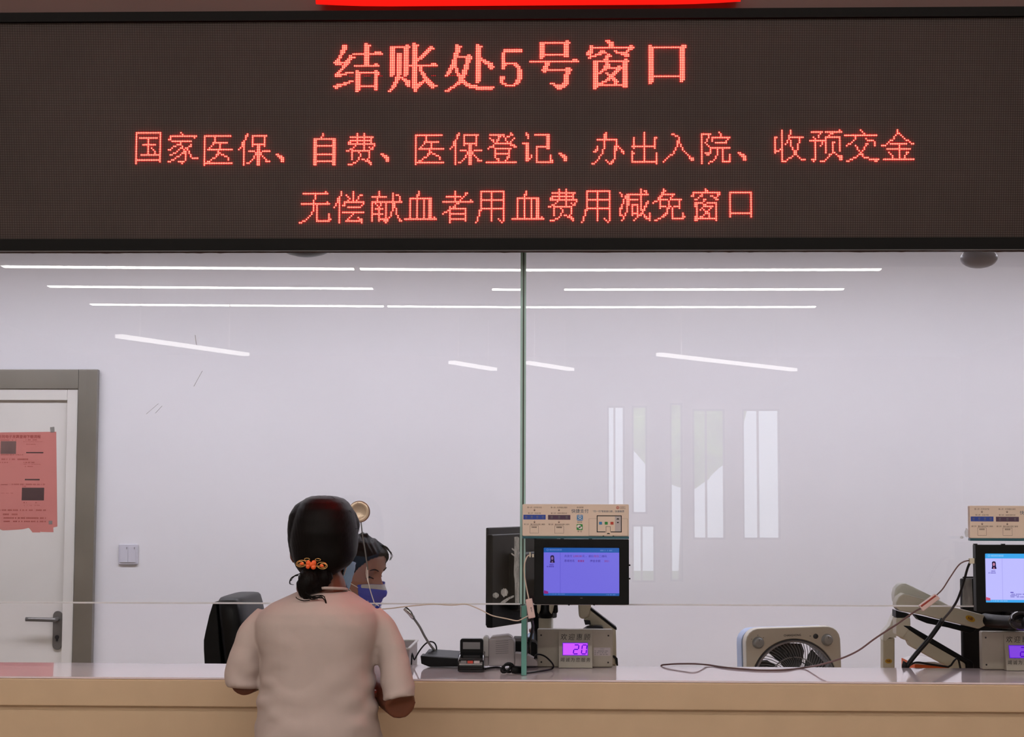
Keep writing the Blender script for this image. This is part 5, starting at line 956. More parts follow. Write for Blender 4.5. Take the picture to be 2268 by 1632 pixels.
obj('print', MB().text('MJYWY', o_.x, o_.z, 3.9327, .0027, bold=.03, rot=-math.pi / 2 + .17), 'ink_black', ad, fix=False)
obj('tail', MB().tube(smooth_path([ap(1169, 1364, 3.94), ap(1155, 1371.5, 3.945), ap(1144, 1374.5, 3.95), ap(1122, 1370, 3.96), ap(1090, 1363, 3.98), ap(1068, 1352, 3.99), ap(1050, 1344, 3.995), ap(1030, 1338, 4.0), ap(1000, 1340, 4.0), ap(960, 1338, 4.0), ap(930, 1340, 4.0), ap(890, 1344, 4.0), ap(866, 1347, 3.99), ap(800, 1352, 3.97)], 5), .0014, 8), 'cable_white', ld, smooth=True)
cable('cable', [ap(1177, 1372, 3.94), ap(1180, 1385, 3.98), ap(1178, 1400, 4.06), ap(1173, 1425, 4.16), ap(1173, 1446, 4.235), (at(1172, 1470, 4.25).x, 4.255, ZD + .3), (at(1172, 1470, 4.25).x, 4.255, ZD + .004)], .0034, 'cable_black', 'thick black cable dropping from the pale inline adapter')
# usb lead of the display at the photo's edge
ld = thing('usb_cable', 'long brown usb cable with pale adapter sagging across the counter to the fan', 'cable', ap(2055, 1334, 3.94), 'usb cables of the payment displays')
obj('plug', MB().pprism([(2146, 1248), (2157, 1248), (2157, 1236), (2146, 1236)], 3.93, 3.922, 3.934), 'cream', ld, bevel=.001)
obj('lead', MB().tube(smooth_path([ap(2147, 1241, 3.925), ap(2134, 1244, 3.925), ap(2122, 1253, 3.925), ap(2104, 1279, 3.93), ap(2088, 1304, 3.935), ap(2074, 1318, 3.938), ap(2068, 1323, 3.94)], 6), .0016, 8), 'cable_brown', ld, smooth=True)
ad = obj('adapter', MB().pprism([(2034.5, 1341), (2071, 1314.5), (2081.5, 1325), (2043, 1354)], 3.94, 3.933, 3.948), 'adapter_pink', ld, bevel=.0018)
obj('print', MB().pprism([(2037, 1341), (2070, 1317), (2072, 1320), (2040, 1344)], 3.94, 3.9326, 3.9329), 'poster_ink', ad)
on = lambda px, py: tuple(on_z(px, py, zc))
obj('tail', MB().tube(smooth_path([ap(2040, 1347, 3.94), ap(2028, 1353, 3.95), ap(2012, 1364, 3.96), ap(1990, 1380, 3.98), ap(1965, 1396, 4.0), ap(1935, 1416, 4.02), ap(1902, 1440, 4.05), ap(1866, 1457, 4.08), ap(1820, 1471, 4.11), on(1780, 1478.5), on(1740, 1483), on(1690, 1484), on(1640, 1481), on(1600, 1477), on(1570, 1472.5), ap(1540, 1470, 4.18), ap(1500, 1470, 4.2), ap(1478, 1471.5, 4.212), ap(1466, 1473, 4.229), ap(1464, 1480, 4.231), (at(1463, 1480, 4.232).x, 4.233, ZC - .04), (at(1463, 1480, 4.232).x, 4.235, ZD + .2), (at(1463, 1480, 4.232).x, 4.235, ZD + .003)], 5), .0022, 8), 'cable_brown', ld, smooth=True)
cable('cable', [ap(2150, 1243, 3.93), ap(2143, 1258, 3.935), ap(2134, 1290, 3.945), ap(2122, 1325, 3.96), ap(2110, 1346, 3.99), ap(2094, 1366, 4.10), ap(2086, 1374, 4.24)], .0030, 'cable_black', 'black cable beside the brown usb cable under the lavender display')
cable('cable', [ap(2088, 1370, 4.25), ap(2080, 1384, 4.25), ap(2060, 1412, 4.25), ap(2036, 1440, 4.25), ap(2018, 1462, 4.25), ap(2008, 1478, 4.25), ap(2002, 1496, 4.25), (at(2000, 1500, 4.25).x, 4.26, ZD + .006)], .0062, 'cable_black', 'thick black cable sleeve curving down over the folded arm')
cable('cable', [ap(2008, 1490, 4.29), ap(2012, 1477, 4.29), ap(2022, 1469, 4.29), ap(2035, 1467, 4.29), ap(2060, 1471, 4.29), ap(2100, 1477, 4.29), ap(2128, 1484, 4.30), (at(2140, 1490, 4.30).x, 4.30, ZD + .004)], .0026, 'cable_black', 'thin black cable lying over the orange box')

# ------------------------------------------------------------------ card reader and its lead
px_ = lambda x, Y: at(x, 1450, Y).x
YK = on_z(1042, 1489, ZC).y
cr = thing('card_reader', 'small black card reader with grey screen standing on the counter', 'card reader', (px_(1042, YK), YK, ZC))
x0, x1 = px_(1013.5, YK), px_(1071.5, YK); zk = lambda py: at(1042, py, YK).z
body = MB()
prof = [(0, ZC + .0006), (.0, zk(1468)), (.006, zk(1461)), (.03, zk(1456)), (.045, zk(1450)), (.085, zk(1448)), (.085, ZC + .0006)]
n = len(prof); body.add([(x0, YK + a_, z) for a_, z in prof] + [(x1, YK + a_, z) for a_, z in prof], [list(range(n)), list(range(2 * n - 1, n - 1, -1))] + [(i, (i + 1) % n, (i + 1) % n + n, i + n) for i in range(n)])
obj('body', body, 'black_gloss', cr, bevel=.004, seg=3)
hd = MB(); hx0, hx1 = px_(1018.5, YK + .05), px_(1069.5, YK + .05)
hd.prism(rrect(hx0, zk(1452), hx1, zk(1419), .006), YK + .055, YK + .075)
head = obj('screen_housing', hd, 'black_plastic', cr, bevel=.002)
sc0, sc1 = px_(1025, YK + .05), px_(1063, YK + .05)
obj('lcd', bx(sc0, YK + .0535, zk(1442), sc1, YK + .0548, zk(1426.5)), 'mid_grey', head)
ky = MB(); 
for i, mt in enumerate(('mid_grey', 'logo_red', 'grey_plastic')):
    kx = px_(1021 + i * 14.5, YK); kk = obj('key', bx(kx, YK - .0028, zk(1469), kx + .0135, YK + .001, zk(1463)), mt, cr, bevel=.0008)
tr = MB().box(x0 + .004, YK - .0012, zk(1471.5), x1 - .004, YK - .0002, zk(1470)); obj('trim_line', tr, 'grey_plastic', cr)
sl_ = MB().box(x0 + .004, YK - .0008, zk(1480), x1 - .004, YK - .0001, zk(1479)); obj('card_slot', sl_, 'dark_grey', cr)
cable('cable', [(px_(1072, YK + .03), YK + .06, zc), on(1090, 1478), on(1106, 1478), on(1116, 1482), on(1120, 1484)], .0022, 'cable_black', 'short black lead from the card reader to the coiled plug')
# coiled black plug with cable tie
pg = thing('cable_plug', 'bundled black plug and cable lying at the foot of the glass fin', 'plug', on(1140, 1489))
g = MB(); A_, B_ = Vector(on(1136, 1487)), Vector(on(1157, 1489)); yy = A_.y - .03
A_.y = B_.y = yy; za = ZC + .0105
obj('plug_body', MB().tube([(A_.x - .004, yy, za), (A_.x, yy, za), (A_.x + .006, yy, za - .001), (B_.x, yy, za - .002)], [.006, .0095, .0095, .0082], 14), 'black_plastic', pg, smooth=True)
lp = [Vector((A_.x - .006 + .012 * math.cos(a_) - .003, yy + .006 * math.sin(a_ * .5), ZC + .014 + .0105 * math.sin(a_))) for a_ in [math.pi * 2 * k / 14 for k in range(24)]]
obj('loop', MB().tube(lp, .0030, 8), 'black_plastic', pg, smooth=True)
lp = [Vector((A_.x - .016 + .011 * math.cos(a_), yy - .002 + .004 * math.sin(a_), ZC + .013 + .009 * math.sin(a_ + .5))) for a_ in [math.pi * 2 * k / 14 for k in range(18)]]
obj('loop', MB().tube(lp, .0030, 8), 'black_plastic', pg, smooth=True)
cable('cable', [(B_.x - .004, yy, za - .003), on(1166, 1490), on(1190, 1487), on(1210, 1484), on(1222, 1481), ap(1226, 1475, 4.12), ap(1221, 1466, 4.13), ap(1208, 1454, 4.14), ap(1194, 1449, 4.15), ap(1186, 1452, 4.16), ap(1184, 1464, 4.17), ap(1188, 1474, 4.18)], .0021, 'cable_black', 'black cable looping in front of the welcome box showing 20')

# ------------------------------------------------------------------ speaker-printer, terminal, microphone
YP = 4.155
pr_ = thing('receipt_printer', 'pale grey receipt printer with vent slots behind the card reader', 'printer', (at(1110, 1470, YP).x, YP, ZC))
obj('tower', MB().pprism([(1082, 1420), (1084, 1416), (1124, 1413), (1134, 1414), (1140, 1421), (1140, 1446), (1140, 1475.5), (1082, 1475.5)], YP, YP, YP + .06), 'grey_plastic', pr_, bevel=.003)
obj('sloped_top', MB().pprism([(1083, 1416.5), (1090, 1409.5), (1125, 1406), (1130, 1408), (1136, 1413), (1124, 1413.2)], YP + .012, YP + .012, YP + .058), 'grey_plastic', pr_, bevel=.001)
obj('side_cover', MB().pprism([(1069, 1415), (1073, 1409), (1079, 1410.5), (1082, 1414), (1082, 1455), (1070, 1454)], YP, YP + .006, YP + .05), 'white_plastic', pr_, bevel=.002)
obj('paper_tray', MB().pprism([(1140.3, 1447), (1154, 1448), (1170, 1452), (1184, 1460), (1190, 1466), (1191, 1475.5), (1140.3, 1475.5)], YP, YP + .002, YP + .055), 'grey_plastic', pr_, bevel=.002)
obj('base', MB().pprism([(1066, 1455), (1081.7, 1455), (1081.7, 1475.5), (1066, 1475.5)], YP, YP + .004, YP + .055), 'grey_plastic', pr_, bevel=.002)
v = MB()
for i in range(7):
    y0 = 1419.5 + i * 4.55; v.pprism([(1098, y0), (1126, y0 - 1.4), (1126, y0 - .5), (1098, y0 + .9)], YP, YP - .0006, YP + .0006)
obj('vent_slot', v, 'mid_grey', pr_)
tb = thing('terminal_box', 'black terminal box half hidden behind the green edged glass fin', 'device', (at(1160, 1450, 4.28).x, 4.28, ZD))
obj('body', MB().pprism([(1139, 1421), (1177, 1421), (1186, 1423), (1190, 1428), (1190, 1700), (1139, 1700)], 4.28, 4.28, 4.36), 'black_plastic', tb, bevel=.003)
obj('lid', MB().pprism([(1137, 1413.5), (1154, 1413.5), (1154, 1420.5), (1137, 1420.5)], 4.28, 4.281, 4.35), 'mid_grey', tb, bevel=.001)
obj('cap', MB().pprism([(1164, 1420.5), (1166, 1416), (1174, 1415), (1180, 1420.5)], 4.28, 4.29, 4.34), 'black_plastic', tb, bevel=.002)
bt = thing('water_bottle', 'pale blue bottle with brown cap behind the welcome box showing 20', 'bottle', (at(1185, 1450, 4.9).x, 4.9, ZD))
bz = lambda py: at(1185, py, 4.9).z
obj('body', MB().lathe([(.030, ZD + .0005), (.031, ZD + .02), (.031, bz(1418)), (.027, bz(1408)), (.018, bz(1401))], (at(1186, 1400, 4.9).x, 4.9, 0), 'Z', 24), 'bottle_blue', bt, smooth=True)
obj('cap', MB().lathe([(.016, bz(1400.8)), (.019, bz(1399)), (.019, bz(1393)), (.015, bz(1391))], (at(1186, 1400, 4.9).x, 4.9, 0), 'Z', 24), 'bottle_cap', bt, smooth=True)
YM = 4.15
mc = thing('microphone', 'silver gooseneck microphone on a black base beside the card reader', 'microphone', (at(975, 1470, YM).x, YM, ZC))
obj('base', MB().pprism([(931, 1452), (975, 1456), (1019, 1458.5), (1019, 1476.5), (950, 1476.5), (933, 1470)], YM, YM, YM + .06), 'black_plastic', mc, bevel=.002)
tp = MB(); 
q = [at(937, 1452.5, YM), at(1019, 1458, YM), at(1019, 1446, YM), at(946, 1441.5, YM)]
tp.add([(q[0].x, YM + .004, q[0].z), (q[1].x, YM + .004, q[1].z), (q[2].x, YM + .058, q[2].z), (q[3].x, YM + .058, q[3].z), (q[0].x, YM + .004, q[0].z - .004), (q[1].x, YM + .004, q[1].z - .004), (q[2].x, YM + .058, q[1].z - .004), (q[3].x, YM + .058, q[0].z - .004)],
       [(0, 1, 2, 3), (4, 7, 6, 5), (0, 4, 5, 1), (1, 5, 6, 2), (2, 6, 7, 3), (3, 7, 4, 0)])
obj('key_plate', tp, 'dark_grey', mc, bevel=.001)
obj('gooseneck', MB().tube(smooth_path([ap(970, 1446, YM + .05), ap(960, 1437, YM + .05), ap(950, 1424, YM + .05), ap(940, 1408, YM + .05), ap(929, 1387, YM + .05), ap(914, 1366, YM + .05)], 6), .0030, 10), 'handle_grey', mc, smooth=True)
obj('capsule', MB().tube([ap(917, 1370.5, YM + .05), ap(913.5, 1365.5, YM + .05), ap(909, 1358, YM + .05), ap(897.5, 1346.5, YM + .05), ap(896.5, 1345.5, YM + .05)], [.0036, .0058, .0066, .0066, .0052], 16), 'chrome', mc, smooth=True)
cable('cable', [(at(912, 1474, 4.24).x, 4.235, ZD + .004), ap(911, 1476, 4.235), ap(918, 1461, 4.22), ap(930, 1440, 4.21), ap(942, 1426, 4.21), ap(952, 1421, 4.21), ap(961, 1423, 4.205), ap(966, 1431, 4.205), ap(967, 1442, 4.205)], .0019, 'cable_black', 'black microphone cable arching behind its base to the grey bin')
# plastic bin
bn = MB(); A_ = at(906, 1438, 4.30); zt = A_.z; bx0, bx1, by0, by1 = A_.x - .19, A_.x, 4.30, 4.54; th = .004
bn.box(bx0, by0, ZD + .001, bx1, by0 + th, zt); bn.box(bx0, by1 - th, ZD + .001, bx1, by1, zt); bn.box(bx0, by0 + th, ZD + .001, bx0 + th, by1 - th, zt); bn.box(bx1 - th, by0 + th, ZD + .001, bx1, by1 - th, zt); bn.box(bx0 + th, by0 + th, ZD + .001, bx1 - th, by1 - th, ZD + .005)
bb_ = thing('plastic_bin', 'open pale grey plastic bin beside the pink shirt sleeve', 'bin', ((bx0 + bx1) / 2, 4.42, ZD))
obj('bin_body', bn, 'grey_plastic', bb_, bevel=.001)
rm = MB(); rm.box(bx0 - .003, by0 - .004, zt, bx1 + .003, by0 + th, zt + .004); rm.box(bx0 - .003, by1 - th, zt, bx1 + .003, by1 + .003, zt + .004); rm.box(bx1 - th, by0, zt, bx1 + .003, by1, zt + .004); rm.box(bx0 - .003, by0, zt, bx0 + th, by1, zt + .004)
obj('rim', rm, 'white_plastic', bb_, bevel=.001)
ob = thing('orange_box', 'flat orange box with white lid behind the thick black cable', 'box', (at(2070, 1480, 4.62).x, 4.62, ZD))
obj('box_body', MB().pprism([(2026, 1471), (2116, 1479), (2116, 1760), (2026, 1760)], 4.62, 4.62, 4.80), 'orange_card', ob, bevel=.001)
obj('lid', MB().pprism([(2026, 1470.7), (2040, 1466), (2070, 1465.5), (2100, 1472), (2114, 1478.6)], 4.62, 4.622, 4.79), 'white_plastic', ob, bevel=.001)

# ------------------------------------------------------------------ box fan on a low cabinet
YF = 5.55
top = at(1762, 1389, YF); half = at(1868, 1440, YF).x - at(1762, 1440, YF).x
hf = .385; zb = top.z - hf
cbn = thing('low_cabinet', 'low wooden cabinet carrying the box fan behind the counter', 'cabinet', (top.x, YF + .15, 0))
obj('cabinet_body', bx(top.x - .4, YF - .05, .06, top.x + .4, YF + .35, zb - .0215), 'desk_wood', cbn, bevel=.002)
obj('cabinet_top', bx(top.x - .42, YF - .07, zb - .021, top.x + .42, YF + .37, zb - .001), 'desk_wood', cbn, bevel=.002)
obj('plinth', bx(top.x - .38, YF - .02, 0, top.x + .38, YF + .33, .0595), 'dark_grey', cbn)
for s_ in (-1, 1): obj('door', bx(top.x + (.005 if s_ > 0 else -.395), YF - .066, .07, top.x + (.395 if s_ > 0 else -.005), YF - .0505, zb - .03), 'desk_wood', cbn, bevel=.002)
fan = thing('box_fan', 'grey box fan with round grille and two knobs behind the counter', 'fan', (top.x, YF, zb))
FM = Matrix.Translation((top.x, YF, zb)) @ Matrix.Rotation(R(9), 4, 'Z') @ Matrix.Rotation(R(-1.3), 4, 'Y')
def fobj(name, mb, mat, parent=fan, **k): mb.xform(FM); return obj(name, mb, mat, parent, **k)
rr_ = .140; cz = hf - .182; w2 = half + .004
outer = rrect(-w2, .004, w2, hf, .045, 8)
N = 96
def ring_face(poly_r, r1, y0, y1):
    """a square plate with a round hole"""
    m = MB(); n = N; o_ = []
    for k in range(n):
        a_ = 2 * math.pi * k / n; d = Vector((math.cos(a_), math.sin(a_)))
        s_ = 10
        best = None
        for i in range(len(poly_r)):
            p, q = Vector(poly_r[i]) - Vector((0, cz)), Vector(poly_r[(i + 1) % len(poly_r)]) - Vector((0, cz)); e = q - p
            den = d.x * e.y - d.y * e.x
            if abs(den) < 1e-9: continue
            t = (p.x * e.y - p.y * e.x) / den; u = (p.x * d.y - p.y * d.x) / den
            if t > 0 and -1e-6 <= u <= 1 + 1e-6 and (best is None or t > best): best = t
        o_.append(d * best)
    V0 = [(p.x, y0, p.y + cz) for p in o_]; V1 = [(r1 * math.cos(2 * math.pi * k / n), y0, cz + r1 * math.sin(2 * math.pi * k / n)) for k in range(n)]
    V2 = [(x, y1, z) for x, _, z in V1]; V3 = [(x, y1, z) for x, _, z in V0]
    m.add(V0 + V1 + V2 + V3, [(a * n + k, a * n + (k + 1) % n, ((a + 1) % 4) * n + (k + 1) % n, ((a + 1) % 4) * n + k) for a in range(4) for k in range(n)])
    return m
fobj('front_cover', ring_face(outer, rr_ + .004, 0, .045), 'fan_grey', bevel=.004, seg=3)
fobj('rear_cover', ring_face(rrect(-w2 - .004, .006, w2 + .002, hf - .004, .045, 8), rr_ + .004, .0455, .105), 'fan_blue', bevel=.003)
fobj('duct', MB().lathe([(rr_ + .0038, .001), (rr_ + .0038, .104), (rr_ - .002, .104), (rr_ - .002, .012), (rr_ - .001, .001), (rr_ + .0038, .001)], (0, 0, cz), n=72, caps=False), 'fan_dark', smooth=False)
gr = MB()
for (r0, r1) in ((rr_ - .001, rr_ - .007), (rr_ * .62, rr_ * .60)):
    gr.lathe([(r0, -.004), (r1, -.004), (r1, .003), (r0, .003), (r0, -.004)], (0, 0, cz), n=72, caps=False)
for k in range(72):
    a_ = 2 * math.pi * k / 72
    gr.tube([(r_ * math.cos(a_ + tw), .0005, cz + r_ * math.sin(a_ + tw)) for r_, tw in ((.034, -.5), (.075, -.27), (.11, -.1), (rr_ - .004, .02))], [.0012] * 4, 4)
fobj('grille', gr, 'fan_grille')
st_ = MB()
for dz in (-.05, .0, .045):
    a0 = R(-30); d = Vector((math.cos(a0), math.sin(a0))); nn = Vector((-d.y, d.x)) * dz * 1.6; L = math.sqrt(max(.0001, (rr_ - .006) ** 2 - (dz * 1.6) ** 2))
    p, q = nn - d * L, nn + d * L; st_.tube([(p.x, -.003, p.y + cz), (q.x, -.003, q.y + cz)], .0020, 6)
fobj('grille_strut', st_, 'fan_dark')
fobj('hub_cap', MB().lathe([(.034, .002), (.034, -.004), (.028, -.008), (.001, -.009)], (0, 0, cz), n=32), 'fan_grey', smooth=True)
fobj('motor', MB().lathe([(.026, .02), (.026, .08), (.001, .082)], (0, 0, cz), n=24), 'fan_dark')
for k in range(5):
    b_ = MB(); a0 = 2 * math.pi * k / 5 + .15; rows = []
    for r_, da, w_ in ((.026, 0, .25), (.07, .12, .5), (.11, .25, .52), (.130, .32, .45)):
        rows.append([(r_ * math.cos(a0 + da - w_), .035, cz + r_ * math.sin(a0 + da - w_)), (r_ * math.cos(a0 + da), .042, cz + r_ * math.sin(a0 + da)), (r_ * math.cos(a0 + da + w_), .055, cz + r_ * math.sin(a0 + da + w_))])
    v_ = [p for r_ in rows for p in r_]; nv = len(v_); fs = [(i * 3 + j, i * 3 + j + 1, (i + 1) * 3 + j + 1, (i + 1) * 3 + j) for i in range(3) for j in range(2)]
    b_.add(v_ + [(x, y + .002, z) for x, y, z in v_], fs + [tuple(q + nv for q in f_[::-1]) for f_ in fs])
    fobj('blade', b_, 'fan_dark', smooth=False)
for x_, z_ in ((-w2 + .041, hf - .046), (w2 - .046, hf - .044)):
    p = fobj('knob', MB().lathe([(.0195, -.0004), (.0195, -.002), (.0165, -.003), (.0150, -.014), (.012, -.0155), (.001, -.016)], (x_, 0, z_), n=32), 'knob', smooth=True)
    k = MB(); k.quad(x_ - .0006, z_ + .003, x_ + .0006, z_ + .012, -.0158); fobj('pointer', k, 'fan_dark', p, fix=False)
mk = MB()
for a_ in (150, 90, 40): mk.lathe([(.0014, 0), (.0013, -.0004)], (-w2 + .041 + .024 * math.cos(R(a_)), -.0002, hf - .046 + .024 * math.sin(R(a_))), n=8)
mk.quad(w2 - .105, hf - .031, w2 - .100, hf - .029, -.0004)
fobj('dial_mark', mk, 'fan_dark', fix=False)
fobj('indicator', MB().lathe([(.0085, -.0004), (.008, -.002), (.001, -.0022)], (w2 - .084, 0, hf - .0315), n=20), 'fan_dark', smooth=True)
fobj('brand_lettering', MB().text('CHANGHONG', -.003, hf - .026, -.0006, .0068, bold=.03), 'ink_black', fix=False)
fobj('base_foot', MB().box(-.10, .02, 0, .10, .09, .0055), 'fan_dark')

# ------------------------------------------------------------------ office chair turned side-on
YQ = 5.25
c = at(495, 1400, YQ)
ch = thing('office_chair', 'black office chair turned side on, between the staff door and the pink shirt', 'chair', (c.x, YQ + .2, 0))
bk_ = MB()
rows_ = [((474, 1331), (533, 1331)), ((476, 1350), (537, 1350)), ((478, 1380), (543, 1380)), ((482, 1415), (550, 1415)), ((486, 1450), (556, 1450)), ((492, 1500), (560, 1500)), ((496, 1560), (556, 1560))]
rings = []
for i, ((xa, ya), (xb, yb)) in enumerate(rows_):
    a, b_ = at(xa, ya, YQ), at(xb, yb, YQ); r = []
    for k in range(24):
        t = 2 * math.pi * k / 24; ct_, s_ = math.cos(t), math.sin(t)
        q = lambda v: math.copysign(abs(v) ** .45, v)
        r.append(((a.x + b_.x) / 2 + (b_.x - a.x) / 2 * q(ct_), YQ + .21 + .21 * (1 if i else .93) * q(s_), a.z))
    rings.append(r)
cap = [[(sum(p[0] for p in rings[0]) / 24 + (p[0] - sum(q[0] for q in rings[0]) / 24) * f_ - .0015 * g_, YQ + .21 + (p[1] - YQ - .21) * f_, p[2] + g_ * .0085) for p in rings[0]] for f_, g_ in ((.80, 1.0), (.92, .75))]
bk_.loft([cap[0], cap[1]] + rings)
obj('backrest', bk_, 'black_plastic', ch, smooth=True, bevel=0)
sd = MB(); sd.pprism([(467, 1336), (474, 1333), (477, 1352), (480, 1385), (484, 1420), (486, 1475), (488, 1560), (452, 1560), (448, 1475), (446, 1440), (446, 1420), (450, 1400), (458, 1365)], YQ, YQ + .03, YQ + .33)
# a gap opens between the side panel and the backrest low down
sd = MB(); sd.pprism([(467, 1336), (474, 1333), (477, 1352), (480, 1385), (482.5, 1428), (485, 1450), (487.5, 1475), (490, 1560), (452, 1560), (448, 1475), (446, 1440), (446, 1420), (450, 1400), (458, 1365)], YQ, YQ + .03, YQ + .33)
obj('side_panel', sd, 'black_plastic', ch, bevel=.012, seg=3)
zs_ = .50
obj('seat', MB().prism(rrect(c.x - .44, zs_ - .07, c.x + .02, zs_, .03), YQ, YQ + .44), 'black_plastic', ch, bevel=.02, seg=3)
obj('back_bracket', bx(c.x - .02, YQ + .17, zs_ - .0, c.x + .03, YQ + .25, at(495, 1559, YQ).z + .03), 'black_plastic', ch, bevel=.004)
obj('gas_lift', MB().tube([(c.x - .2, YQ + .22, .09), (c.x - .2, YQ + .22, zs_ - .0705)], .025, 16), 'dark_grey', ch, smooth=True)
for k in range(5):
    a_ = 2 * math.pi * k / 5; q = Vector((math.cos(a_), math.sin(a_), 0)); o_ = Vector((c.x - .2, YQ + .22, 0))
    lg = obj('leg', MB().tube([o_ + Vector((0, 0, .11)), o_ + q * .16 + Vector((0, 0, .095)), o_ + q * .29 + Vector((0, 0, .065))], [.025, .02, .015], 8), 'black_plastic', ch, smooth=True)
    e = o_ + q * .29; obj('caster', MB().tube([e + Vector((-q.y * .02, q.x * .02, .0255)), e + Vector((q.y * .02, -q.x * .02, .0255))], .025, 14), 'black_plastic', lg, smooth=False)

# ------------------------------------------------------------------ round intercom on the glass
ic = at(796, 1133, YG); yi = YG + (ic.x - SEAM) * math.tan(DL) - .0012
ic = at(796, 1133, yi); sp_ = thing('intercom_speaker', 'round champagne intercom speaker stuck to the glass above the masked clerk', 'speaker', (ic.x, yi, ic.z))
rI = 24.0 * yi / F
obj('shell', MB().lathe([(rI, 0), (rI, -.006), (rI * .97, -.0085)], (ic.x, yi, ic.z), n=48), 'copper_rim', sp_, smooth=True)
obj('face', MB().lathe([(rI * .965, -.0084), (rI * .93, -.0102), (rI * .68, -.0108), (rI * .66, -.0098), (.0005, -.0098)], (ic.x, yi, ic.z), n=48), 'champagne', sp_, smooth=True)
ho = MB()
for rg, nn in ((0, 1), (.09, 5), (.18, 10), (.27, 15), (.36, 20), (.45, 26), (.54, 32), (.61, 36)):
    for k in range(nn):
        a_ = 2 * math.pi * k / nn + rg * 3; x_, z_ = ic.x + rI * rg * math.cos(a_), ic.z + rI * rg * math.sin(a_)
        ho.add([(x_ + .00052 * math.cos(t), yi - .01005, z_ + .00052 * math.sin(t)) for t in [math.pi * j / 3 for j in range(6)]], [list(range(6))])
obj('perforation', ho, 'ink_black', sp_, fix=False)
obj('mic_hole', MB().lathe([(.0009, 0), (.0008, -.0003)], (ic.x - rI * .12, yi - .0105, ic.z + rI * .82), n=8), 'ink_black', sp_)
yl = yi - .0035
cw = [(799.5, 1157), (803, 1185), (808, 1215), (813, 1250), (815, 1262)]
obj('cable', MB().tube(smooth_path([ap(x_, y_, yl) for x_, y_ in cw], 5), .0016, 8), 'handle_grey', sp_, smooth=True)
cw = [(814, 1258), (814.5, 1275), (816, 1290), (821, 1310), (827, 1329), (830, 1336), (840, 1342)]
obj('cable_tail', MB().tube(smooth_path([ap(x_, y_, yl) for x_, y_ in cw], 5), .0011, 8), 'strap_white', sp_, smooth=True)
cw = [(815, 1290), (811, 1270), (812.5, 1255)]
obj('cable_tie', MB().tube(smooth_path([ap(x_, y_, yl) for x_, y_ in cw], 4), .0009, 6), 'strap_white', sp_, smooth=True)

# ------------------------------------------------------------------ light switch and notice on the back wall
sa, sb = at(263, 1250, YW), at(307, 1205, YW)
sw = thing('light_switch', 'white double light switch on the wall beside the staff door', 'switch', ((sa.x + sb.x) / 2, YW - .001, sa.z))
obj('plate', MB().prism(rrect(sa.x, sa.z, sb.x, sb.z, .006), YW - .010, YW - .001), 'switch_plastic', sw, bevel=.003)
for k in (0, 1):
    xm = (sa.x + sb.x) / 2; x_ = xm - .034 + k * .0345
    r_ = MB(); z0_, z1_ = sa.z + .010, sb.z - .010
    r_.add([(x_, YW - .0102, z0_), (x_ + .0335, YW - .0102, z0_), (x_ + .0335, YW - .0102, z1_), (x_, YW - .0102, z1_), (x_, YW - .0135, z0_), (x_ + .0335, YW - .0135, z0_), (x_ + .0335, YW - .0110, z1_), (x_, YW - .0110, z1_)],
           [(0, 1, 2, 3), (4, 7, 6, 5), (0, 4, 5, 1), (1, 5, 6, 2), (2, 6, 7, 3), (3, 7, 4, 0)])
    rk = obj('rocker', r_, 'switch_plastic', sw, bevel=.0008)
    obj('indicator', bx(x_ + .027, YW - .0134, z1_ - .012, x_ + .0285, YW - .0112, z1_ - .003), 'ink_black', rk)
PY = YW - .0125
def P2(x_, y_): p = at(x_, y_, PY); return (p.x, p.z)
edge = [(-39, 958), (124.5, 956), (127, 1166), (118, 1168), (118.5, 1178.5), (91, 1178), (90, 1176), (89.5, 1179), (72, 1179), (66, 1171), (63.5, 1169), (50, 1172), (38, 1173), (20, 1174), (6, 1174.5), (0, 1172), (-37, 1173)]
po = thing('paper_notice', 'torn pink paper notice taped to the white staff door', 'poster', (P2(45, 1170)[0], PY, P2(45, 1178)[1]))
obj('sheet', MB().prism([P2(*q) for q in edge], PY, PY + .0004), 'paper_pink', po)
ti = MB(); yy = PY - .0004
x_, z_ = P2(43, 967.5); ti.text('住院电子发票查询下载流程', x_, z_, yy, .0125, bold=.015)
def ds(x0, x1, y_, h, seed, fill=.72): dashes(ti, P2(x0, y_)[0], P2(x1, y_)[0], P2(x0, y_)[1], yy, h * 2e-3, seed, fill=fill)
for q in [(1, 38, 974.5, 2.2, 1), (57, 82, 974, 2.4, 2), (2, 52, 1007, 2, 3), (3, 63, 1017, 3.4, 4), (0, 18, 1024, 2.4, 5), (48, 77, 1024, 2.6, 6), (0, 17, 1073, 2.4, 7), (26, 100, 1072.5, 2.8, 8), (50, 58, 1077, 2.4, 9), (4, 102, 1129.5, 3.2, 10), (4, 39, 1139, 3.4, 11), (8, 102, 1147, 3.4, 12), (8, 102, 1154.5, 3.4, 13),
          (-30, -6, 1017, 3.2, 14), (-30, 2, 1129.5, 3.2, 15), (-30, 2, 1147, 3.2, 16), (52, 98, 978, 1.4, 17, .5), (58, 79, 984, 1.6, 18), (52, 90, 1028, 1.5, 19, .5), (55, 73, 1033, 2.0, 20), (2, 30, 1092, 1.4, 21, .6), (52, 82, 1113, 2.6, 22, .4), (52, 92, 1119, 2.0, 23, .3)]: ds(*q)
obj('lettering', ti, 'poster_ink', po, fix=False)
dk_ = MB()
for q in ((48, 1080, 98, 1108), (58, 1001, 96, 1003.5), (55, 1060.5, 88, 1063.5)): a, b_ = P2(q[0], q[3]), P2(q[2], q[1]); dk_.quad(a[0], a[1], b_[0], b_[1], yy)
obj('dark_picture', dk_, 'poster_dark', po, fix=False)
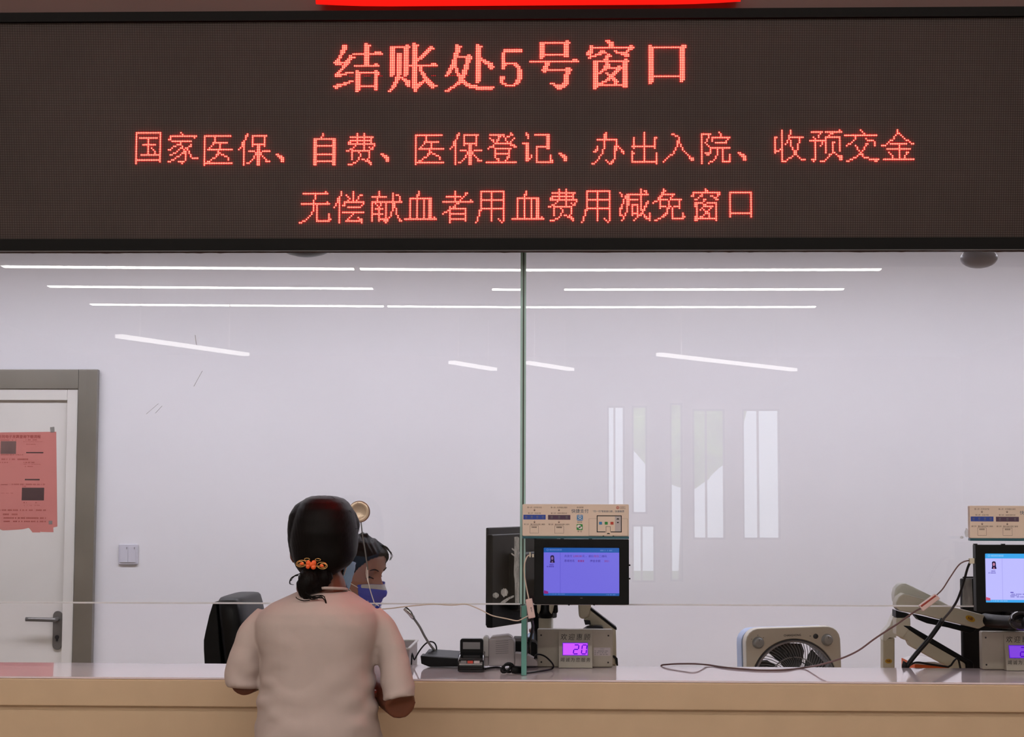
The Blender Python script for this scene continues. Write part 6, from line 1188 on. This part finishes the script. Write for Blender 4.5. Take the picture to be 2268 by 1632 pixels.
a, b_ = P2(1, 1005), P2(36, 977); obj('photo_print', MB().quad(a[0], a[1], b_[0], b_[1], yy), 'poster_photo', po, fix=False)
tp_ = MB(); tp_.prism([P2(*q) for q in ((111, 946), (120.5, 945), (121, 957.5), (111.5, 958))], PY - .0008, PY - .0005); tp_.prism([P2(*q) for q in ((108, 1153), (116, 1153), (116, 1161), (108, 1161))], PY - .0008, PY - .0005)
obj('tape_strip', tp_, 'tape', po)

# ------------------------------------------------------------------ people
def lerp_rows(rows, z):
    for a, b_ in zip(rows, rows[1:]):
        if a[0] <= z <= b_[0]:
            t = (z - a[0]) / (b_[0] - a[0]); t = t * t * (3 - 2 * t) * .35 + t * .65
            return [p + (q - p) * t for p, q in zip(a[1:], b_[1:])]
    return list(rows[0][1:] if z < rows[0][0] else rows[-1][1:])
SKULL = [(-.118, .014, .078, .052), (-.110, .030, .086, .022), (-.095, .042, .088, -.004), (-.075, .052, .086, -.040), (-.050, .061, .086, -.062), (-.025, .066, .085, -.082),
         (.0, .0695, .081, -.092), (.030, .0725, .088, -.097), (.060, .072, .083, -.095), (.085, .063, .066, -.082), (.103, .044, .040, -.056), (.112, .024, .020, -.030), (.116, .006, .004, -.010)]
def head_point(a, z, grow=0.0):
    w, f_, b_ = lerp_rows(SKULL, z)
    c_, s_ = math.cos(a), math.sin(a)                      # a = 90 deg is the face
    q = lambda v, e: math.copysign(abs(v) ** e, v)
    x = (w + grow) * q(c_, .85); mid = (f_ + b_) / 2; hl = (f_ - b_) / 2 + grow
    y = mid + hl * q(s_, .85 if s_ > 0 else .95)
    if s_ > 0 and grow < .004:
        g = lambda u, c0, sg: math.exp(-((u - c0) / sg) ** 2)
        nz = .030 * max(0.0, 1 - abs((z + .030) / .016)) if z < -.030 else .030 * max(0.0, 1 - (z + .030) / .062)
        y += nz * g(x, 0, .0105)
        for sx in (-1, 1): y -= .0085 * g(x, sx * .031, .015) * g(z, .002, .014)
        for sx in (-1, 1): y += .003 * g(x, sx * .030, .02) * g(z, .024, .007)
        y += .0045 * g(x, 0, .02) * (g(z, -.062, .005) + g(z, -.074, .005)) + .004 * g(x, 0, .018) * g(z, -.102, .01)
    return Vector((x, y, z))
def head_shell(mb, z0=-.118, z1=.116, grow=0.0, na=56, nz=46, T=None):
    rings = [[head_point(2 * math.pi * j / na, z0 + (z1 - z0) * i / nz, grow) for j in range(na)] for i in range(nz + 1)]
    i0 = len(mb.v); mb.loft(rings)
    if T: mb.xform(T, i0)
def ear(mb, side, T):
    i0 = len(mb.v)
    mb.ball((side * .0735, -.010, -.018), (.009, .019, .031), 16, 10); mb.ball((side * .0765, -.013, -.002), (.006, .016, .015), 12, 8)
    mb.xform(T, i0)
def hand(mb, wrist, fwd, up, side, curl=.55, L=.175):
    """palm, four unequal bent fingers and a thumb set on the palm's side; all in one skin with the arm"""
    fwd = fwd.normalized(); sx = fwd.cross(up).normalized() * side; up = sx.cross(fwd).normalized() * (1 if sx.cross(fwd).dot(up) > 0 else -1)
    rings = []
    for d, w, h in ((0, .026, .020), (.02, .032, .019), (.05, .039, .016), (.08, .040, .0135), (.092, .036, .010)):
        rings.append([wrist + fwd * d + sx * (w * math.cos(t)) + up * (h * math.sin(t)) for t in [2 * math.pi * k / 14 for k in range(14)]])
    mb.loft(rings)
    for k, (off, ln) in enumerate(((-.030, .070), (-.0105, .080), (.0095, .075), (.028, .058))):
        p = wrist + fwd * .080 + sx * off; d = fwd.copy(); pts = [p]; b_ = 0
        for s_, bend in ((.45, curl * .5), (.32, curl), (.23, curl * .7)):
            b_ += bend; dd = fwd * math.cos(b_) - up * math.sin(b_); p = p + dd * (ln * s_); pts.append(p)
        mb.tube(smooth_path(pts, 4), [.0088] * 5 + [.0082] * 4 + [.0072] * 3 + [.0058], 10)
    p = wrist + fwd * .022 - sx * .028; d = (fwd * .75 - sx * .62 - up * .25).normalized(); d2 = (fwd * .9 - sx * .2 - up * .35).normalized()
    mb.tube(smooth_path([p, p + d * .034, p + d * .034 + d2 * .026, p + d * .034 + d2 * .048], 4), [.0125] * 4 + [.0105] * 4 + [.0095] * 4 + [.0065], 10)
def px_ring(y, xl, xr, Yc, hd_, e=.8, n=40):
    """a body section measured between two outline columns of the photograph"""
    a, b_ = at(xl, y, Yc), at(xr, y, Yc); q = lambda v: math.copysign(abs(v) ** e, v)
    return [Vector(((a.x + b_.x) / 2 + (b_.x - a.x) / 2 * q(math.cos(t)), Yc + hd_ * q(math.sin(t)), (a.z + b_.z) / 2)) for t in [2 * math.pi * k / n for k in range(n)]]
def limb(mb, pts, rs, n=16, k=5):
    P = smooth_path(pts, k); m = len(rs)
    rr = [rs[min(i // k, m - 2)] + (rs[min(i // k, m - 2) + 1] - rs[min(i // k, m - 2)]) * ((i % k) / k) if i < len(P) - 1 else rs[-1] for i in range(len(P))]
    mb.tube(P, rr, n)

# ---- the customer, seen from behind
YCU = 3.60
hc = at(716, 1206, 3.668)
cu = thing('person', 'person seen from behind in pale pink tee, dark ponytail with orange clip, leaning on counter', 'person', (at(706, 1500, YCU).x, YCU, 0))
TH = Matrix.Translation(hc) @ Matrix.Rotation(R(-23), 4, 'Z') @ Matrix.Rotation(R(-10), 4, 'X') @ Matrix.Scale(.895, 4)
bd = MB()
head_shell(bd, T=TH)
ear(bd, -1, TH); ear(bd, 1, TH)
limb(bd, [hc + Vector((-.006, -.035, -.075)), at(714, 1310, 3.615), at(712, 1365, YCU)], [.052, .053, .06])
# trunk, hips and legs
zz = lambda y: at(706, y, YCU).z
rings = []
for y, xl, xr, d in ((1345, 620, 800, .055), (1370, 590, 830, .085), (1420, 588, 828, .10), (1500, 590, 826, .10), (1620, 592, 822, .095), (1740, 575, 836, .11), (1830, 570, 842, .11)): rings.append(px_ring(y, xl, xr, YCU, d))
bd.loft(rings)
xc = at(706, 1700, YCU).x; zh = zz(1800)
for s_ in (-1, 1):
    limb(bd, [Vector((xc + s_ * .075, YCU, zh)), Vector((xc + s_ * .085, YCU + .015, .50)), Vector((xc + s_ * .088, YCU - .005, .30)), Vector((xc + s_ * .09, YCU - .02, .075))], [.082, .056, .05, .036])
    limb(bd, [Vector((xc + s_ * .09, YCU - .035, .045)), Vector((xc + s_ * .094, YCU + .06, .036)), Vector((xc + s_ * .098, YCU + .13, .026))], [.030, .032, .024])
A_el = at(540, 1508, 3.585)
B_el = at(887, 1557, 3.565)
A_wr = Vector((at(618, 1480, 3.93).x, 3.925, ZC + .030)); B_wr = Vector((at(790, 1480, 3.93).x, 3.93, ZC + .036))
SL_A = [(596, 1370, 3.60), (572, 1396, 3.598), (560, 1420, 3.595), (548, 1455, 3.592), (540, 1490, 3.588), (538.5, 1522, 3.585)]
SL_B = [(820, 1368, 3.60), (846, 1392, 3.597), (858, 1418, 3.594), (871, 1462, 3.585), (880, 1510, 3.575), (885, 1549, 3.568)]
limb(bd, [at(*q) for q in SL_A[:-1]] + [A_el], [.024, .024, .024, .025, .026, .029]); limb(bd, [at(*q) for q in SL_B] + [B_el], [.024, .024, .024, .025, .026, .030, .033])
limb(bd, [A_el, A_el.lerp(A_wr, .4), A_wr], [.031, .033, .024]); limb(bd, [B_el, B_el.lerp(B_wr, .4) + Vector((0, 0, -.004)), B_wr], [.034, .034, .024])
hand(bd, A_wr, Vector((.55, .70, -.06)), Vector((0, 0, 1)), 1, .5); hand(bd, B_wr, Vector((-.55, .70, -.08)), Vector((0, 0, 1)), -1, .5)
body = obj('body', fused(bd, .0042, 3), 'skin', cu, smooth=True)
# T-shirt
sh = MB(); rings = []
for y, xl, xr, Yc, d in ((1309, 668, 766, 3.606, .056), (1313, 655, 780, 3.606, .072), (1323, 632, 797, 3.605, .086), (1336, 604, 822, 3.602, .099), (1352, 583, 838, YCU, .108), (1375, 572, 846, YCU, .116), (1410, 572, 842, YCU, .120), (1445, 584, 831, YCU, .121), (1480, 584, 829, YCU, .122), (1520, 581, 829, YCU, .122),
                         (1565, 573, 834, YCU, .124), (1632, 565, 845, YCU, .128), (1720, 557, 852, YCU, .132), (1800, 553, 857, YCU, .134)):
    rings.append(px_ring(y, xl, xr, Yc, d, .78))
sh.loft(rings)
def sleeve(pix, rs):
    limb(sh, [at(x_, y_, Yc) for x_, y_, Yc in pix], [r_ * 3.59 / F for r_ in rs], 20)
sleeve(SL_A, [34, 34, 34.5, 36, 38.5, 36.5])
sleeve(SL_B, [34, 34, 34, 34.5, 38, 37])
tee = fused(sh, .0048, 4)
def wrinkle(v):
    p = v - Vector((xc, YCU, 1.2)); d = 0.0
    d += .0075 * noise.noise(Vector((p.x * 9, p.y * 5, p.z * 3.2)))                    # broad drape
    d += .0052 * noise.noise(Vector((p.x * 7 + p.z * 16, p.y * 8, p.z * 12 - p.x * 10)))  # slanted pulls
    fold = math.sin((p.z * 1.0 - abs(p.x - .02) * .55) * 95 + 2.2 * noise.noise(Vector((p.x * 8, 1, p.z * 6))))
    d += .0026 * fold * max(0, 1 - abs(p.z + .02) / .12) * min(1, abs(p.x) * 9)
    d += .0022 * math.sin(p.z * 150 + p.x * 70 * (1 if p.x > 0 else -1) + 3 * noise.noise(p * 9)) * max(0, 1 - ((abs(p.x) - .115) / .05) ** 2) * max(0, 1 - abs(p.z + .06) / .14)
    return d
t2 = mesh_of('n', tee, [], Vector((0, 0, 0))); nr = [v.normal.copy() for v in t2.vertices]; bpy.data.meshes.remove(t2)
tee.v = [v + n_ * max(wrinkle(v) + .0005, -.0022) for v, n_ in zip(tee.v, nr)]
shirt = obj('tshirt', tee, 'shirt', cu, smooth=True)
# sewn edges: collar, sleeve hems
nk = px_ring(1309, 666, 768, 3.606, .058, .85, 40)
nk = [p + Vector((0, 0, .004 - .02 * max(0, (p.y - 3.606) / .06) + .006 * max(0, (3.606 - p.y) / .06))) for p in nk]
obj('collar', MB().tube(nk + [nk[0], nk[1]], .0032, 8), 'shirt', shirt, smooth=True)
# trousers and shoes
tr = MB(); rings = [px_ring(y, xl, xr, YCU, d, .8) for y, xl, xr, d in ((1700, 572, 838, .114), (1760, 566, 844, .122), (1850, 562, 848, .126), (1880, 566, 844, .124))]
tr.loft(rings)
for s_ in (-1, 1): limb(tr, [Vector((xc + s_ * .075, YCU, zh + .02)), Vector((xc + s_ * .085, YCU + .012, .50)), Vector((xc + s_ * .088, YCU - .006, .30)), Vector((xc + s_ * .09, YCU - .02, .10))], [.100, .078, .072, .066])
obj('trousers', fused(tr, .009, 4), 'trousers', cu, smooth=True)
for s_ in (-1, 1):
    s2 = MB(); limb(s2, [Vector((xc + s_ * .088, YCU - .065, .042)), Vector((xc + s_ * .09, YCU - .02, .046)), Vector((xc + s_ * .094, YCU + .07, .040)), Vector((xc + s_ * .099, YCU + .155, .030))], [.034, .041, .040, .028])
    for v in s2.v: v.z = max(v.z, .0015)
    obj('shoe', s2, 'shoe', cu, smooth=True)
# hair: a cap swept back to the clip, and the ponytail
hr = MB(); YHC = 3.650; rings = []
for y, xl, xr, d, yo in ((1097.5, 706, 728, .010, .0), (1099, 690, 746, .040, .0), (1104, 678, 762, .062, .0), (1113, 669, 772, .078, -.002), (1128, 661, 781, .090, -.004), (1150, 653.5, 787, .099, -.006), (1178, 647.5, 791, .103, -.008), (1205, 645.5, 792, .100, -.010),
                         (1228, 648.5, 789, .086, -.024), (1244, 652, 780, .068, -.040), (1256, 656, 768, .052, -.052), (1266, 663, 748, .038, -.062), (1274, 668, 736, .030, -.066)):
    r = px_ring(y, xl, xr, YHC + yo, d, .88, 48); rings.append(r)
for i, r in enumerate(rings):                              # leave the face free
    for k, p in enumerate(r):
        lim = hc.y + .072 - max(0, (hc.z + .020 - p.z)) * 1.25
        if p.y > lim: p.y = lim + (p.y - lim) * .10
hr.loft(rings)
rings = []
for i in range(25):
    z = -.045 + .161 * i / 24; r = []
    for j in range(48):
        a_ = 2 * math.pi * j / 48; y0_ = head_point(a_, z).y; lim = .075 if z > .07 else .030 + (z - .02) * .6
        f_ = min(1, max(0, (y0_ - lim) / .014)); r.append(TH @ head_point(a_, z, .0075 - .0150 * f_))
    rings.append(r)
hr.loft(rings)
hb = fused(hr, .0030, 8)
t2 = mesh_of('n', hb, [], Vector((0, 0, 0))); nr = [v.normal.copy() for v in t2.vertices]; bpy.data.meshes.remove(t2)
tie = at(690, 1262, 3.575)
def comb(v):
    d = v - tie; a_ = math.atan2(d.x, d.z + .02)
    return .00015 * math.sin(a_ * 85 + 4 * noise.noise(v * 18)) + .0012 * noise.noise(v * 22)
hb.v = [v + n_ * comb(v) for v, n_ in zip(hb.v, nr)]
hair = obj('hair', hb, 'hair', cu, smooth=True)
pt = MB()
YPT = 3.545
tail = [(698, 1258, 3.580, 20), (692, 1271, 3.558, 24), (683, 1286, YPT - .006, 24), (675, 1302, YPT - .012, 19), (677, 1316, YPT - .014, 13), (682, 1326, YPT - .015, 6), (690, 1331, YPT - .015, 1.5)]
pts = [at(x_, y_, Y_) for x_, y_, Y_, _ in tail]; limb(pt, pts, [w_ * 3.55 / F for *_, w_ in tail], 18)
limb(pt, [at(712, 1262, 3.575), at(716, 1280, 3.560), at(708, 1296, 3.556), at(690, 1308, 3.53)], [.020, .020, .013, .006], 14)
pb = fused(pt, .0032, 3)
pb.v = [v + Vector((.0012 * math.sin(v.x * 900 + v.z * 260), 0, .0006 * noise.noise(v * 60))) for v in pb.v]
obj('ponytail', pb, 'hair', hair, smooth=True)
wp = MB(); rnd = random.Random(3)
for line in ([(684, 1322), (700, 1319), (715, 1320), (722, 1330), (723, 1340)], [(680, 1318), (698, 1322), (712, 1322), (718, 1328)], [(676, 1312), (692, 1324), (706, 1323), (716, 1325), (721, 1336)], [(660, 1273), (650, 1276), (643, 1284), (642, 1292), (650, 1296)],
             [(686, 1330), (672, 1331), (660, 1326), (655, 1322)], [(722, 1342), (720, 1350), (712, 1353)], [(684, 1326), (695, 1321), (708, 1319), (719, 1322)], [(668, 1270), (652, 1275), (644, 1286)], [(678, 1320), (690, 1328), (704, 1326)]):
    for j in range(2):
        o_ = [(x_ + rnd.uniform(-1.2, 1.2), y_ + rnd.uniform(-1.2, 1.2)) for x_, y_ in line]
        pl_ = smooth_path([at(x_, y_, YPT - .030) for x_, y_ in o_], 5); n_ = len(pl_)
        wp.tube(pl_, [.0009 * (1 - .7 * i / n_) + .0002 for i in range(n_)], 5)
for _ in range(16):
    a_ = rnd.uniform(.15, math.pi - .15); x_, y_ = 717 + 70 * math.cos(a_), 1185 - 84 * math.sin(a_)
    pl_ = smooth_path([at(x_, y_, 3.62), at(x_ + 5 * math.cos(a_) + rnd.uniform(-5, 5), y_ - 3 * math.sin(a_), 3.61), at(x_ + rnd.uniform(-12, 12), y_ + rnd.uniform(0, 6), 3.6)], 4)
    wp.tube(pl_, [.0003] * len(pl_), 4)
obj('stray_hair', wp, 'hair', hair, smooth=True)
# butterfly clip
YCL = 3.527
clip = obj('hair_clip', MB().tube([ap(662, 1249, YCL + .010), ap(690, 1253, YCL + .006), ap(718, 1255, YCL + .010)], .0022, 8), 'clip_gold', cu, smooth=True, label='orange and gold butterfly hair clip')
fl = MB()
for x_, y_, rx, ry in ((683, 1247, 4.5, 5), (695, 1247, 4.5, 5.5), (682, 1254.5, 4, 4.5), (694, 1256, 4.5, 4.5), (688.5, 1250, 3.6, 4)):
    p = at(x_, y_, YCL); fl.ball(p, (rx * 1.2e-3, .0032, ry * 1.15e-3), 12, 8)
obj('flower', fl, 'clip_orange', clip, smooth=True)
for x_, y_, s_ in ((669, 1248, -1), (712, 1252.5, 1)):
    wv = MB(); lp = [at(x_ + s_ * 1.5 + 11.5 * math.cos(t), y_ + 7.4 * math.sin(t) - .1 * math.cos(t) * 20 * s_ * -.4, YCL + .002) for t in [2 * math.pi * k / 20 for k in range(22)]]
    wv.tube(lp, .0009, 6); lp = [at(x_ + s_ * 3.5 + 7 * math.cos(t), y_ + 4.6 * math.sin(t), YCL + .001) for t in [2 * math.pi * k / 16 for k in range(18)]]; wv.tube(lp, .0009, 6)
    obj('wing', wv, 'clip_gold', clip, smooth=True)
    p = at(x_ + s_ * 0.5, y_ + .5, YCL); obj('stone', MB().ball(p, (.0042, .0022, .0032), 12, 8), 'clip_orange', clip, smooth=True)
wv = MB()
for x_, y_ in ((680, 1238.5), (704, 1239.5)): wv.tube([at(x_ + 6 * math.cos(t), y_ + 2.6 * math.sin(t), YCL + .006) for t in [2 * math.pi * k / 14 for k in range(16)]], .0008, 6)
obj('small_wing', wv, 'clip_gold', clip, smooth=True)
def mask(T, z0, z1, a0, a1, mat, parent, grow=.006, fold=0.0, name='face_mask'):
    na, nz = 30, 14; o_ = MB(); F_ = []; B_ = []
    for i in range(nz + 1):
        z = z0 + (z1 - z0) * i / nz; row = []; row2 = []
        for j in range(na + 1):
            u = j / na; a_ = a0 + (a1 - a0) * u; k = abs(2 * u - 1)
            zz_ = z * (1 - .42 * k ** 3) + (-.042) * .42 * k ** 3
            p = head_point(a_, zz_, grow); c_ = math.exp(-((u - .5) / .22) ** 2)
            p.y += .020 * math.exp(-(p.x / .018) ** 2) * math.exp(-((zz_ + .042) / .018) ** 2)
            p.y += .016 * c_ * math.exp(-((zz_ + .055) / .06) ** 2) + .0012 * math.sin(i * 2.3)
            row.append(T @ p); row2.append(T @ (p - Vector((0, .0016, 0)) * (1 if True else 0) - Vector((p.x, p.y, 0)).normalized() * .0012))
        F_.append(row); B_.append(row2)
    w = na + 1; n_ = (nz + 1) * w
    fs = [(i * w + j, i * w + j + 1, (i + 1) * w + j + 1, (i + 1) * w + j) for i in range(nz) for j in range(na)]
    o_.add([p for r in F_ for p in r] + [p for r in B_ for p in r], fs + [tuple(q + n_ for q in f_[::-1]) for f_ in fs])
    bor = [j for j in range(w)] + [i * w + na for i in range(1, nz + 1)] + [nz * w + j for j in range(na - 1, -1, -1)] + [i * w for i in range(nz - 1, 0, -1)]
    for a_, b_ in zip(bor, bor[1:] + bor[:1]): o_.f.append([a_, a_ + n_, b_ + n_, b_]); o_.mi.append(0)
    mk_ = obj(name, o_, mat, parent, smooth=True)
    return mk_, F_
mk_, mf = mask(TH, -.112, -.034, R(-8), R(188), 'mask_blue', cu, .007)
for row_i in (3, 11):
    for e_, s_ in ((0, 1), (-1, -1)):
        p = mf[row_i][e_]; q = TH @ Vector((s_ * .079, -.022, -.012))
        obj('ear_loop', MB().tube(smooth_path([p, (p + q) / 2 + (TH.to_3x3() @ Vector((s_ * .006, 0, 0))), q], 4), .0013, 6), 'strap_white', mk_, smooth=True)
for s_ in (-1, 1):
    e = TH @ head_point(R(90) - s_ * .40, .002); obj('eye', MB().ball(e + (TH.to_3x3() @ Vector((0, -.0075, 0))), .0115, 14, 10), 'eye_white', cu, smooth=True)
    obj('iris', MB().ball(e + (TH.to_3x3() @ Vector((0, .0005, 0))), .0045, 12, 8), 'eye_dark', cu, smooth=True)

# ---- the clerk behind the glass
YK_ = 4.98
kc = at(793, 1264, YK_)
ck_ = thing('person', 'clerk behind the glass with dark hair and navy flowered mask, looking down sideways', 'person', (kc.x - .06, YK_ + .03, 0))
TK = Matrix.Translation(kc) @ Matrix.Rotation(R(-118), 4, 'Z') @ Matrix.Rotation(R(-14), 4, 'X') @ Matrix.Rotation(R(3), 4, 'Y') @ Matrix.Scale(.91, 4)
kb = MB(); head_shell(kb, T=TK); ear(kb, -1, TK); ear(kb, 1, TK)
nb = kc + Vector((-.05, .02, -.26))
limb(kb, [TK @ Vector((0, -.035, -.055)), TK @ Vector((0, -.05, -.12)), nb], [.050, .050, .06])
def ering(c_, w, d, n=32, rot=0.0):
    return [Vector((c_.x + w * math.cos(t) * math.cos(rot) - d * math.sin(t) * math.sin(rot), c_.y + w * math.cos(t) * math.sin(rot) + d * math.sin(t) * math.cos(rot), c_.z)) for t in [2 * math.pi * k / n for k in range(n)]]
sz_ = .56; rk = R(-25)
tor = [(nb.z + .005, .06, .055), (nb.z - .03, .15, .075), (nb.z - .07, .185, .095), (nb.z - .16, .175, .11), (nb.z - .30, .155, .105), (sz_ + .06, .17, .12), (sz_ + .005, .165, .125)]
kb.loft([ering(Vector((nb.x, nb.y + .04, z_)), w, d, 32, rk) for z_, w, d in tor])
fw_ = Vector((math.sin(-rk) * -1, -math.cos(rk), 0)); fw_ = Vector((.42, -.91, 0)); sd_ = Vector((.91, .42, 0))
hip = Vector((nb.x, nb.y + .04, sz_ + .075))
for s_ in (-1, 1):
    kn = hip + fw_ * .40 + sd_ * (s_ * .10); kn.z = sz_ + .055; an = kn - fw_ * .05; an.z = .085
    limb(kb, [hip + sd_ * (s_ * .08), (hip + sd_ * (s_ * .08)).lerp(kn, .5), kn, kn.lerp(an, .45) - fw_ * .01, an], [.082, .074, .056, .05, .036])
    limb(kb, [an + Vector((0, 0, -.035)) - fw_ * .02, an + fw_ * .08 + Vector((0, 0, -.045)), an + fw_ * .15 + Vector((0, 0, -.055))], [.034, .032, .022])
    s0 = Vector((nb.x, nb.y + .04, nb.z - .06)) + sd_ * (s_ * .165); el = s0 + Vector((0, 0, -.25)) + fw_ * .07 + sd_ * (s_ * .02); wr = el + fw_ * .21 - sd_ * (s_ * .07); wr.z = ZD + .032; el.z = max(el.z, ZD + .05)
    limb(kb, [s0, s0.lerp(el, .5), el, el.lerp(wr, .5), wr], [.05, .044, .038, .034, .025])
    hand(kb, wr, fw_ * .9 - sd_ * (s_ * .3) + Vector((0, 0, -.05)), Vector((0, 0, 1)), -s_, .45)
obj('body', fused(kb, .0042, 3), 'skin_clerk', ck_, smooth=True)
un = MB(); un.loft([ering(Vector((nb.x, nb.y + .04, z_)), w + .010, d + .010, 32, rk) for z_, w, d in tor[1:]])
for s_ in (-1, 1):
    s0 = Vector((nb.x, nb.y + .04, nb.z - .06)) + sd_ * (s_ * .160); el = s0 + Vector((0, 0, -.25)) + fw_ * .07 + sd_ * (s_ * .02); el.z = max(el.z, ZD + .05)
    limb(un, [s0, s0.lerp(el, .5), s0.lerp(el, .8)], [.064, .058, .056])
obj('uniform_shirt', fused(un, .008, 4), 'uniform', ck_, smooth=True)
tk = MB()
for s_ in (-1, 1):
    kn = hip + fw_ * .40 + sd_ * (s_ * .10); kn.z = sz_ + .055; an = kn - fw_ * .05; an.z = .10
    limb(tk, [hip + sd_ * (s_ * .08), (hip + sd_ * (s_ * .08)).lerp(kn, .5), kn, kn.lerp(an, .45) - fw_ * .01, an], [.096, .086, .070, .064, .056])
obj('trousers', fused(tk, .009, 3), 'trousers', ck_, smooth=True)
for s_ in (-1, 1):
    kn = hip + fw_ * .40 + sd_ * (s_ * .10); an = kn - fw_ * .05
    s2 = MB(); limb(s2, [Vector((an.x, an.y, .046)) - fw_ * .05, Vector((an.x, an.y, .048)), Vector((an.x, an.y, .040)) + fw_ * .09, Vector((an.x, an.y, .03)) + fw_ * .18], [.034, .042, .040, .026])
    for v in s2.v: v.z = max(v.z, .0015)
    obj('shoe', s2, 'shoe', ck_, smooth=True)
# hair drawn back from the forehead
kh = MB()
rings = []
for i in range(27):
    z = -.060 + (.127 + .060) * i / 26; r = []
    for j in range(48):
        a_ = 2 * math.pi * j / 48; y0_ = head_point(a_, min(z, .1155)).y
        # hairline: forehead bare below z = .074, temples further back lower down
        lim = .088 if z > .074 else (.030 + (z - .02) * .75 if z > .02 else .030 - (.02 - z) * .5)
        f_ = min(1, max(0, (y0_ - lim) / .014)); f_ = f_ * f_ * (3 - 2 * f_)
        p = head_point(a_, min(z, .1155), .0135 - .0215 * f_)
        if z > .1155: p.x *= .6; p.y *= .6; p.z = z
        r.append(p)
    rings.append(r)
kh.loft(rings); kh.xform(TK)
bun = TK @ Vector((0, -.118, .005)); kh.ball(bun, (.034, .034, .034), 18, 12)
kf = fused(kh, .0042, 4)
kf.v = [v + Vector((0, 0, .0012 * math.sin(v.x * 500 + v.z * 300))) for v in kf.v]
khair = obj('hair', kf, 'hair', ck_, smooth=True)
ws_ = MB(); rnd = random.Random(11)
for line in ([(832, 1205), (846, 1212), (856, 1224), (858, 1238), (852, 1250), (849, 1247)], [(836, 1208), (852, 1210), (864, 1221), (868, 1231), (864, 1240)], [(828, 1203), (844, 1207), (858, 1213), (866, 1224)], [(838, 1214), (850, 1222), (853, 1236), (848, 1248)], [(820, 1195), (834, 1203), (848, 1214), (855, 1230), (850, 1246)], [(812, 1190), (826, 1198), (838, 1202)]):
    for j in range(5):
        o_ = [(x_ + rnd.uniform(-2.2, 2.2), y_ + rnd.uniform(-1.6, 1.6)) for x_, y_ in line]
        pl_ = smooth_path([at(x_, y_, YK_ - .02 + .004 * j) for x_, y_ in o_], 5); n_ = len(pl_)
        ws_.tube(pl_, [.0015 * (1 - .85 * i / n_) + .0002 for i in range(n_)], 5)
obj('stray_hair', ws_, 'hair', khair, smooth=True)
for s_ in (-1, 1):
    R3 = TK.to_3x3()
    e = TK @ head_point(R(90) - s_ * .40, .002)
    obj('eye', MB().ball(e + R3 @ Vector((0, -.0112, -.001)), .0115, 14, 10), 'eye_white', ck_, smooth=True)
    obj('iris', MB().ball(e + R3 @ Vector((0, -.0032, -.0035)), .0050, 12, 8), 'eye_dark', ck_, smooth=True)
    ld_ = MB(); ld_.tube(smooth_path([TK @ (head_point(R(90) - s_ * q_, .002 - 5 * abs(q_ - .4) * .006) + Vector((0, .0012, 0))) for q_ in (.22, .32, .42, .52, .60)], 3), .0022, 6); obj('eyelid', ld_, 'eye_dark', ck_, smooth=True)
    eb = MB(); eb.tube(smooth_path([TK @ (head_point(R(90) - s_ * q_, z_) + Vector((0, .0012, 0))) for q_, z_ in ((.16, .024), (.30, .029), (.46, .030), (.62, .025))], 3), [.0016] * 5 + [.0018, .0016, .0014, .0011, .0006], 6); obj('eyebrow', eb, 'hair', ck_, smooth=True)
mk_, mf = mask(TK, -.116, -.017, R(30), R(150), 'mask_navy', ck_, .006)
bnd = MB(); na = len(mf[0]) - 1; nz = len(mf) - 1
for lo, hi in ((nz - 2, nz),):
    vs = []; 
    for i in (lo, nz - 1, hi):
        for j in range(2, na - 1): q = mf[i][j]; c0 = TK @ Vector((0, 0, -.05)); vs.append(q + (q - c0).normalized() * .0012)
    w = na - 3; bnd.add(vs, [(i * w + j, i * w + j + 1, (i + 1) * w + j + 1, (i + 1) * w + j) for i in range(2) for j in range(w - 1)])
obj('nose_band', bnd, 'mask_band', mk_, smooth=True)
fw2 = MB(); rnd = random.Random(5)
for (jj, ii, rad) in ((11, 4, .012), (8, 3, .009), (6, 5, .007), (13, 2, .008), (20, 4, .011), (23, 6, .008), (16, 3, .010)):
    p = mf[ii][jj]; c0 = TK @ Vector((0, 0, -.05)); nrm = (p - c0).normalized(); tx_ = nrm.cross(Vector((0, 0, 1))).normalized(); ty_ = tx_.cross(nrm)
    vs = [p + nrm * .0022]
    for k in range(25):
        a_ = 2 * math.pi * k / 25; r_ = rad * (.62 + .38 * math.cos(a_ * 5 + jj)); vs.append(p + nrm * .0016 + tx_ * (r_ * math.cos(a_)) + ty_ * (r_ * math.sin(a_)))
    fw2.add(vs, [(0, 1 + k, 1 + (k + 1) % 25) for k in range(25)])
obj('flower_print', fw2, 'flower_white', mk_, smooth=True)
for row_i in (2, 12):
    for e_, s_ in ((0, 1), (-1, -1)):
        p = mf[row_i][e_]; q = TK @ Vector((s_ * .080, -.022, -.010))
        obj('ear_loop', MB().tube(smooth_path([p, (p + q) / 2 + (TK.to_3x3() @ Vector((s_ * .005, 0, 0))), q], 4), .0013, 6), 'strap_white', mk_, smooth=True)
# the clerk's stool
stl = thing('stool', 'dark swivel stool under the seated clerk', 'stool', (nb.x, nb.y + .05, 0))
obj('seat', MB().lathe([(.19, sz_ - .065), (.20, sz_ - .05), (.20, sz_ - .012), (.18, sz_ - .001)], (nb.x, nb.y + .05, 0), 'Z', 32), 'black_plastic', stl)
obj('column', MB().tube([(nb.x, nb.y + .05, .03), (nb.x, nb.y + .05, sz_ - .0655)], .028, 16), 'dark_grey', stl, smooth=True)
obj('foot_disc', MB().lathe([(.24, 0.001), (.24, .015), (.05, .032)], (nb.x, nb.y + .05, 0), 'Z', 32), 'dark_grey', stl)
